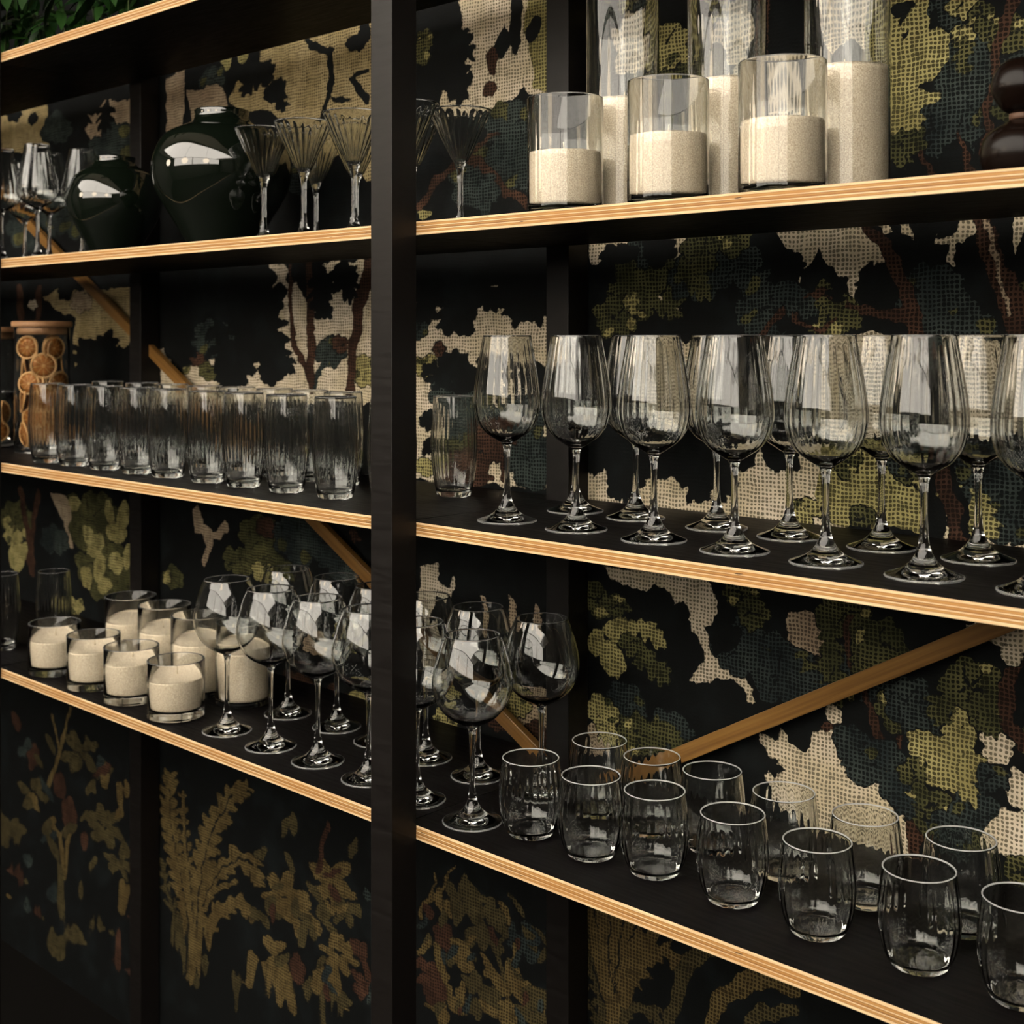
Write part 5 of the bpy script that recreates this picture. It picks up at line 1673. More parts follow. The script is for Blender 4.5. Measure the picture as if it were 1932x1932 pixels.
('e','moss',-1.054,0.487,0.0102,0.0043,2.6),
('e','moss',-1.062,0.467,0.009,0.0045,-2.18),
('e','moss',-1.05,0.473,0.0098,0.0041,2.6),
('e','moss',-1.058,0.453,0.0084,0.0042,-2.17),
('e','moss',-1.047,0.459,0.0091,0.0038,2.59),
('e','moss',-1.057,0.439,0.0081,0.0036,-2.43),
('e','moss',-1.047,0.442,0.0079,0.0037,2.36),
('e','moss',-1.057,0.422,0.0072,0.0032,-2.43),
('e','moss',-1.048,0.426,0.0071,0.0033,2.36),
('e','moss',-1.057,0.406,0.0062,0.0028,-2.43),
('e','moss',-1.05,0.409,0.0061,0.0028,2.36),
('t','ochre',[(-1.1269,0.5387,0.0025),(-1.0876,0.5986,0.0034),(-1.0494,0.6181,0.0023)]),
('e','ochre',-1.116,0.551,0.0045,0.0017,-2.9),
('e','ochre',-1.121,0.552,0.0036,0.0021,1.7),
('e','ochre',-1.102,0.572,0.0056,0.0021,-2.9),
('e','ochre',-1.108,0.573,0.0045,0.0026,1.7),
('e','ochre',-1.089,0.592,0.0062,0.0023,-2.9),
('e','ochre',-1.095,0.593,0.005,0.0028,1.7),
('e','ochre',-1.073,0.603,0.0061,0.0023,2.83),
('e','ochre',-1.074,0.608,0.0056,0.0026,-2.41),
('e','ochre',-1.054,0.613,0.0052,0.002,2.83),
('e','ochre',-1.056,0.617,0.0047,0.0022,-2.4),
('t','dark',[(-1.1474,0.4882,0.0015),(-1.1609,0.5713,0.0015),(-1.1839,0.6525,0.0015),(-1.1932,0.7299,0.0015)]),
('t','dark',[(-1.1519,0.4692,0.0015),(-1.1747,0.5228,0.0015),(-1.1979,0.5685,0.0015)]),
('t','dark',[(-1.1541,0.4421,0.0015),(-1.1793,0.4771,0.0015)]),
('t','dark',[(-1.1384,0.5088,0.0015),(-1.1474,0.6104,0.0015),(-1.1564,0.6865,0.0015)]),
('t','dark',[(-1.1339,0.5103,0.0015),(-1.1228,0.6092,0.0015),(-1.0966,0.6942,0.0015),(-1.0582,0.7554,0.0014)]),
('t','dark',[(-1.1206,0.558,0.0015),(-1.0901,0.6192,0.0014),(-1.0498,0.6583,0.0014),(-1.0168,0.6548,0.0014)]),
('e','ochre',-1.85,0.413,0.0301,0.0114,2.81),
('e','ochre',-1.888,0.392,0.0221,0.0161,0.94),
('e','ochre',-1.916,0.402,0.034,0.0107,0.12),
('e','ochre',-1.901,0.434,0.0273,0.0131,2.62),
('e','ochre',-1.872,0.447,0.0219,0.016,0.95),
('e','ochre',-1.843,0.433,0.0329,0.0104,0.06),
('e','ochre',-1.811,0.402,0.0276,0.0087,3.13),
('e','ochre',-1.84,0.373,0.0173,0.0142,1.79),
('e','ochre',-1.872,0.382,0.0285,0.0089,0.05),
('e','ochre',-1.866,0.4,0.0256,0.0098,2.8),
('e','ochre',-1.83,0.418,0.0198,0.0123,0.75),
('e','ochre',-1.824,0.417,0.0224,0.0108,0.53),
('e','ochre',-1.714,0.478,0.0318,0.0115,2.89),
('e','ochre',-1.737,0.457,0.0235,0.0159,2.23),
('e','ochre',-1.78,0.458,0.0329,0.0119,0.27),
('e','ochre',-1.779,0.487,0.0322,0.0121,2.83),
('e','ochre',-1.765,0.5,0.0265,0.0145,2.49),
('e','ochre',-1.722,0.508,0.0286,0.0129,0.48),
('e','moss',-1.754,0.406,0.0261,0.0087,2.99),
('e','moss',-1.794,0.379,0.0197,0.012,0.75),
('e','moss',-1.811,0.388,0.027,0.0089,0.14),
('e','moss',-1.812,0.397,0.0274,0.0087,3.06),
('e','moss',-1.775,0.426,0.0184,0.0126,0.9),
('e','moss',-1.765,0.425,0.0219,0.0104,0.53),
('e','ochre',-1.891,0.304,0.02,0.0075,2.82),
('e','ochre',-1.901,0.295,0.0158,0.0096,2.43),
('e','ochre',-1.923,0.288,0.0171,0.009,0.59),
('e','ochre',-1.926,0.315,0.0186,0.0083,2.67),
('e','ochre',-1.918,0.321,0.0153,0.0101,2.35),
('e','ochre',-1.894,0.325,0.0186,0.0081,0.45),
('e','ochre',-1.861,0.248,0.0237,0.0119,2.58),
('e','ochre',-1.891,0.235,0.0213,0.0135,0.76),
('e','ochre',-1.904,0.237,0.0266,0.011,0.4),
('e','ochre',-1.899,0.274,0.0244,0.0119,2.6),
('e','ochre',-1.879,0.285,0.0184,0.0155,1.51),
('e','ochre',-1.849,0.28,0.0288,0.0096,0.19),
('e','moss',-1.793,0.269,0.0238,0.0077,3.04),
('e','moss',-1.83,0.242,0.0179,0.0106,0.71),
('e','moss',-1.844,0.248,0.024,0.008,0.18),
('e','moss',-1.834,0.274,0.0196,0.0097,2.59),
('e','moss',-1.81,0.285,0.0173,0.0108,0.77),
('e','moss',-1.8,0.283,0.021,0.0088,0.41),
('e','ochre',-1.699,0.368,0.0249,0.0087,2.95),
('e','ochre',-1.716,0.35,0.0186,0.0117,2.33),
('e','ochre',-1.743,0.345,0.0218,0.0103,0.53),
('e','ochre',-1.754,0.359,0.0266,0.0085,3.11),
('e','ochre',-1.732,0.386,0.0177,0.0126,2.14),
('e','ochre',-1.7,0.384,0.0245,0.0088,0.24),
('e','ochre',-1.953,0.265,0.0265,0.008,3.14),
('e','ochre',-1.987,0.234,0.0167,0.0131,1.0),
('e','ochre',-2.005,0.235,0.0239,0.0093,0.36),
('e','ochre',-2.011,0.252,0.0267,0.0083,2.99),
('e','ochre',-1.974,0.277,0.0179,0.012,0.79),
('e','ochre',-1.958,0.274,0.0244,0.0087,0.28),
('e','moss',-1.909,0.377,0.0235,0.0076,2.98),
('e','moss',-1.933,0.357,0.0146,0.0124,1.76),
('e','moss',-1.96,0.361,0.024,0.0077,0.17),
('e','moss',-1.961,0.368,0.0248,0.0075,3.11),
('e','moss',-1.923,0.395,0.0177,0.0101,0.65),
('e','moss',-1.92,0.395,0.0186,0.0096,0.58),
('e','moss',-1.729,0.26,0.0269,0.0114,2.72),
('e','moss',-1.765,0.241,0.022,0.0144,0.84),
('e','moss',-1.772,0.24,0.0246,0.013,0.62),
('e','moss',-1.778,0.278,0.0273,0.0118,2.7),
('e','moss',-1.759,0.291,0.0204,0.0154,2.03),
('e','moss',-1.724,0.29,0.0291,0.0105,0.25),
('e','moss',-1.69,0.448,0.0196,0.0064,3.14),
('e','moss',-1.702,0.431,0.015,0.0084,2.45),
('e','moss',-1.726,0.426,0.0167,0.0077,0.5),
('e','moss',-1.724,0.452,0.0161,0.008,2.57),
('e','moss',-1.719,0.455,0.0141,0.0091,2.29),
('e','moss',-1.691,0.453,0.0192,0.0065,0.16),
('e','brown',-1.643,0.336,0.018,0.0089,2.57),
('e','brown',-1.667,0.326,0.0165,0.0099,0.77),
('e','brown',-1.676,0.328,0.0199,0.0083,0.4),
('e','brown',-1.68,0.344,0.0217,0.0076,2.95),
('e','brown',-1.657,0.364,0.0143,0.0112,1.57),
('e','brown',-1.634,0.358,0.0214,0.0074,0.15),
('e','brown',-2.824,0.201,0.036,0.0087,3.1),
('e','brown',-2.872,0.168,0.0215,0.0151,-2.61),
('e','brown',-2.902,0.176,0.0367,0.009,0.09),
('e','brown',-2.889,0.202,0.0296,0.0111,2.8),
('e','brown',-2.882,0.206,0.0259,0.0126,2.7),
('e','brown',-2.824,0.205,0.036,0.0087,0.04),
('e','brown',-2.731,0.133,0.0398,0.0098,3.11),
('e','brown',-2.767,0.101,0.0231,0.0174,2.58),
('e','brown',-2.816,0.1,0.0391,0.0106,0.17),
('e','brown',-2.802,0.134,0.0319,0.0129,2.77),
('e','brown',-2.783,0.144,0.0232,0.0174,2.58),
('e','brown',-2.731,0.139,0.0397,0.0098,0.05),
('e','moss',-2.451,0.381,0.0361,0.0113,2.91),
('e','moss',-2.478,0.362,0.0237,0.0176,2.47),
('e','moss',-2.52,0.359,0.0348,0.0123,0.31),
('e','moss',-2.531,0.378,0.0406,0.0107,3.07),
('e','moss',-2.507,0.404,0.0281,0.0152,2.62),
('e','moss',-2.461,0.412,0.0313,0.0131,0.4),
('e','moss',-2.408,0.327,0.0276,0.0097,2.84),
('e','moss',-2.451,0.31,0.0229,0.0121,0.52),
('e','moss',-2.457,0.311,0.0259,0.0107,0.4),
('e','moss',-2.47,0.325,0.0327,0.0086,3.12),
('e','moss',-2.419,0.356,0.0225,0.012,0.53),
('e','moss',-2.404,0.352,0.0293,0.0091,0.22),
('e','moss',-2.484,0.179,0.0337,0.0097,2.97),
('e','moss',-2.509,0.158,0.0223,0.0149,2.53),
('e','moss',-2.556,0.156,0.0344,0.01,0.19),
('e','moss',-2.547,0.186,0.0298,0.0115,2.78),
('e','moss',-2.523,0.199,0.0192,0.0174,2.41),
('e','moss',-2.488,0.2,0.0316,0.0104,0.27),
('e','moss',-2.771,0.382,0.0379,0.0092,3.12),
('e','moss',-2.829,0.347,0.0256,0.0142,0.49),
('e','moss',-2.835,0.348,0.0286,0.0128,0.41),
('e','moss',-2.85,0.375,0.0365,0.0101,2.95),
('e','moss',-2.799,0.398,0.024,0.0149,0.52),
('e','moss',-2.787,0.397,0.0296,0.012,0.37),
('e','moss',-2.564,0.504,0.0355,0.0125,2.83),
('e','moss',-2.617,0.486,0.0291,0.0159,0.51),
('e','moss',-2.64,0.494,0.0411,0.0114,0.17),
('e','moss',-2.631,0.527,0.0358,0.0131,2.81),
('e','moss',-2.617,0.535,0.0289,0.016,2.63),
('e','moss',-2.56,0.538,0.0372,0.0119,0.26),
('e','moss',-2.612,0.11,0.0498,0.0128,3.08),
('e','moss',-2.685,0.061,0.0328,0.0205,0.55),
('e','moss',-2.708,0.062,0.0443,0.0154,0.31),
('e','moss',-2.718,0.096,0.0496,0.0139,2.96),
('e','moss',-2.641,0.134,0.0357,0.0182,0.48),
('e','moss',-2.612,0.121,0.0496,0.0128,0.08),
('e','ochre',-2.409,0.251,0.019,0.0087,2.69),
('e','ochre',-2.422,0.244,0.0136,0.0123,2.28),
('e','ochre',-2.448,0.245,0.0232,0.0073,0.24),
('e','ochre',-2.445,0.265,0.0218,0.0078,2.82),
('e','ochre',-2.426,0.277,0.0134,0.0125,2.21),
('e','ochre',-2.404,0.278,0.0211,0.0078,0.34),
('e','moss',-2.878,0.264,0.0352,0.0092,2.99),
('e','moss',-2.9,0.246,0.0242,0.0136,2.66),
('e','moss',-2.948,0.241,0.0332,0.0103,0.25),
('e','moss',-2.938,0.276,0.0281,0.012,2.75),
('e','moss',-2.898,0.287,0.0252,0.0131,0.46),
('e','moss',-2.878,0.282,0.035,0.0093,0.16),
('e','brown',-2.39,0.112,0.023,0.0071,2.93),
('e','brown',-2.409,0.098,0.0147,0.0113,2.42),
('e','brown',-2.43,0.093,0.0193,0.0087,0.44),
('e','brown',-2.44,0.108,0.0248,0.0068,3.03),
('e','brown',-2.407,0.131,0.0154,0.0107,0.67),
('e','brown',-2.387,0.124,0.0244,0.0067,0.08),
('e','moss',-1.408,0.542,0.0243,0.0092,2.92),
('e','moss',-1.441,0.518,0.0187,0.0124,1.05),
('e','moss',-1.46,0.528,0.0255,0.0093,0.16),
('e','moss',-1.455,0.55,0.0233,0.0101,2.71),
('e','moss',-1.43,0.565,0.018,0.0127,1.27),
('e','moss',-1.407,0.556,0.0245,0.0091,0.17),
('e','moss',-1.355,0.525,0.0257,0.0099,2.91),
('e','moss',-1.388,0.5,0.0197,0.0135,1.21),
('e','moss',-1.404,0.502,0.0243,0.0111,0.5),
('e','moss',-1.409,0.529,0.0261,0.0104,2.84),
('e','moss',-1.375,0.551,0.0199,0.0131,1.1),
('e','moss',-1.355,0.542,0.0258,0.0099,0.22),
('e','moss',-1.422,0.467,0.021,0.0078,2.96),
('e','moss',-1.455,0.445,0.0169,0.01,0.83),
('e','moss',-1.467,0.451,0.0213,0.008,0.24),
('e','moss',-1.465,0.47,0.0205,0.0084,2.79),
('e','moss',-1.457,0.479,0.0175,0.0097,2.4),
('e','moss',-1.424,0.481,0.0203,0.0081,0.31),
('e','ochre',-1.296,0.436,0.0342,0.0131,2.98),
('e','ochre',-1.339,0.397,0.0261,0.0179,1.28),
('e','ochre',-1.366,0.402,0.0339,0.0142,0.37),
('e','ochre',-1.36,0.446,0.0317,0.0151,2.59),
('e','ochre',-1.328,0.465,0.0259,0.0178,1.33),
('e','ochre',-1.296,0.452,0.0342,0.0131,0.16),
('e','moss',-1.374,0.41,0.0238,0.0091,2.93),
('e','moss',-1.402,0.385,0.0178,0.0125,1.32),
('e','moss',-1.425,0.393,0.0247,0.0092,0.19),
('e','moss',-1.418,0.419,0.0218,0.0103,2.6),
('e','moss',-1.404,0.429,0.018,0.0124,1.93),
('e','moss',-1.373,0.422,0.0241,0.0089,0.13),
('e','moss',-1.264,0.416,0.0197,0.0098,2.52),
('e','moss',-1.284,0.404,0.0171,0.0115,1.27),
('e','moss',-1.305,0.416,0.0232,0.0086,0.04),
('e','moss',-1.295,0.439,0.0195,0.0102,2.45),
('e','moss',-1.28,0.448,0.0168,0.0116,1.58),
('e','moss',-1.259,0.445,0.0213,0.0089,0.34),
('e','ochre',-1.445,0.373,0.0216,0.0078,3.04),
('e','ochre',-1.476,0.347,0.0164,0.0106,0.96),
('e','ochre',-1.493,0.358,0.0224,0.0079,0.06),
('e','ochre',-1.49,0.37,0.0213,0.0082,2.86),
('e','ochre',-1.464,0.389,0.0156,0.011,1.21),
('e','ochre',-1.446,0.383,0.0213,0.0079,0.2),
('e','slate',-1.284,0.512,0.0186,0.0085,2.64),
('e','slate',-1.293,0.504,0.0162,0.0099,2.16),
('e','slate',-1.323,0.507,0.0209,0.0079,0.17),
('e','slate',-1.32,0.524,0.0198,0.0084,2.76),
('e','slate',-1.298,0.54,0.0154,0.0105,1.3),
('e','slate',-1.283,0.537,0.0191,0.0083,0.42),
('e','brown',-1.495,0.4,0.0158,0.0065,2.76),
('e','brown',-1.515,0.387,0.0125,0.0084,1.04),
('e','brown',-1.528,0.391,0.0169,0.0063,0.24),
('e','brown',-1.525,0.409,0.0157,0.0068,2.7),
('e','brown',-1.52,0.414,0.0137,0.0077,2.41),
('e','brown',-1.499,0.419,0.0146,0.0071,0.57),
('e','brown',-1.474,0.473,0.0294,0.0203,1.02),
('e','ochre',-1.433,0.461,0.0271,0.0207,2.46),
('e','brown',-1.492,0.393,0.0368,0.026,1.26),
('e','ochre',-1.48,0.43,0.0349,0.009,2.08),
('e','brown',-1.842,0.302,0.0276,0.021,1.57),
('e','ochre',-1.783,0.303,0.031,0.0173,1.39),
('e','ochre',-1.74,0.318,0.0305,0.0168,1.74),
('e','brown',-2.69,0.425,0.0284,0.0277,0.0),
('e','brown',-2.644,0.368,0.0389,0.0324,1.57),
('e','brown',-2.812,0.468,0.0301,0.0238,0.0),
('t','ochre',[(-1.5313,0.4881,0.0031),(-1.5044,0.5211,0.0036),(-1.4744,0.5545,0.003),(-1.4508,0.5896,0.0025)]),
('t','ochre',[(-1.502,0.5218,0.0025),(-1.4923,0.5658,0.002)]),
('t','moss',[(-1.3439,0.4511,0.0037),(-1.3603,0.4928,0.0033),(-1.3331,0.5327,0.0032),(-1.3658,0.5305,0.0033)]),
('t','ochre',[(-2.7384,0.414,0.0072),(-2.6857,0.4956,0.007),(-2.6436,0.5961,0.0052)]),
('t','ochre',[(-2.6857,0.4956,0.0053),(-2.7263,0.5683,0.0045)]),
('t','ochre',[(-2.6669,0.2239,0.0087),(-2.6857,0.3109,0.0088),(-2.7335,0.3334,0.0072),(-2.753,0.3214,0.0063)]),
('t','ochre',[(-2.6669,0.2469,0.007),(-2.6482,0.3321,0.0078),(-2.616,0.3518,0.006)]),
('t','brown',[(-1.761,0.571,0.0058),(-1.7826,0.4931,0.0071)]),
('t','moss',[(-1.0435,0.4964,0.0078),(-1.0178,0.5748,0.01),(-0.9761,0.6158,0.0112),(-0.9438,0.6262,0.0088)]),
('t','ochre',[(-1.1147,0.4924,0.0082),(-1.1056,0.5672,0.0138),(-1.0698,0.5999,0.0119)]),
('t','ochre',[(-0.9844,0.4972,0.0075),(-0.9598,0.5602,0.0111),(-0.9123,0.5965,0.013),(-0.8516,0.6105,0.0104)]),
('t','moss',[(-0.9279,0.518,0.0073),(-0.8968,0.5623,0.0086),(-0.8516,0.5782,0.0083)]),
('t','ochre',[(-1.1708,0.5755,0.0093),(-1.1613,0.5273,0.0101),(-1.1425,0.4682,0.0091)]),
('e','brown',-2.821,0.448,0.0253,0.0145,1.78),
('e','moss',-2.683,0.238,0.0224,0.0183,1.8),
('e','moss',-2.429,0.338,0.0182,0.0086,2.52),
('e','brown',-1.679,0.387,0.0198,0.0099,2.46),
('e','moss',-1.324,0.475,0.0207,0.005,2.45),
('e','ochre',-1.755,0.464,0.0227,0.0076,2.61),
('e','ochre',-1.831,0.25,0.0147,0.0093,1.88),
('e','slate',-2.858,0.46,0.028,0.0115,0.2),
('e','ochre',-2.432,0.228,0.018,0.0123,-2.77),
('e','brown',-2.435,0.162,0.0193,0.0075,2.65),
('e','moss',-1.32,0.57,0.0229,0.0051,2.56),
('e','moss',-1.733,0.458,0.0122,0.0091,1.06),
('e','slate',-2.891,0.086,0.034,0.0139,0.74),
('e','moss',-1.878,0.542,0.0229,0.0075,0.97),
('e','moss',-1.794,0.454,0.0268,0.0083,2.7),
('e','ochre',-2.44,0.426,0.0241,0.009,0.76),
('e','ochre',-1.435,0.405,0.0109,0.0088,1.64),
('e','slate',-2.839,0.122,0.0297,0.0158,2.24),
('e','moss',-2.555,0.388,0.0446,0.0094,0.38),
('e','brown',-1.299,0.44,0.0204,0.0062,1.25),
('e','brown',-2.664,0.388,0.0169,0.0166,1.81),
('e','moss',-2.495,0.493,0.0421,0.0118,0.44),
('e','moss',-1.289,0.446,0.0166,0.0086,1.93),
('e','slate',-1.325,0.533,0.0129,0.0069,1.51),
('e','moss',-1.427,0.385,0.0222,0.0064,2.48),
('e','moss',-1.476,0.502,0.0154,0.0094,1.36),
('e','moss',-1.272,0.538,0.0205,0.0049,2.51),
('e','slate',-2.715,0.172,0.0435,0.0121,0.34),
('e','moss',-1.294,0.528,0.0194,0.0082,2.13),
('e','moss',-1.831,0.366,0.023,0.0113,1.08),
('e','slate',-1.518,0.485,0.025,0.0054,0.79),
('e','brown',-2.43,0.241,0.0251,0.0107,0.23),
('e','ochre',-1.343,0.551,0.0167,0.0072,2.38),
('e','slate',-2.74,0.299,0.0426,0.0114,0.41),
('e','moss',-1.511,0.454,0.0141,0.0084,1.09),
('e','ochre',-1.321,0.494,0.0187,0.0065,1.71),
('e','brown',-2.581,0.33,0.0204,0.0162,0.94),
('e','slate',-2.836,0.48,0.023,0.0159,-2.67),
('e','moss',-2.804,0.244,0.0266,0.0087,2.86),
('e','moss',-1.485,0.356,0.0138,0.0084,0.94),
('e','moss',-2.716,0.282,0.0351,0.0135,2.55),
('e','ochre',-2.435,0.463,0.0273,0.0122,1.83),
('e','ochre',-1.787,0.391,0.0155,0.009,2.46),
('e','ochre',-1.747,0.385,0.015,0.0074,1.34),
('e','ochre',-1.413,0.489,0.0163,0.0053,0.73),
('e','moss',-1.856,0.554,0.0189,0.0133,1.57),
('e','moss',-2.731,0.507,0.0321,0.0106,2.54),
('e','brown',-1.431,0.377,0.0171,0.0058,0.85),
('e','moss',-2.68,0.176,0.0273,0.0166,0.71),
('e','slate',-2.723,0.206,0.0261,0.0083,0.39),
('e','moss',-2.538,0.184,0.0238,0.012,0.6),
('e','ochre',-2.933,0.105,0.0286,0.0092,0.51),
('e','slate',-2.432,0.25,0.0393,0.0072,2.66),
('e','slate',-1.475,0.441,0.013,0.0067,1.93),
('e','moss',-2.644,0.185,0.0289,0.0113,0.36),
('e','moss',-1.69,0.555,0.023,0.0084,1.09),
('e','brown',-1.748,0.496,0.0298,0.0052,0.49),
('e','moss',-1.951,0.473,0.0239,0.0091,0.56),
('e','moss',-2.425,0.309,0.0261,0.0109,2.46),
('e','brown',-2.434,0.243,0.0381,0.0084,2.75),
('e','brown',-1.663,0.386,0.0221,0.0093,1.56),
('e','ochre',-1.436,0.392,0.0178,0.0092,1.98),
('e','slate',-1.653,0.485,0.015,0.0083,2.83),
('e','slate',-1.315,0.407,0.0155,0.0065,2.63),
('e','ochre',-1.378,0.465,0.0201,0.0076,2.62),
('e','slate',-1.315,0.496,0.021,0.0061,1.08),
('e','slate',-1.762,0.32,0.0216,0.0088,0.69),
('e','brown',-1.315,0.513,0.0096,0.0057,1.32),
('e','slate',-1.651,0.325,0.0203,0.0066,1.4),
('e','moss',-2.594,0.212,0.0269,0.0149,2.01),
('e','ochre',-1.716,0.445,0.0206,0.007,0.78),
('e','moss',-2.647,0.338,0.043,0.0111,0.46),
('e','ochre',-2.408,0.481,0.0152,0.0127,1.71),
('e','slate',-1.328,0.521,0.0187,0.0062,1.11),
('e','moss',-2.557,0.541,0.0257,0.0114,2.53),
('e','moss',-2.782,0.453,0.0256,0.0091,2.58),
('e','moss',-1.443,0.381,0.011,0.0054,0.83),
('e','brown',-2.947,0.196,0.0206,0.0171,2.69),
('e','brown',-1.506,0.5,0.0118,0.0097,2.41),
('e','moss',-1.849,0.407,0.0169,0.0125,1.31),
('e','slate',-1.273,0.441,0.0129,0.0081,1.6),
('e','ochre',-2.728,0.332,0.0276,0.0114,0.69),
('e','ochre',-1.465,0.523,0.0134,0.0085,1.62),
('e','ochre',-1.854,0.22,0.0281,0.0055,2.66),
('e','brown',-1.759,0.285,0.0225,0.0077,1.69),
('e','moss',-1.362,0.495,0.0142,0.0067,2.7),
('e','moss',-2.546,0.294,0.0243,0.0083,0.62),
('e','moss',-1.409,0.561,0.0112,0.01,1.77),
('e','ochre',-2.805,0.36,0.0288,0.0127,2.63),
('e','brown',-1.916,0.384,0.0197,0.0086,1.81),
('e','slate',-1.285,0.524,0.0138,0.0052,0.53),
('e','moss',-2.498,0.502,0.0233,0.0109,2.82),
('e','moss',-1.269,0.51,0.0151,0.0061,0.85),
('e','moss',-2.955,0.22,0.0409,0.0077,0.35),
('e','ochre',-1.909,0.424,0.0294,0.0096,2.47),
('e','moss',-2.957,0.285,0.029,0.0093,2.71),
('e','brown',-2.84,0.204,0.0284,0.0137,1.19),
('e','ochre',-1.754,0.439,0.0205,0.0056,2.69),
('e','ochre',-1.72,0.268,0.0225,0.007,0.73),
('e','moss',-1.898,0.429,0.0175,0.0077,0.52),
('e','slate',-1.413,0.463,0.0129,0.0052,0.79),
('e','moss',-1.778,0.334,0.017,0.0058,0.57),
('e','slate',-2.745,0.399,0.0405,0.0098,2.61),
('e','slate',-1.419,0.388,0.0206,0.0072,1.12),
('e','ochre',-1.484,0.531,0.02,0.0072,1.65),
('e','moss',-1.753,0.246,0.027,0.0075,2.68),
('e','moss',-2.866,0.153,0.0396,0.0103,0.35),
('e','slate',-2.835,0.218,0.03,0.018,0.7),
('e','slate',-1.453,0.456,0.02,0.0076,0.8),
('e','brown',-1.74,0.466,0.0182,0.0093,2.63),
('e','moss',-2.557,0.201,0.0307,0.0083,2.56),
('e','moss',-1.26,0.451,0.0142,0.0064,1.43),
('e','moss',-1.889,0.303,0.0276,0.0097,0.53),
('e','slate',-1.75,0.303,0.0238,0.0055,2.57),
('e','moss',-2.746,0.319,0.028,0.015,0.63),
('e','brown',-2.893,0.522,0.0275,0.019,2.55),
('e','moss',-1.394,0.429,0.0122,0.0089,1.23),
('e','moss',-1.865,0.479,0.0212,0.0112,2.36),
('e','brown',-1.369,0.508,0.0143,0.0068,2.17),
('e','moss',-2.552,0.45,0.0265,0.013,0.8),
('e','slate',-2.515,0.502,0.0277,0.018,1.36),
('e','ochre',-2.495,0.489,0.0274,0.0175,1.52),
('e','moss',-1.27,0.459,0.012,0.0062,0.56),
('e','brown',-2.506,0.497,0.0419,0.0112,0.42),
('e','ochre',-1.519,0.441,0.0222,0.0063,0.85)]


def wallpaper_mat():
    m, nt, b = mat('tapestry_wallpaper'); setp(b, rough=0.75, spec=0.15)
    tc = N(nt, 'ShaderNodeTexCoord').outputs['Object']
    big = noise(nt, tc, 16, 3); mid = noise(nt, tc, 60, 3)
    fine = noise(nt, tc, 210, 1)
    # the woven ground printed on the paper: warp and weft threads with dark gaps
    wn = N(nt, 'ShaderNodeTexNoise'); wn.inputs['Scale'].default_value = 34; wn.inputs['Detail'].default_value = 4
    link(nt, tc, wn.inputs['Vector'])
    va = N(nt, 'ShaderNodeVectorMath', operation='MULTIPLY_ADD'); link(nt, wn.outputs['Color'], va.inputs[0])
    va.inputs[1].default_value = (0.010, 0.010, 0.010); link(nt, tc, va.inputs[2])
    sp = N(nt, 'ShaderNodeSeparateXYZ'); link(nt, va.outputs[0], sp.inputs[0])
    def thread(s, p):
        return M(nt, 'POWER', M(nt, 'ABSOLUTE', M(nt, 'SINE', M(nt, 'MULTIPLY', s, PI / p))), 1.3)
    hx, hz = thread(sp.outputs[0], 0.0055), thread(sp.outputs[2], 0.0051)
    gap = M(nt, 'MULTIPLY', hx, hz)
    var = noise(nt, mapping(nt, tc, (40, 1, 150)), 1.0, 2); var2 = noise(nt, mapping(nt, tc, (150, 1, 40)), 1.0, 2)
    gv = M(nt, 'ADD', gap, M(nt, 'ADD', M(nt, 'MULTIPLY', M(nt, 'SUBTRACT', var, 0.5), 0.9), M(nt, 'MULTIPLY', M(nt, 'SUBTRACT', var2, 0.5), 0.9)))
    inv = M(nt, 'SUBTRACT', 1.0, mapr(nt, gv, 0.22, 0.66, 0, 1, True))      # close weave
    inv2 = M(nt, 'SUBTRACT', 1.0, mapr(nt, gv, 0.10, 0.52, 0, 1, True))     # open weave, thin bright threads
    def att(k): return N(nt, 'ShaderNodeAttribute', attribute_name='p_' + k).outputs['Fac']
    jag = M(nt, 'MULTIPLY', M(nt, 'SUBTRACT', fine, 0.5), 0.0035)
    def mask(k): return mapr(nt, M(nt, 'ADD', att(k), jag), -0.0005, 0.0005)
    dark = mixc(nt, mapr(nt, big, 0.5, 0.7), (0.003, 0.0036, 0.0036), (0.006, 0.008, 0.0085))
    col = dark
    v = mapr(nt, big, 0.35, 0.65)
    spec = {
        'slate': ((0.016, 0.023, 0.023), (0.046, 0.060, 0.052), 0.22),
        'olive': ((0.044, 0.046, 0.018), (0.125, 0.118, 0.045), 0.22),
        'brown': ((0.036, 0.017, 0.010), (0.090, 0.044, 0.026), 0.35),
        'tan':   ((0.300, 0.220, 0.145), (0.440, 0.350, 0.235), 0.30),
        'yellow': ((0.270, 0.235, 0.090), (0.450, 0.400, 0.170), 0.25),
        'gold': ((0.330, 0.255, 0.120), (0.470, 0.375, 0.200), 0.28),
        'ochre': ((0.095, 0.066, 0.024), (0.150, 0.110, 0.042), 0.3),
        'moss': ((0.050, 0.040, 0.017), (0.085, 0.068, 0.028), 0.3),
        'cream': ((0.560, 0.475, 0.315), (0.720, 0.625, 0.485), 0.30)}
    for k, (a, c, g) in spec.items():
        ck = mixc(nt, v, a, c)
        ck = mixc(nt, mapr(nt, mid, 0.45, 0.75, 0, 0.35), ck, tuple(q * 0.55 for q in a))
        dk = tuple(q * g for q in a)
        ck = mixc(nt, inv if k in ('cream', 'tan', 'gold') else inv2, dk, ck)
        col = mixc(nt, mask(k), col, ck)
    link(nt, col, b.inputs['Base Color'])
    bump(nt, b, inv, 0.12, 0.0006)
    return m

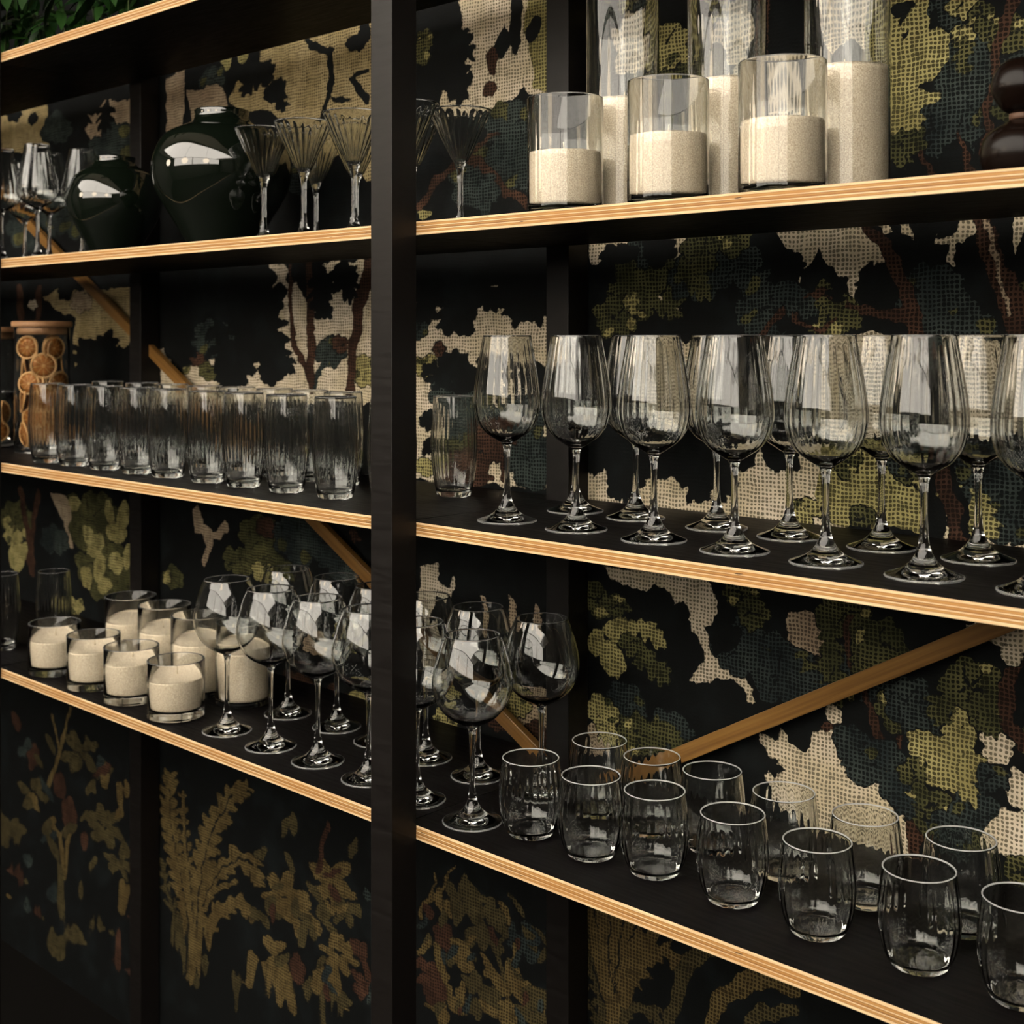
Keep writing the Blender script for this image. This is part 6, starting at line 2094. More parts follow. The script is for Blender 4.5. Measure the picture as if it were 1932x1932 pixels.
def build_wallpaper():
    xs = np.concatenate([np.linspace(-4.60, -3.12, 8)[:-1], np.arange(-3.12, -1.9, 0.0045), np.arange(-1.9, -1.2, 0.0034), np.arange(-1.2, -0.26, 0.0026), np.arange(-0.26, 0.30, 0.005), np.linspace(0.30, 3.4, 10)])
    zs = np.concatenate([np.linspace(0.0, 0.28, 6)[:-1], np.arange(0.28, 1.98, 0.0027), np.linspace(1.98, 2.75, 8)])
    nx, nz = len(xs), len(zs)
    rng = np.random.default_rng(3)
    def vnoise(cell):
        gx = ((xs - xs[0]) / cell); gz = ((zs - zs[0]) / cell)
        g = rng.random((int(gx[-1]) + 2, int(gz[-1]) + 2))
        i = gx.astype(int); j = gz.astype(int); fx = (gx - i)[:, None]; fz = (gz - j)[None, :]
        fx = fx * fx * (3 - 2 * fx); fz = fz * fz * (3 - 2 * fz)
        return ((g[i][:, j] * (1 - fx) + g[i + 1][:, j] * fx) * (1 - fz) + (g[i][:, j + 1] * (1 - fx) + g[i + 1][:, j + 1] * fx) * fz) - 0.5
    X = xs[:, None] + 0.011 * vnoise(0.022) + 0.005 * vnoise(0.008)
    Z = zs[None, :] + 0.011 * vnoise(0.022) + 0.005 * vnoise(0.008)
    keys = ('slate', 'olive', 'brown', 'tan', 'yellow', 'gold', 'cream', 'ochre', 'moss')
    F = {k: np.full((nx, nz), -1.0, np.float32) for k in keys}
    def paint(k, sl, d):
        for q in keys:
            a = F[q][sl]
            F[q][sl] = np.maximum(a, d) if q == k else np.minimum(a, -d)
    def window(x0, x1, z0, z1, mg=0.03):
        i0, i1 = np.searchsorted(xs, (x0 - mg, x1 + mg)); j0, j1 = np.searchsorted(zs, (z0 - mg, z1 + mg))
        return (slice(i0, i1), slice(j0, j1))
    def pad(sl, k, d):
        if d.size: paint(k, sl, d.astype(np.float32))
    def circles(k, cs):
        x0 = min(c[0] - c[2] for c in cs); x1 = max(c[0] + c[2] for c in cs); z0 = min(c[1] - c[3] for c in cs); z1 = max(c[1] + c[3] for c in cs)
        sl = window(x0, x1, z0, z1); x, z = X[sl], Z[sl]
        if not x.size: return
        d = None
        for cx, cz, rx, rz in cs:
            e = (1 - np.sqrt(((x - cx) / rx) ** 2 + ((z - cz) / rz) ** 2)) * min(rx, rz)
            d = e if d is None else np.maximum(d, e)
        pad(sl, k, d)
    def poly(k, P):
        P = np.array(P); sl = window(P[:, 0].min(), P[:, 0].max(), P[:, 1].min(), P[:, 1].max()); x, z = X[sl], Z[sl]
        if not x.size: return
        dist = np.full(x.shape, 9.0); ins = np.zeros(x.shape, bool)
        for a, b in zip(P, np.roll(P, -1, 0)):
            e = b - a; t = np.clip(((x - a[0]) * e[0] + (z - a[1]) * e[1]) / (e @ e + 1e-12), 0, 1)
            dist = np.minimum(dist, np.hypot(x - a[0] - t * e[0], z - a[1] - t * e[1]))
            if a[1] != b[1]:
                c = (a[1] > z) != (b[1] > z)
                ins ^= c & (x < (b[0] - a[0]) * (z - a[1]) / (b[1] - a[1]) + a[0])
        pad(sl, k, np.where(ins, dist, -dist))
    def ellipse(k, cx, cz, a, b, g):
        sl = window(cx - a, cx + a, cz - a, cz + a); x, z = X[sl] - cx, Z[sl] - cz
        if not x.size: return
        u, v = x * math.cos(g) + z * math.sin(g), z * math.cos(g) - x * math.sin(g)
        pad(sl, k, (1 - np.sqrt((u / a) ** 2 + (v / b) ** 2)) * b)
    def trunk(k, L):
        w = max(q[2] for q in L)
        sl = window(min(q[0] for q in L) - w, max(q[0] for q in L) + w, min(q[1] for q in L) - w, max(q[1] for q in L) + w); x, z = X[sl], Z[sl]
        if not x.size: return
        d = np.full(x.shape, -9.0)
        for a, b in zip(L[:-1], L[1:]):
            ex, ez = b[0] - a[0], b[1] - a[1]; t = np.clip(((x - a[0]) * ex + (z - a[1]) * ez) / (ex * ex + ez * ez + 1e-12), 0, 1)
            d = np.maximum(d, a[2] + (b[2] - a[2]) * t - np.hypot(x - a[0] - t * ex, z - a[1] - t * ez))
        pad(sl, k, d)
    # the repeat of the pattern to the right
    more = []
    for s in PAPER:
        for d in (0.52, 1.04):
            if s[0] in 'ce':
                if -1.08 < s[2] < -0.58: more.append((s[0], s[1], s[2] + d) + tuple(s[3:]))
            elif -1.08 < sum(q[0] for q in s[2]) / len(s[2]) < -0.58: more.append((s[0], s[1], [(q[0] + d,) + tuple(q[1:]) for q in s[2]]))
    for n, s in enumerate(more + PAPER):
        k = s[1]
        if s[0] == 'p': poly(k, s[2])
        elif s[0] == 't': trunk(k, s[2])
        elif s[0] == 'e': ellipse(k, *s[2:])
        else:
            _, _, cx, cz, rx, rz, nl = s
            rr = random.Random(n); ph = rr.random() * 6
            cs = [(cx, cz, rx * 0.66, rz * 0.66)]
            for i in range(nl):
                a = ph + i * 2 * PI / nl + rr.uniform(-0.15, 0.15); q = rr.uniform(0.62, 0.78); w = rr.uniform(0.27, 0.36) * 8.5 / nl
                cs.append((cx + rx * q * math.cos(a), cz + rz * q * math.sin(a), rx * w, rz * w))
            if k != 'dark': circles('dark', [(a, b, c + 0.0016, d + 0.0016) for a, b, c, d in cs])
            circles(k, cs)
            if k not in ('dark', 'cream', 'tan'):
                for (a, b, c, d) in (cs[1::3] if k != 'yellow' else cs[1:2]):
                    trunk('dark', [(cx + (a - cx) * 0.15, cz + (b - cz) * 0.15, 0.0016), (cx + (a - cx) * 1.05, cz + (b - cz) * 1.05, 0.0009)])
                tone = {'yellow': 'olive', 'olive': 'yellow', 'slate': 'olive'}.get(k)
                if tone and rr.random() < 0.75:
                    for (a, b, c, d) in rr.sample(cs[1:], 2):
                        circles(tone, [(a, b, c * 0.6, d * 0.7), (a + c * 0.4, b + d * 0.3, c * 0.4, d * 0.4)])
    V = np.zeros((nx, nz, 3), np.float32); V[..., 0] = xs[:, None]; V[..., 1] = 1.40; V[..., 2] = zs[None, :]
    idx = np.arange(nx * nz).reshape(nx, nz)
    Q = np.stack([idx[:-1, :-1], idx[1:, :-1], idx[1:, 1:], idx[:-1, 1:]], -1).reshape(-1)
    me = bpy.data.meshes.new('wall_back')
    me.vertices.add(nx * nz); me.vertices.foreach_set('co', V.reshape(-1))
    nq = (nx - 1) * (nz - 1)
    me.loops.add(nq * 4); me.loops.foreach_set('vertex_index', Q.astype(np.int32))
    me.polygons.add(nq); me.polygons.foreach_set('loop_start', np.arange(0, nq * 4, 4, dtype=np.int32))
    me.update(calc_edges=True)
    for k in keys:
        at = me.attributes.new('p_' + k, 'FLOAT', 'POINT'); at.data.foreach_set('value', np.clip(F[k], -0.05, 0.05).reshape(-1))
    return mesh_obj('wall_back', me, wallpaper_mat())

# ------------------------------------------------------------------ room shell
struct(build_wallpaper())
M_FLOOR = plain('dark_floor', (0.004, 0.0035, 0.003), 0.7, spec=0.1)
M_WALL = plain('dark_wall_paint', (0.03, 0.027, 0.024), 0.8)
M_CEIL = plain('white_ceiling', (0.80, 0.76, 0.70), 0.9)
RX0, RX1, RY0, RH = -4.6, 3.4, -2.6, 2.75
struct(mesh_obj('floor', box_mesh('floor', RX0, RX1, RY0, 1.5, -0.05, 0.0), M_FLOOR))
struct(mesh_obj('ceiling', box_mesh('ceiling', RX0, RX1, RY0, 1.5, RH, RH + 0.05), M_CEIL))
struct(mesh_obj('wall_left', box_mesh('wall_left', RX0 - 0.05, RX0, RY0, 1.5, 0, RH), M_WALL))
struct(mesh_obj('wall_right', box_mesh('wall_right', RX1, RX1 + 0.05, RY0, 1.5, 0, RH), M_WALL))
struct(mesh_obj('wall_front', box_mesh('wall_front', RX0, RX1, RY0 - 0.05, RY0, 0, RH), M_WALL))

def emit_mat(name, col, s):
    m = bpy.data.materials.new(name); m.use_nodes = True; nt = m.node_tree
    nt.nodes.remove(nt.nodes['Principled BSDF'])
    e = nt.nodes.new('ShaderNodeEmission'); e.inputs[0].default_value = (*col, 1); e.inputs[1].default_value = s
    nt.links.new(e.outputs[0], nt.nodes['Material Output'].inputs[0]); return m
M_DAY = emit_mat('daylight_pane', WINDOW_COLOUR, WINDOW_RADIANCE)
M_SKY = emit_mat('skylight_pane', WINDOW_COLOUR, SKYLIGHT_RADIANCE)
M_FRAME = plain('window_frame', (0.3, 0.28, 0.25), 0.5)
def window(n, x0, x1, z0, z1):
    y = RY0
    bars = []
    bm = bmesh.new()
    t = 0.05
    for a in ((x0 - t, x1 + t, z0 - t, z0), (x0 - t, x1 + t, z1, z1 + t), (x0 - t, x0, z0, z1), (x1, x1 + t, z0, z1)):
        r = bmesh.ops.create_cube(bm, size=1.0)
        for v in r['verts']:
            v.co = ((a[0] + a[1]) / 2 + v.co.x * (a[1] - a[0]), y + 0.03 + v.co.y * 0.06, (a[2] + a[3]) / 2 + v.co.z * (a[3] - a[2]))
    me = bpy.data.meshes.new('window'); bm.to_mesh(me); bm.free()
    w = struct(mesh_obj('window_%d' % n, me, M_FRAME))
    mesh_obj('pane', box_mesh('pane', x0, x1, y + 0.005, y + 0.02, z0, z1), M_DAY, w)
window(1, -3.6, -1.3, 1.74, 2.70)
window(2, -1.22, 0.8, 1.74, 2.70)
window(4, 0.88, 2.9, 1.74, 2.70)
sky_me = bpy.data.meshes.new('window')
bm = bmesh.new()
for a in ((-3.85, 1.85, -2.57, -2.52), (-3.85, 1.85, 0.15, 0.20), (-3.85, -3.8, -2.52, 0.15), (1.80, 1.85, -2.52, 0.15)):
    r = bmesh.ops.create_cube(bm, size=1.0)
    for v in r['verts']:
        v.co = ((a[0] + a[1]) / 2 + v.co.x * (a[1] - a[0]), (a[2] + a[3]) / 2 + v.co.y * (a[3] - a[2]), RH - 0.02 + v.co.z * 0.04)
bm.to_mesh(sky_me); bm.free()
w3 = struct(mesh_obj('window_3', sky_me, M_FRAME))
mesh_obj('pane', box_mesh('pane', -3.8, 1.80, -2.52, 0.15, RH - 0.02, RH - 0.005), M_SKY, w3)


M_GLOBE = emit_mat('opal_globe', GLOBE_COLOUR, GLOBE_RADIANCE)
M_CORD = plain('black_cord', (0.01, 0.01, 0.01), 0.6)
for i, (x, lb) in enumerate(((-2.7, 'left'), (-1.9, 'middle'), (-1.1, 'right'))):
    lamp = thing('pendant_lamp', 'opal globe pendant lamp hanging in the room, %s one of three' % lb, 'lamp', (x, 0.05, 1.73), 0, 'opal globe pendants')
    mesh_obj('globe', lathe('globe', [(0.12 * math.sin(a), 0.12 - 0.12 * math.cos(a)) for a in np.linspace(0, PI, 25)], 40, None, None, M_GLOBE), M_GLOBE, lamp)
    mesh_obj('cap', lathe('cap', [(0, 0.238), (0.03, 0.237), (0.03, 0.262), (0.012, 0.27), (0, 0.27)], 24, None, None, M_CORD), M_CORD, lamp)
    mesh_obj('cord', lathe('cord', [(0, 0.27), (0.003, 0.27), (0.003, 1.018), (0, 1.018)], 8, None, None, M_CORD), M_CORD, lamp)

# ------------------------------------------------------------------ shelving rack
ZS = {1: 1.9104, 2: 1.5408, 3: 1.175, 4: 0.806}
TH = 0.0165
YF, YB = 1.079, 1.398
rack = thing('shelving_rack', 'tall black shelving rack with plywood-edged shelves against tapestry wallpaper', 'shelf', (-1.2, 1.24, 0))
def rp(me, m, name): return mesh_obj(name, me, m, rack, loc=(1.2, -1.24, 0))
PX = (-2.305, -1.203, -0.101, 1.0)
for px in PX:
    rp(box_mesh('post', px - 0.0195, px + 0.0195, 1.039, YF - 0.0003, 0.0, 2.45, bevel=0.0012), M_POST, 'post')
    rp(box_mesh('post', px - 0.0195, px + 0.0215, 1.357, 1.3985, 0.0, 2.45, bevel=0.0012), M_POST, 'post')
bays = [(-3.40, PX[0]), (PX[0], PX[1]), (PX[1], PX[2]), (PX[2], 1.0)]
for s in (1, 2, 3, 4):
    for i, (a, b) in enumerate(bays):
        yb = 1.345 if s < 3 else YB
        bm = bmesh.new()
        me = box_mesh('shelf_board', a + 0.0008, b - 0.0008, YF + 0.0025, yb, -TH, 0.0, bevel=0.0004)
        bd = mesh_obj('shelf_board', me, M_BOARD, rack, loc=(1.2, -1.24, ZS[s]))
        mesh_obj('plywood_edge', box_mesh('plywood_edge', a + 0.0008, b - 0.0008, YF, YF + 0.0025, -TH, 0.0, bevel=0.0006), M_PLY, bd)
        bd['label'] = 'black shelf board with a bare plywood front edge'
def brace(x0, z0, x1, z1):
    L = math.hypot(x1 - x0, z1 - z0)
    me = box_mesh('diagonal_brace', -L / 2, L / 2, -0.006, 0.006, -0.0105, 0.0105, bevel=0.0012)
    o = mesh_obj('diagonal_brace', me, M_BRACE, rack, loc=((x0 + x1) / 2 + 1.2, 1.381 - 1.24, (z0 + z1) / 2), rot=(0, -math.atan2(z1 - z0, x1 - x0), 0))
    o['label'] = 'slim ochre wooden diagonal brace'
brace(-1.245, 0.802, -3.0, 0.802 + 1.755 * 0.5505)
brace(-1.14, 0.79, -0.30, 0.79 + 0.84 * 0.5484)

# ------------------------------------------------------------------ glassware prototypes
def stem_profile(H, foot, stem_top, bowl, t=0.0010, sr=0.0034):
    fp = [(0, 0.0036), (foot * 0.35, 0.0030), (foot * 0.7, 0.0014), (foot * 0.9, 0.0003), (foot - 0.0012, 0.0002), (foot, 0.0012), (foot - 0.0004, 0.0024), (foot - 0.002, 0.0032),
          (foot * 0.78, 0.0052), (foot * 0.52, 0.0096), (foot * 0.34, 0.0155), (foot * 0.23, 0.0215), (0.0064, 0.0262), (0.0052, 0.031)]
    A = spline(fp, 4)
    sp = [(0.0052, 0.031), (0.0040, 0.042), (sr, 0.056), (sr * 0.98, stem_top * 0.68), (sr * 1.1, stem_top - 0.016), (sr * 1.45, stem_top - 0.006), (sr * 2.0, stem_top - 0.001)]
    B = spline(sp, 4)
    C = spline([(sr * 2.0, stem_top - 0.001)] + bowl, 7)
    I = offset_in(C, t, 0.0042)
    I = [q for q in I if q[0] > 0.0045 and q[1] > stem_top + 0.0025][::-1]
    rim = C[-1]
    D = [(rim[0] - t * 0.25, rim[1] + t * 0.45), (rim[0] - t * 0.75, rim[1] + t * 0.45)] + I + [(I[-1][0] * 0.5, I[-1][1] - 0.0006), (0, I[-1][1] - 0.0008)]
    prof = A + B[1:] + C[1:] + D
    a, b = len(A) - 1, len(A) + len(B) - 2
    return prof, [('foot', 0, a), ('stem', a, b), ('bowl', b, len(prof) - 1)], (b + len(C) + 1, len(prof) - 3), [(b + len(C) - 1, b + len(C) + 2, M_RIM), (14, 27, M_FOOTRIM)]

def make_stemware(H, foot, stem_top, bowl, ribs=None, segs=96, t=0.0010, sr=0.0034):
    prof, cuts, rr, ed = stem_profile(H, foot, stem_top, bowl, t, sr)
    return lathe('stemware', prof, segs, ribs, cuts, MG, rr, ed)

K_WINE = make_stemware(0.2275, 0.0366, 0.097, [(0.0150, 0.1010), (0.0270, 0.1095), (0.0360, 0.1215), (0.0404, 0.1370), (0.0410, 0.1500), (0.0392, 0.1690), (0.0358, 0.1910), (0.0322, 0.2110), (0.0294, 0.2270)], (28, 0.00028, 0.104, 0.226), 168)
K_BALLOON = make_stemware(0.230, 0.0372, 0.118, [(0.0150, 0.1210), (0.0290, 0.1290), (0.0400, 0.1405), (0.0474, 0.1560), (0.0497, 0.1690), (0.0482, 0.1840), (0.0440, 0.2020), (0.0390, 0.2180), (0.0340, 0.2296)], None, 96)
K_WHITE = make_stemware(0.2245, 0.0345, 0.104, [(0.0140, 0.1080), (0.0270, 0.1165), (0.0365, 0.1290), (0.0396, 0.1400), (0.0375, 0.1560), (0.0330, 0.1790), (0.0280, 0.2020), (0.0232, 0.2240)], (24, 0.00018, 0.11, 0.223), 144)
K_MARTINI = make_stemware(0.180, 0.0340, 0.104, [(0.0090, 0.1070), (0.0130, 0.1120), (0.0215, 0.1290), (0.0305, 0.1480), (0.0390, 0.1665), (0.0452, 0.1798)], (22, 0.00085, 0.108, 0.177), 176, 0.0014, 0.0040)

def make_tumbler(H, base, outer, ribs, segs, t, floor, rim_m):
    A = [(0, 0.0012), (base * 0.5, 0.0010), (base * 0.82, 0.0002), (base * 0.94, 0.0002)]
    C = spline([(base * 0.94, 0.0002)] + outer, 7)
    I = [q for q in offset_in(C, t, t * 2.4, 1.7) if q[1] > floor + 0.0035][::-1]
    C.append((C[-1][0] - 0.00005, C[-1][1] + 0.0005))
    rim = C[-1]; lo = I[-1]
    D = [(rim[0] - t * 0.25, rim[1] + t * 0.4), (rim[0] - t * 0.75, rim[1] + t * 0.4)] + I + [(lo[0] - 0.0018, floor + 0.0012), (lo[0] - 0.005, floor + 0.0002), (lo[0] * 0.5, floor), (0, floor + 0.0004)]
    prof = A + C[1:] + D
    n = len(A) + len(C) - 1
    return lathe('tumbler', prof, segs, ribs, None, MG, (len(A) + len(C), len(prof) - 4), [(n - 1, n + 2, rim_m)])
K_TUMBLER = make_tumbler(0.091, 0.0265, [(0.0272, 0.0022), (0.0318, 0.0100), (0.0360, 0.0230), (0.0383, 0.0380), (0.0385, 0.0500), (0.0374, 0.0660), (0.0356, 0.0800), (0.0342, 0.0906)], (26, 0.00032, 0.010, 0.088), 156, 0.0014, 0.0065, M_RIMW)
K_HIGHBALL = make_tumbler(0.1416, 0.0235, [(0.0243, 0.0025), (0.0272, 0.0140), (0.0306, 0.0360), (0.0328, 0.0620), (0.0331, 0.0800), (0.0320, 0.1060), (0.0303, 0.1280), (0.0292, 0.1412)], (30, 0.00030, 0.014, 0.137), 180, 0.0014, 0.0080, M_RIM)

def make_cylinder(R, H, t, floor, mround=0.006):
    A = [(0, 0.0012), (R * 0.6, 0.0010), (R - mround, 0.0001)]
    C = spline([(R - mround, 0.0001), (R - mround * 0.3, mround * 0.3), (R, mround), (R, H * 0.3), (R, H * 0.7), (R, H - 0.001)], 4) + [(R, H)]
    D = [(R - t * 0.2, H + t * 0.35), (R - t * 0.8, H + t * 0.35), (R - t, H), (R - t, H * 0.6), (R - t, floor + 0.006), (R - t - 0.0015, floor + 0.0018), (R - t - 0.005, floor), (R * 0.4, floor), (0, floor)]
    n = len(A) + len(C) - 1
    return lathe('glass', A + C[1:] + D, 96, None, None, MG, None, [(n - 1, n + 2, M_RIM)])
def make_fill(R, z0, z1, mound=0.0015, tilt=0.0, seed=0):
    rnd = round(min(0.006, (z1 - z0) * 0.2), 4)
    prof = spline([(0, z0), (R * 0.6, z0), (R - rnd, z0 + 0.0002), (R - rnd * 0.25, z0 + rnd * 0.4), (R, z0 + rnd), (R, (z0 + z1) / 2), (R, z1 - 0.002), (R - 0.001, z1 - 0.0003)], 3)
    prof += [(R * 0.8, z1 + mound * 0.3), (R * 0.55, z1 + mound * 0.7), (R * 0.3, z1 + mound), (0, z1 + mound)]
    me = lathe('wax_fill', prof, 48, None, None, M_SAND)
    rr = random.Random(seed)
    for v in me.vertices:
        k = min(max((v.co.z - (z0 + z1) / 2) / ((z1 - z0) / 2), 0), 1)
        v.co.z += k * (tilt * v.co.x / R + rr.uniform(-0.0004, 0.0004))
    return me
WICK = lathe('wick', [(0, 0), (0.0007, 0), (0.0007, 0.012), (0.0004, 0.0132), (0, 0.0134)], 10, None, None, M_WICK)

def place_parts(parts, t):
    for n, me in parts: mesh_obj(n, me, MG, t)

# ------------------------------------------------------------------ things on the shelves
ORD = ['first', 'second', 'third', 'fourth', 'fifth', 'sixth', 'seventh', 'eighth', 'ninth', 'tenth', 'eleventh']
E3 = 0.0002
R = random.Random(11)

# wine glasses in two rows on the third shelf down
for row, y0_, pts, nm in ((0, 1.16, (-1.109, -1.0, -0.885, -0.778, -0.672, -0.567, -0.459), 'front'), (1, 1.284, (-1.107, -1.01, -0.888, -0.788, -0.677, -0.57), 'back')):
    for i, x in enumerate(pts):
        t = thing('wine_glass', 'tall ribbed wine glass, %s from the black post in the %s row at eye level' % (ORD[i], nm), 'wine glass',
                  (x, y0_ + R.uniform(-0.003, 0.003), ZS[3] + E3), R.uniform(0, 6), 'ribbed wine glasses at eye level')
        place_parts(K_WINE, t)

# tall tumblers
HBF = (-2.236, -2.142, -2.043, -1.944, -1.856, -1.747, -1.655, -1.553, -1.444, -1.328)
for i, x in enumerate(HBF):
    o = mesh_obj('tall_tumbler', K_HIGHBALL, MG, None, (x, (1.141 + 0.0028 * i), ZS[3] + E3), (0, 0, R.uniform(0, 6)))
    tag(o, 'tall ribbed tumbler, %s from the jar of orange slices in the front row' % ORD[i], 'tumbler', 'tall ribbed tumblers')
HBB = (-2.267, -2.144, -2.04, -1.935, -1.843, -1.741, -1.651, -1.561)
for i, x in enumerate(HBB):
    o = mesh_obj('tall_tumbler', K_HIGHBALL, MG, None, (x, 1.275 + R.uniform(-0.003, 0.003), ZS[3] + E3), (0, 0, R.uniform(0, 6)))
    tag(o, 'tall ribbed tumbler in the row behind, %s from the jar of orange slices' % ORD[i], 'tumbler', 'tall ribbed tumblers')
o = mesh_obj('tall_tumbler', K_HIGHBALL, MG, None, (-1.342, 1.295, ZS[3] + E3), (0, 0, 1.0))
tag(o, 'tall ribbed tumbler standing alone between the black post and the wine glasses', 'tumbler', 'tall ribbed tumblers')
for (x, y), lb in (((-2.435, 1.151), 'tall ribbed tumbler at the far left edge of the candle shelf, front one'), ((-2.395, 1.235), 'tall ribbed tumbler behind the leftmost small candle glass')):
    tag(mesh_obj('tall_tumbler', K_HIGHBALL, MG, None, (x, y, ZS[4] + E3), (0, 0, R.uniform(0, 6))), lb, 'tumbler', 'tall ribbed tumblers')

# low tumblers
for i, (x, y) in enumerate(((-1.067, 1.157), (-0.973, 1.157), (-0.89, 1.168), (-0.787, 1.168), (-0.683, 1.163), (-0.577, 1.168), (-0.48, 1.17))):
    o = mesh_obj('low_tumbler', K_TUMBLER, MG, None, (x, y, ZS[4] + E3), (0, 0, R.uniform(0, 6)))
    tag(o, 'low rounded water tumbler in the front row, %s from the stemmed glasses' % ORD[i], 'tumbler', 'low rounded tumblers')
for i, (x, y) in enumerate(((-1.05, 1.265), (-0.964, 1.26), (-0.882, 1.267), (-0.783, 1.262), (-0.683, 1.26), (-0.581, 1.267))):
    o = mesh_obj('low_tumbler', K_TUMBLER, MG, None, (x, y, ZS[4] + E3), (0, 0, R.uniform(0, 6)))
    tag(o, 'low rounded water tumbler in the back row, %s from the stemmed glasses' % ORD[i], 'tumbler', 'low rounded tumblers')

# balloon glasses on the lowest shelf
BF = ((-1.676, 1.142), (-1.566, 1.142), (-1.463, 1.147), (-1.355, 1.148), (-1.249, 1.139), (-1.144, 1.135))
BB = ((-1.681, 1.259), (-1.57, 1.267), (-1.47, 1.265), (-1.363, 1.26), (-1.257, 1.258), (-1.146, 1.263))
for nm, L in (('front', BF), ('back', BB)):
    for i, (x, y) in enumerate(L):
        t = thing('balloon_glass', 'round-bowled stemmed glass, %s from the small candles in the %s row of the lowest shelf' % (ORD[i], nm), 'wine glass',
                  (x, y, ZS[4] + E3), R.uniform(0, 6), 'round-bowled glasses on the lowest shelf')
        place_parts(K_BALLOON, t)

# martini glasses
for nm, L in (('front', ((-1.677, 1.21), (-1.577, 1.21), (-1.46, 1.21), (-1.35, 1.21))), ('back', ((-1.682, 1.315), (-1.564, 1.3), (-1.438, 1.3), (-1.335, 1.3)))):
    for i, (x, y) in enumerate(L):
        t = thing('cocktail_glass', 'fluted cone-shaped cocktail glass, %s from the large dark vase in the %s row' % (ORD[i], nm), 'cocktail glass',
                  (x, y, ZS[2] + E3), R.uniform(0, 6), 'fluted cocktail glasses')
        place_parts(K_MARTINI, t)

# white wine glasses, far left on the vase shelf
for (x, y), lb in (((-2.371, 1.19), 'slender wine glass with a tapering bowl, foremost one left of the small dark vase'), ((-2.478, 1.17), 'slender wine glass cut by the left edge, on the vase shelf'),
                   ((-2.646, 1.30), 'slender wine glass at the back left of the group beside the small dark vase'), ((-2.466, 1.262), 'slender wine glass in the middle of the group beside the small dark vase'),
                   ((-2.372, 1.282), 'slender wine glass standing right behind the small dark vase')):
    t = thing('slender_wine_glass', lb, 'wine glass', (x, y, ZS[2] + E3), R.uniform(0, 6), 'slender wine glasses')
    place_parts(K_WHITE, t)

# pillar candles of granulated wax in glass cylinders
def candle(name, x, y, shelf, glass, fill, top, label, group, wick=True, rot=None):
    t = thing(name, label, 'candle', (x, y, ZS[shelf] + E3), R.uniform(0, 6) if rot is None else rot, group)
    mesh_obj('glass', glass, MG, t); f = mesh_obj('wax_fill', fill, M_SAND, t)
    if wick: mesh_obj('wick', WICK, M_WICK, t, (0.002, 0.001, top - 0.001), (0.12, 0.05, 0))
GR, GT = 0.0443, 0.0022
G_MED = make_cylinder(GR, 0.1355, GT, 0.008); G_TALL = make_cylinder(GR, 0.295, GT, 0.008)
for i, (x, h) in enumerate(((-1.006, 0.072), (-0.858, 0.076), (-0.715, 0.0755))):
    candle('glass_candle', x, 1.15, 2, G_MED, make_fill(GR - GT - 0.0006, 0.0086, h, seed=i), h + 0.0015,
           'half-filled cream candle in a glass cylinder, %s from the cocktail glasses at the shelf edge' % ORD[i], 'half-filled candle cylinders on the top right shelf')
for i, (x, y, h) in enumerate(((-1.001, 1.25, 0.142), (-0.85, 1.25, 0.145), (-0.697, 1.247, 0.138))):
    candle('tall_glass_candle', x, y, 2, G_TALL, make_fill(GR - GT - 0.0006, 0.0086, h, seed=9 + i), h + 0.0015,
           'tall glass cylinder with a high cream candle, %s from the cocktail glasses, standing behind' % ORD[i], 'tall candle cylinders on the top right shelf')
# small candle glasses
G_SMALL = make_cylinder(0.0445, 0.0885, 0.0026, 0.0130, 0.004)
for i, (x, h, tl) in enumerate(((-2.194, 0.060, 0.0), (-2.057, 0.064, 0.001), (-1.935, 0.064, 0.002), (-1.802, 0.060, 0.002))):
    candle('small_glass_candle', x, 1.133, 4, G_SMALL, make_fill(0.0445 - 0.0026 - 0.0006, 0.0138, h, 0.001, tl, 20 + i), h + 0.001,
           'low cream candle in a short thick-based glass, %s from the left at the shelf edge' % ORD[i], 'small candle glasses on the lowest shelf', rot=0.5)
G_J = make_cylinder(0.0452, 0.132, GT, 0.008)
for i, (x, y, h) in enumerate(((-2.112, 1.235, 0.088), (-2.0, 1.235, 0.088), (-1.888, 1.230, 0.087), (-1.788, 1.25, 0.086))):
    candle('glass_candle', x, y, 4, G_J, make_fill(0.0452 - GT - 0.0006, 0.0086, h, seed=40 + i), h + 0.0015,
           'cream candle in a taller glass behind the short candle glasses, %s from the left' % ORD[i], 'taller candle glasses on the lowest shelf')

# dark vases
def vase(x, y, R0, H, base, neck, label):
    p = spline([(0, 0.002), (base * 0.8, 0.0), (base, 0.003), (base * 1.12, 0.012), (R0 * 0.72, H * 0.24), (R0 * 0.93, H * 0.42), (R0, H * 0.56), (R0 * 0.96, H * 0.69), (R0 * 0.80, H * 0.82), (neck * 1.18, H * 0.905), (neck, H * 0.945)], 8)
    q = [(neck * 0.985, H * 0.97), (neck * 1.02, H * 0.992), (neck * 0.99, H), (neck * 0.93, H * 0.995), (neck * 0.90, H * 0.97), (neck * 0.95, H * 0.92), (R0 * 0.7, H * 0.8), (R0 * 0.7, H * 0.3), (0, H * 0.05)]
    cut = len(p) - 1
    parts = lathe('vase', p + q, 96, None, [('body', 0, cut), ('neck', cut, len(p) + len(q) - 1)], M_VASE)
    t = thing('vase', label, 'vase', (x, y, ZS[2] + E3))
    for n, me in parts: mesh_obj(n, me, M_VASE, t)
vase(-2.167, 1.235, 0.0835, 0.186, 0.036, 0.036, 'small round glossy black-green vase next to the slender wine glasses')
vase(-1.835, 1.2405, 0.1135, 0.232, 0.050, 0.044, 'large round glossy black-green vase beside the cocktail glasses')
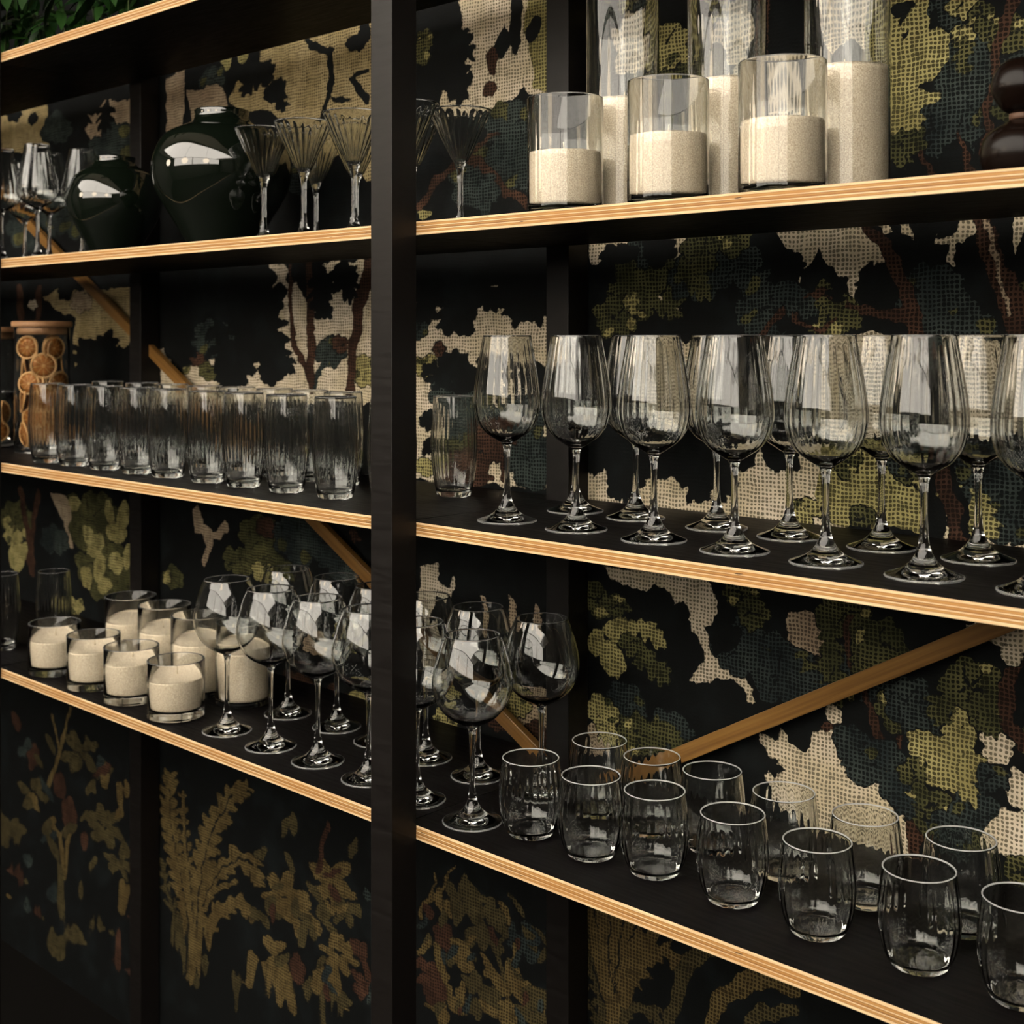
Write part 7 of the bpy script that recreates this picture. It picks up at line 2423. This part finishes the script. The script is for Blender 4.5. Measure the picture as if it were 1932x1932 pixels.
# gourd bottle at the right edge
t = thing('gourd_bottle', 'dark brown double-bulb bottle cut by the right edge of the candle shelf', 'bottle', (-0.492, 1.2, ZS[2] + E3))
p = spline([(0, 0.001), (0.024, 0.0), (0.027, 0.002), (0.034, 0.014), (0.0365, 0.030), (0.031, 0.046), (0.016, 0.056), (0.010, 0.0595)], 6)
mesh_obj('lower_bulb', lathe('lower_bulb', p, 64, None, None, M_GOURD), M_GOURD, t)
M_COLLAR = plain('brown_wood_collar', (0.10, 0.05, 0.028), 0.6)
mesh_obj('collar', lathe('collar', [(0.0098, 0.0590), (0.0112, 0.0596), (0.0112, 0.0645), (0.0098, 0.0650)], 48, None, None, M_COLLAR), M_COLLAR, t)
p = spline([(0.010, 0.0645), (0.018, 0.070), (0.0255, 0.082), (0.0268, 0.092), (0.023, 0.105), (0.013, 0.114), (0, 0.1165)], 6)
mesh_obj('upper_bulb', lathe('upper_bulb', p, 64, None, None, M_GOURD), M_GOURD, t)

# jars of dried orange slices
JR = 0.0525
def jar(x, y, H, label, slices, lidded=True):
    t = thing('storage_jar', label, 'jar', (x, y, ZS[3] + E3))
    mesh_obj('glass', make_cylinder(JR, H, 0.0024, 0.007), MGJ, t)
    if lidded:
        prof = [(0, H + 0.0012), (JR - 0.004, H + 0.0012), (JR + 0.004, H + 0.0014), (JR + 0.005, H + 0.003), (JR + 0.005, H + 0.0105), (JR + 0.003, H + 0.0125), (0, H + 0.0128)]
        mesh_obj('lid', lathe('lid', prof, 64, None, None, M_LID), M_LID, t)
        prof = [(0, H - 0.014), (JR - 0.0042, H - 0.014), (JR - 0.0036, H - 0.012), (JR - 0.0036, H + 0.0010), (0, H + 0.0010)]
        mesh_obj('lid_plug', lathe('lid_plug', prof, 64, None, None, M_LID), M_LID, t)
SL_R = lathe('rind', spline([(0.0236, -0.0014), (0.0265, -0.0018), (0.0282, -0.0008), (0.0284, 0.0008), (0.0265, 0.0018), (0.0236, 0.0014)], 2), 36, None, None, M_RIND)
SL_F = lathe('flesh', [(0, -0.0010), (0.012, -0.0008), (0.0245, -0.0011), (0.0245, 0.0011), (0.012, 0.0008), (0, 0.0010)], 36, None, None, M_FLESH)
def slices(x, y, layers, label, group, rnd):
    for k in range(layers):
        z = 0.0345 + k * 0.0335
        n = 4
        for ring, d in ((0, 0.0372), (1, 0.0295), (2, 0.0210)):
            for i in range(n):
                if ring == 2 and i % 2: continue
                a = (i + 0.43 * k) * 2 * PI / n + rnd.uniform(-0.12, 0.12) + ring * 0.1
                s = rnd.uniform(0.80, 0.95)
                if math.cos(a) * 0.89 - math.sin(a) * 0.45 < -0.3: continue
                o = thing('orange_slice', label, 'orange slice', (x + d * math.cos(a), y + d * math.sin(a), ZS[3] + z + rnd.uniform(-0.003, 0.003)), 0, group)
                o.rotation_euler = (rnd.uniform(-0.3, 0.3), PI / 2 + rnd.uniform(-0.16, 0.16), a + rnd.uniform(-0.14, 0.14))
                o.scale = (s, s, 1)
                mesh_obj('rind', SL_R, M_RIND, o); mesh_obj('flesh', SL_F, M_FLESH, o)
jar(-2.468, 1.248, 0.244, 'tall glass jar with a flat wooden lid, filled with orange slices', True)
slices(-2.468, 1.248, 6, 'dried orange slice inside the tall lidded jar', 'dried orange slices in the tall jar', R)
jar(-2.640, 1.215, 0.112, 'short open glass jar of orange slices at the left edge', True, False)
slices(-2.640, 1.215, 2, 'dried orange slice inside the short jar at the left edge', 'dried orange slices in the short jar', R)
jar(-2.86, 1.325, 0.235, 'tall clear empty jar with a wooden lid at the far left', False)

# trailing plant on the top shelf
LV = [(0, 0, 0), (0.35, 0.30, 0.05), (0.75, 0.36, 0.06), (1.15, 0.24, 0.0), (1.6, 0.0, -0.12), (1.15, -0.24, 0.0), (0.75, -0.36, 0.06), (0.35, -0.30, 0.05), (0.4, 0, 0.0), (0.8, 0, 0.0), (1.2, 0, -0.05)]
LF = [(0, 8, 1), (1, 8, 9, 2), (2, 9, 10, 3), (3, 10, 4), (0, 7, 8), (7, 6, 9, 8), (6, 5, 10, 9), (5, 4, 10)]
LEAF = new_mesh('leaf', [(a * 0.024, b * 0.024, c * 0.024) for a, b, c in LV], LF, True, M_LEAF)
pl = thing('trailing_plant', 'leafy dark green plant spilling over the top left shelf', 'plant', (-2.1, 1.15, ZS[1] + E3))
rp_ = random.Random(21)
def tube(pts, r, name):
    V = []; F = []
    for i, p in enumerate(pts):
        for k in range(5): V.append((p[0] + r * math.cos(k * 1.2566), p[1] + r * math.sin(k * 1.2566), p[2]))
    for i in range(len(pts) - 1):
        for k in range(5): F.append((i * 5 + k, i * 5 + (k + 1) % 5, i * 5 + 5 + (k + 1) % 5, i * 5 + 5 + k))
    return new_mesh(name, V, F, True, M_STEM)
for s in range(26):
    bx = rp_.uniform(-0.34, 0.30); by = rp_.uniform(-0.055, 0.06)
    h = rp_.uniform(0.05, 0.16); lean = rp_.uniform(-0.5, 0.5); fwd = rp_.uniform(-0.10, 0.02)
    pts = [(bx + lean * 0.09 * u + 0.01 * math.sin(5 * u + s), by + fwd * u * u, 0.004 + h * math.sin(min(u * 2.0, 2.6))) for u in np.linspace(0, 1, 7)]
    st = mesh_obj('stem', tube(pts, 0.0011, 'stem'), M_STEM, pl)
    for p in pts[1:]:
        for q in range(2):
            lf = mesh_obj('leaf', LEAF, M_LEAF, pl, p, (rp_.uniform(-0.7, 0.7), rp_.uniform(0.0, 1.1), rp_.uniform(-PI, 0.4)))
            k = rp_.uniform(0.9, 1.7); lf.scale = (k, k * 0.8, k)
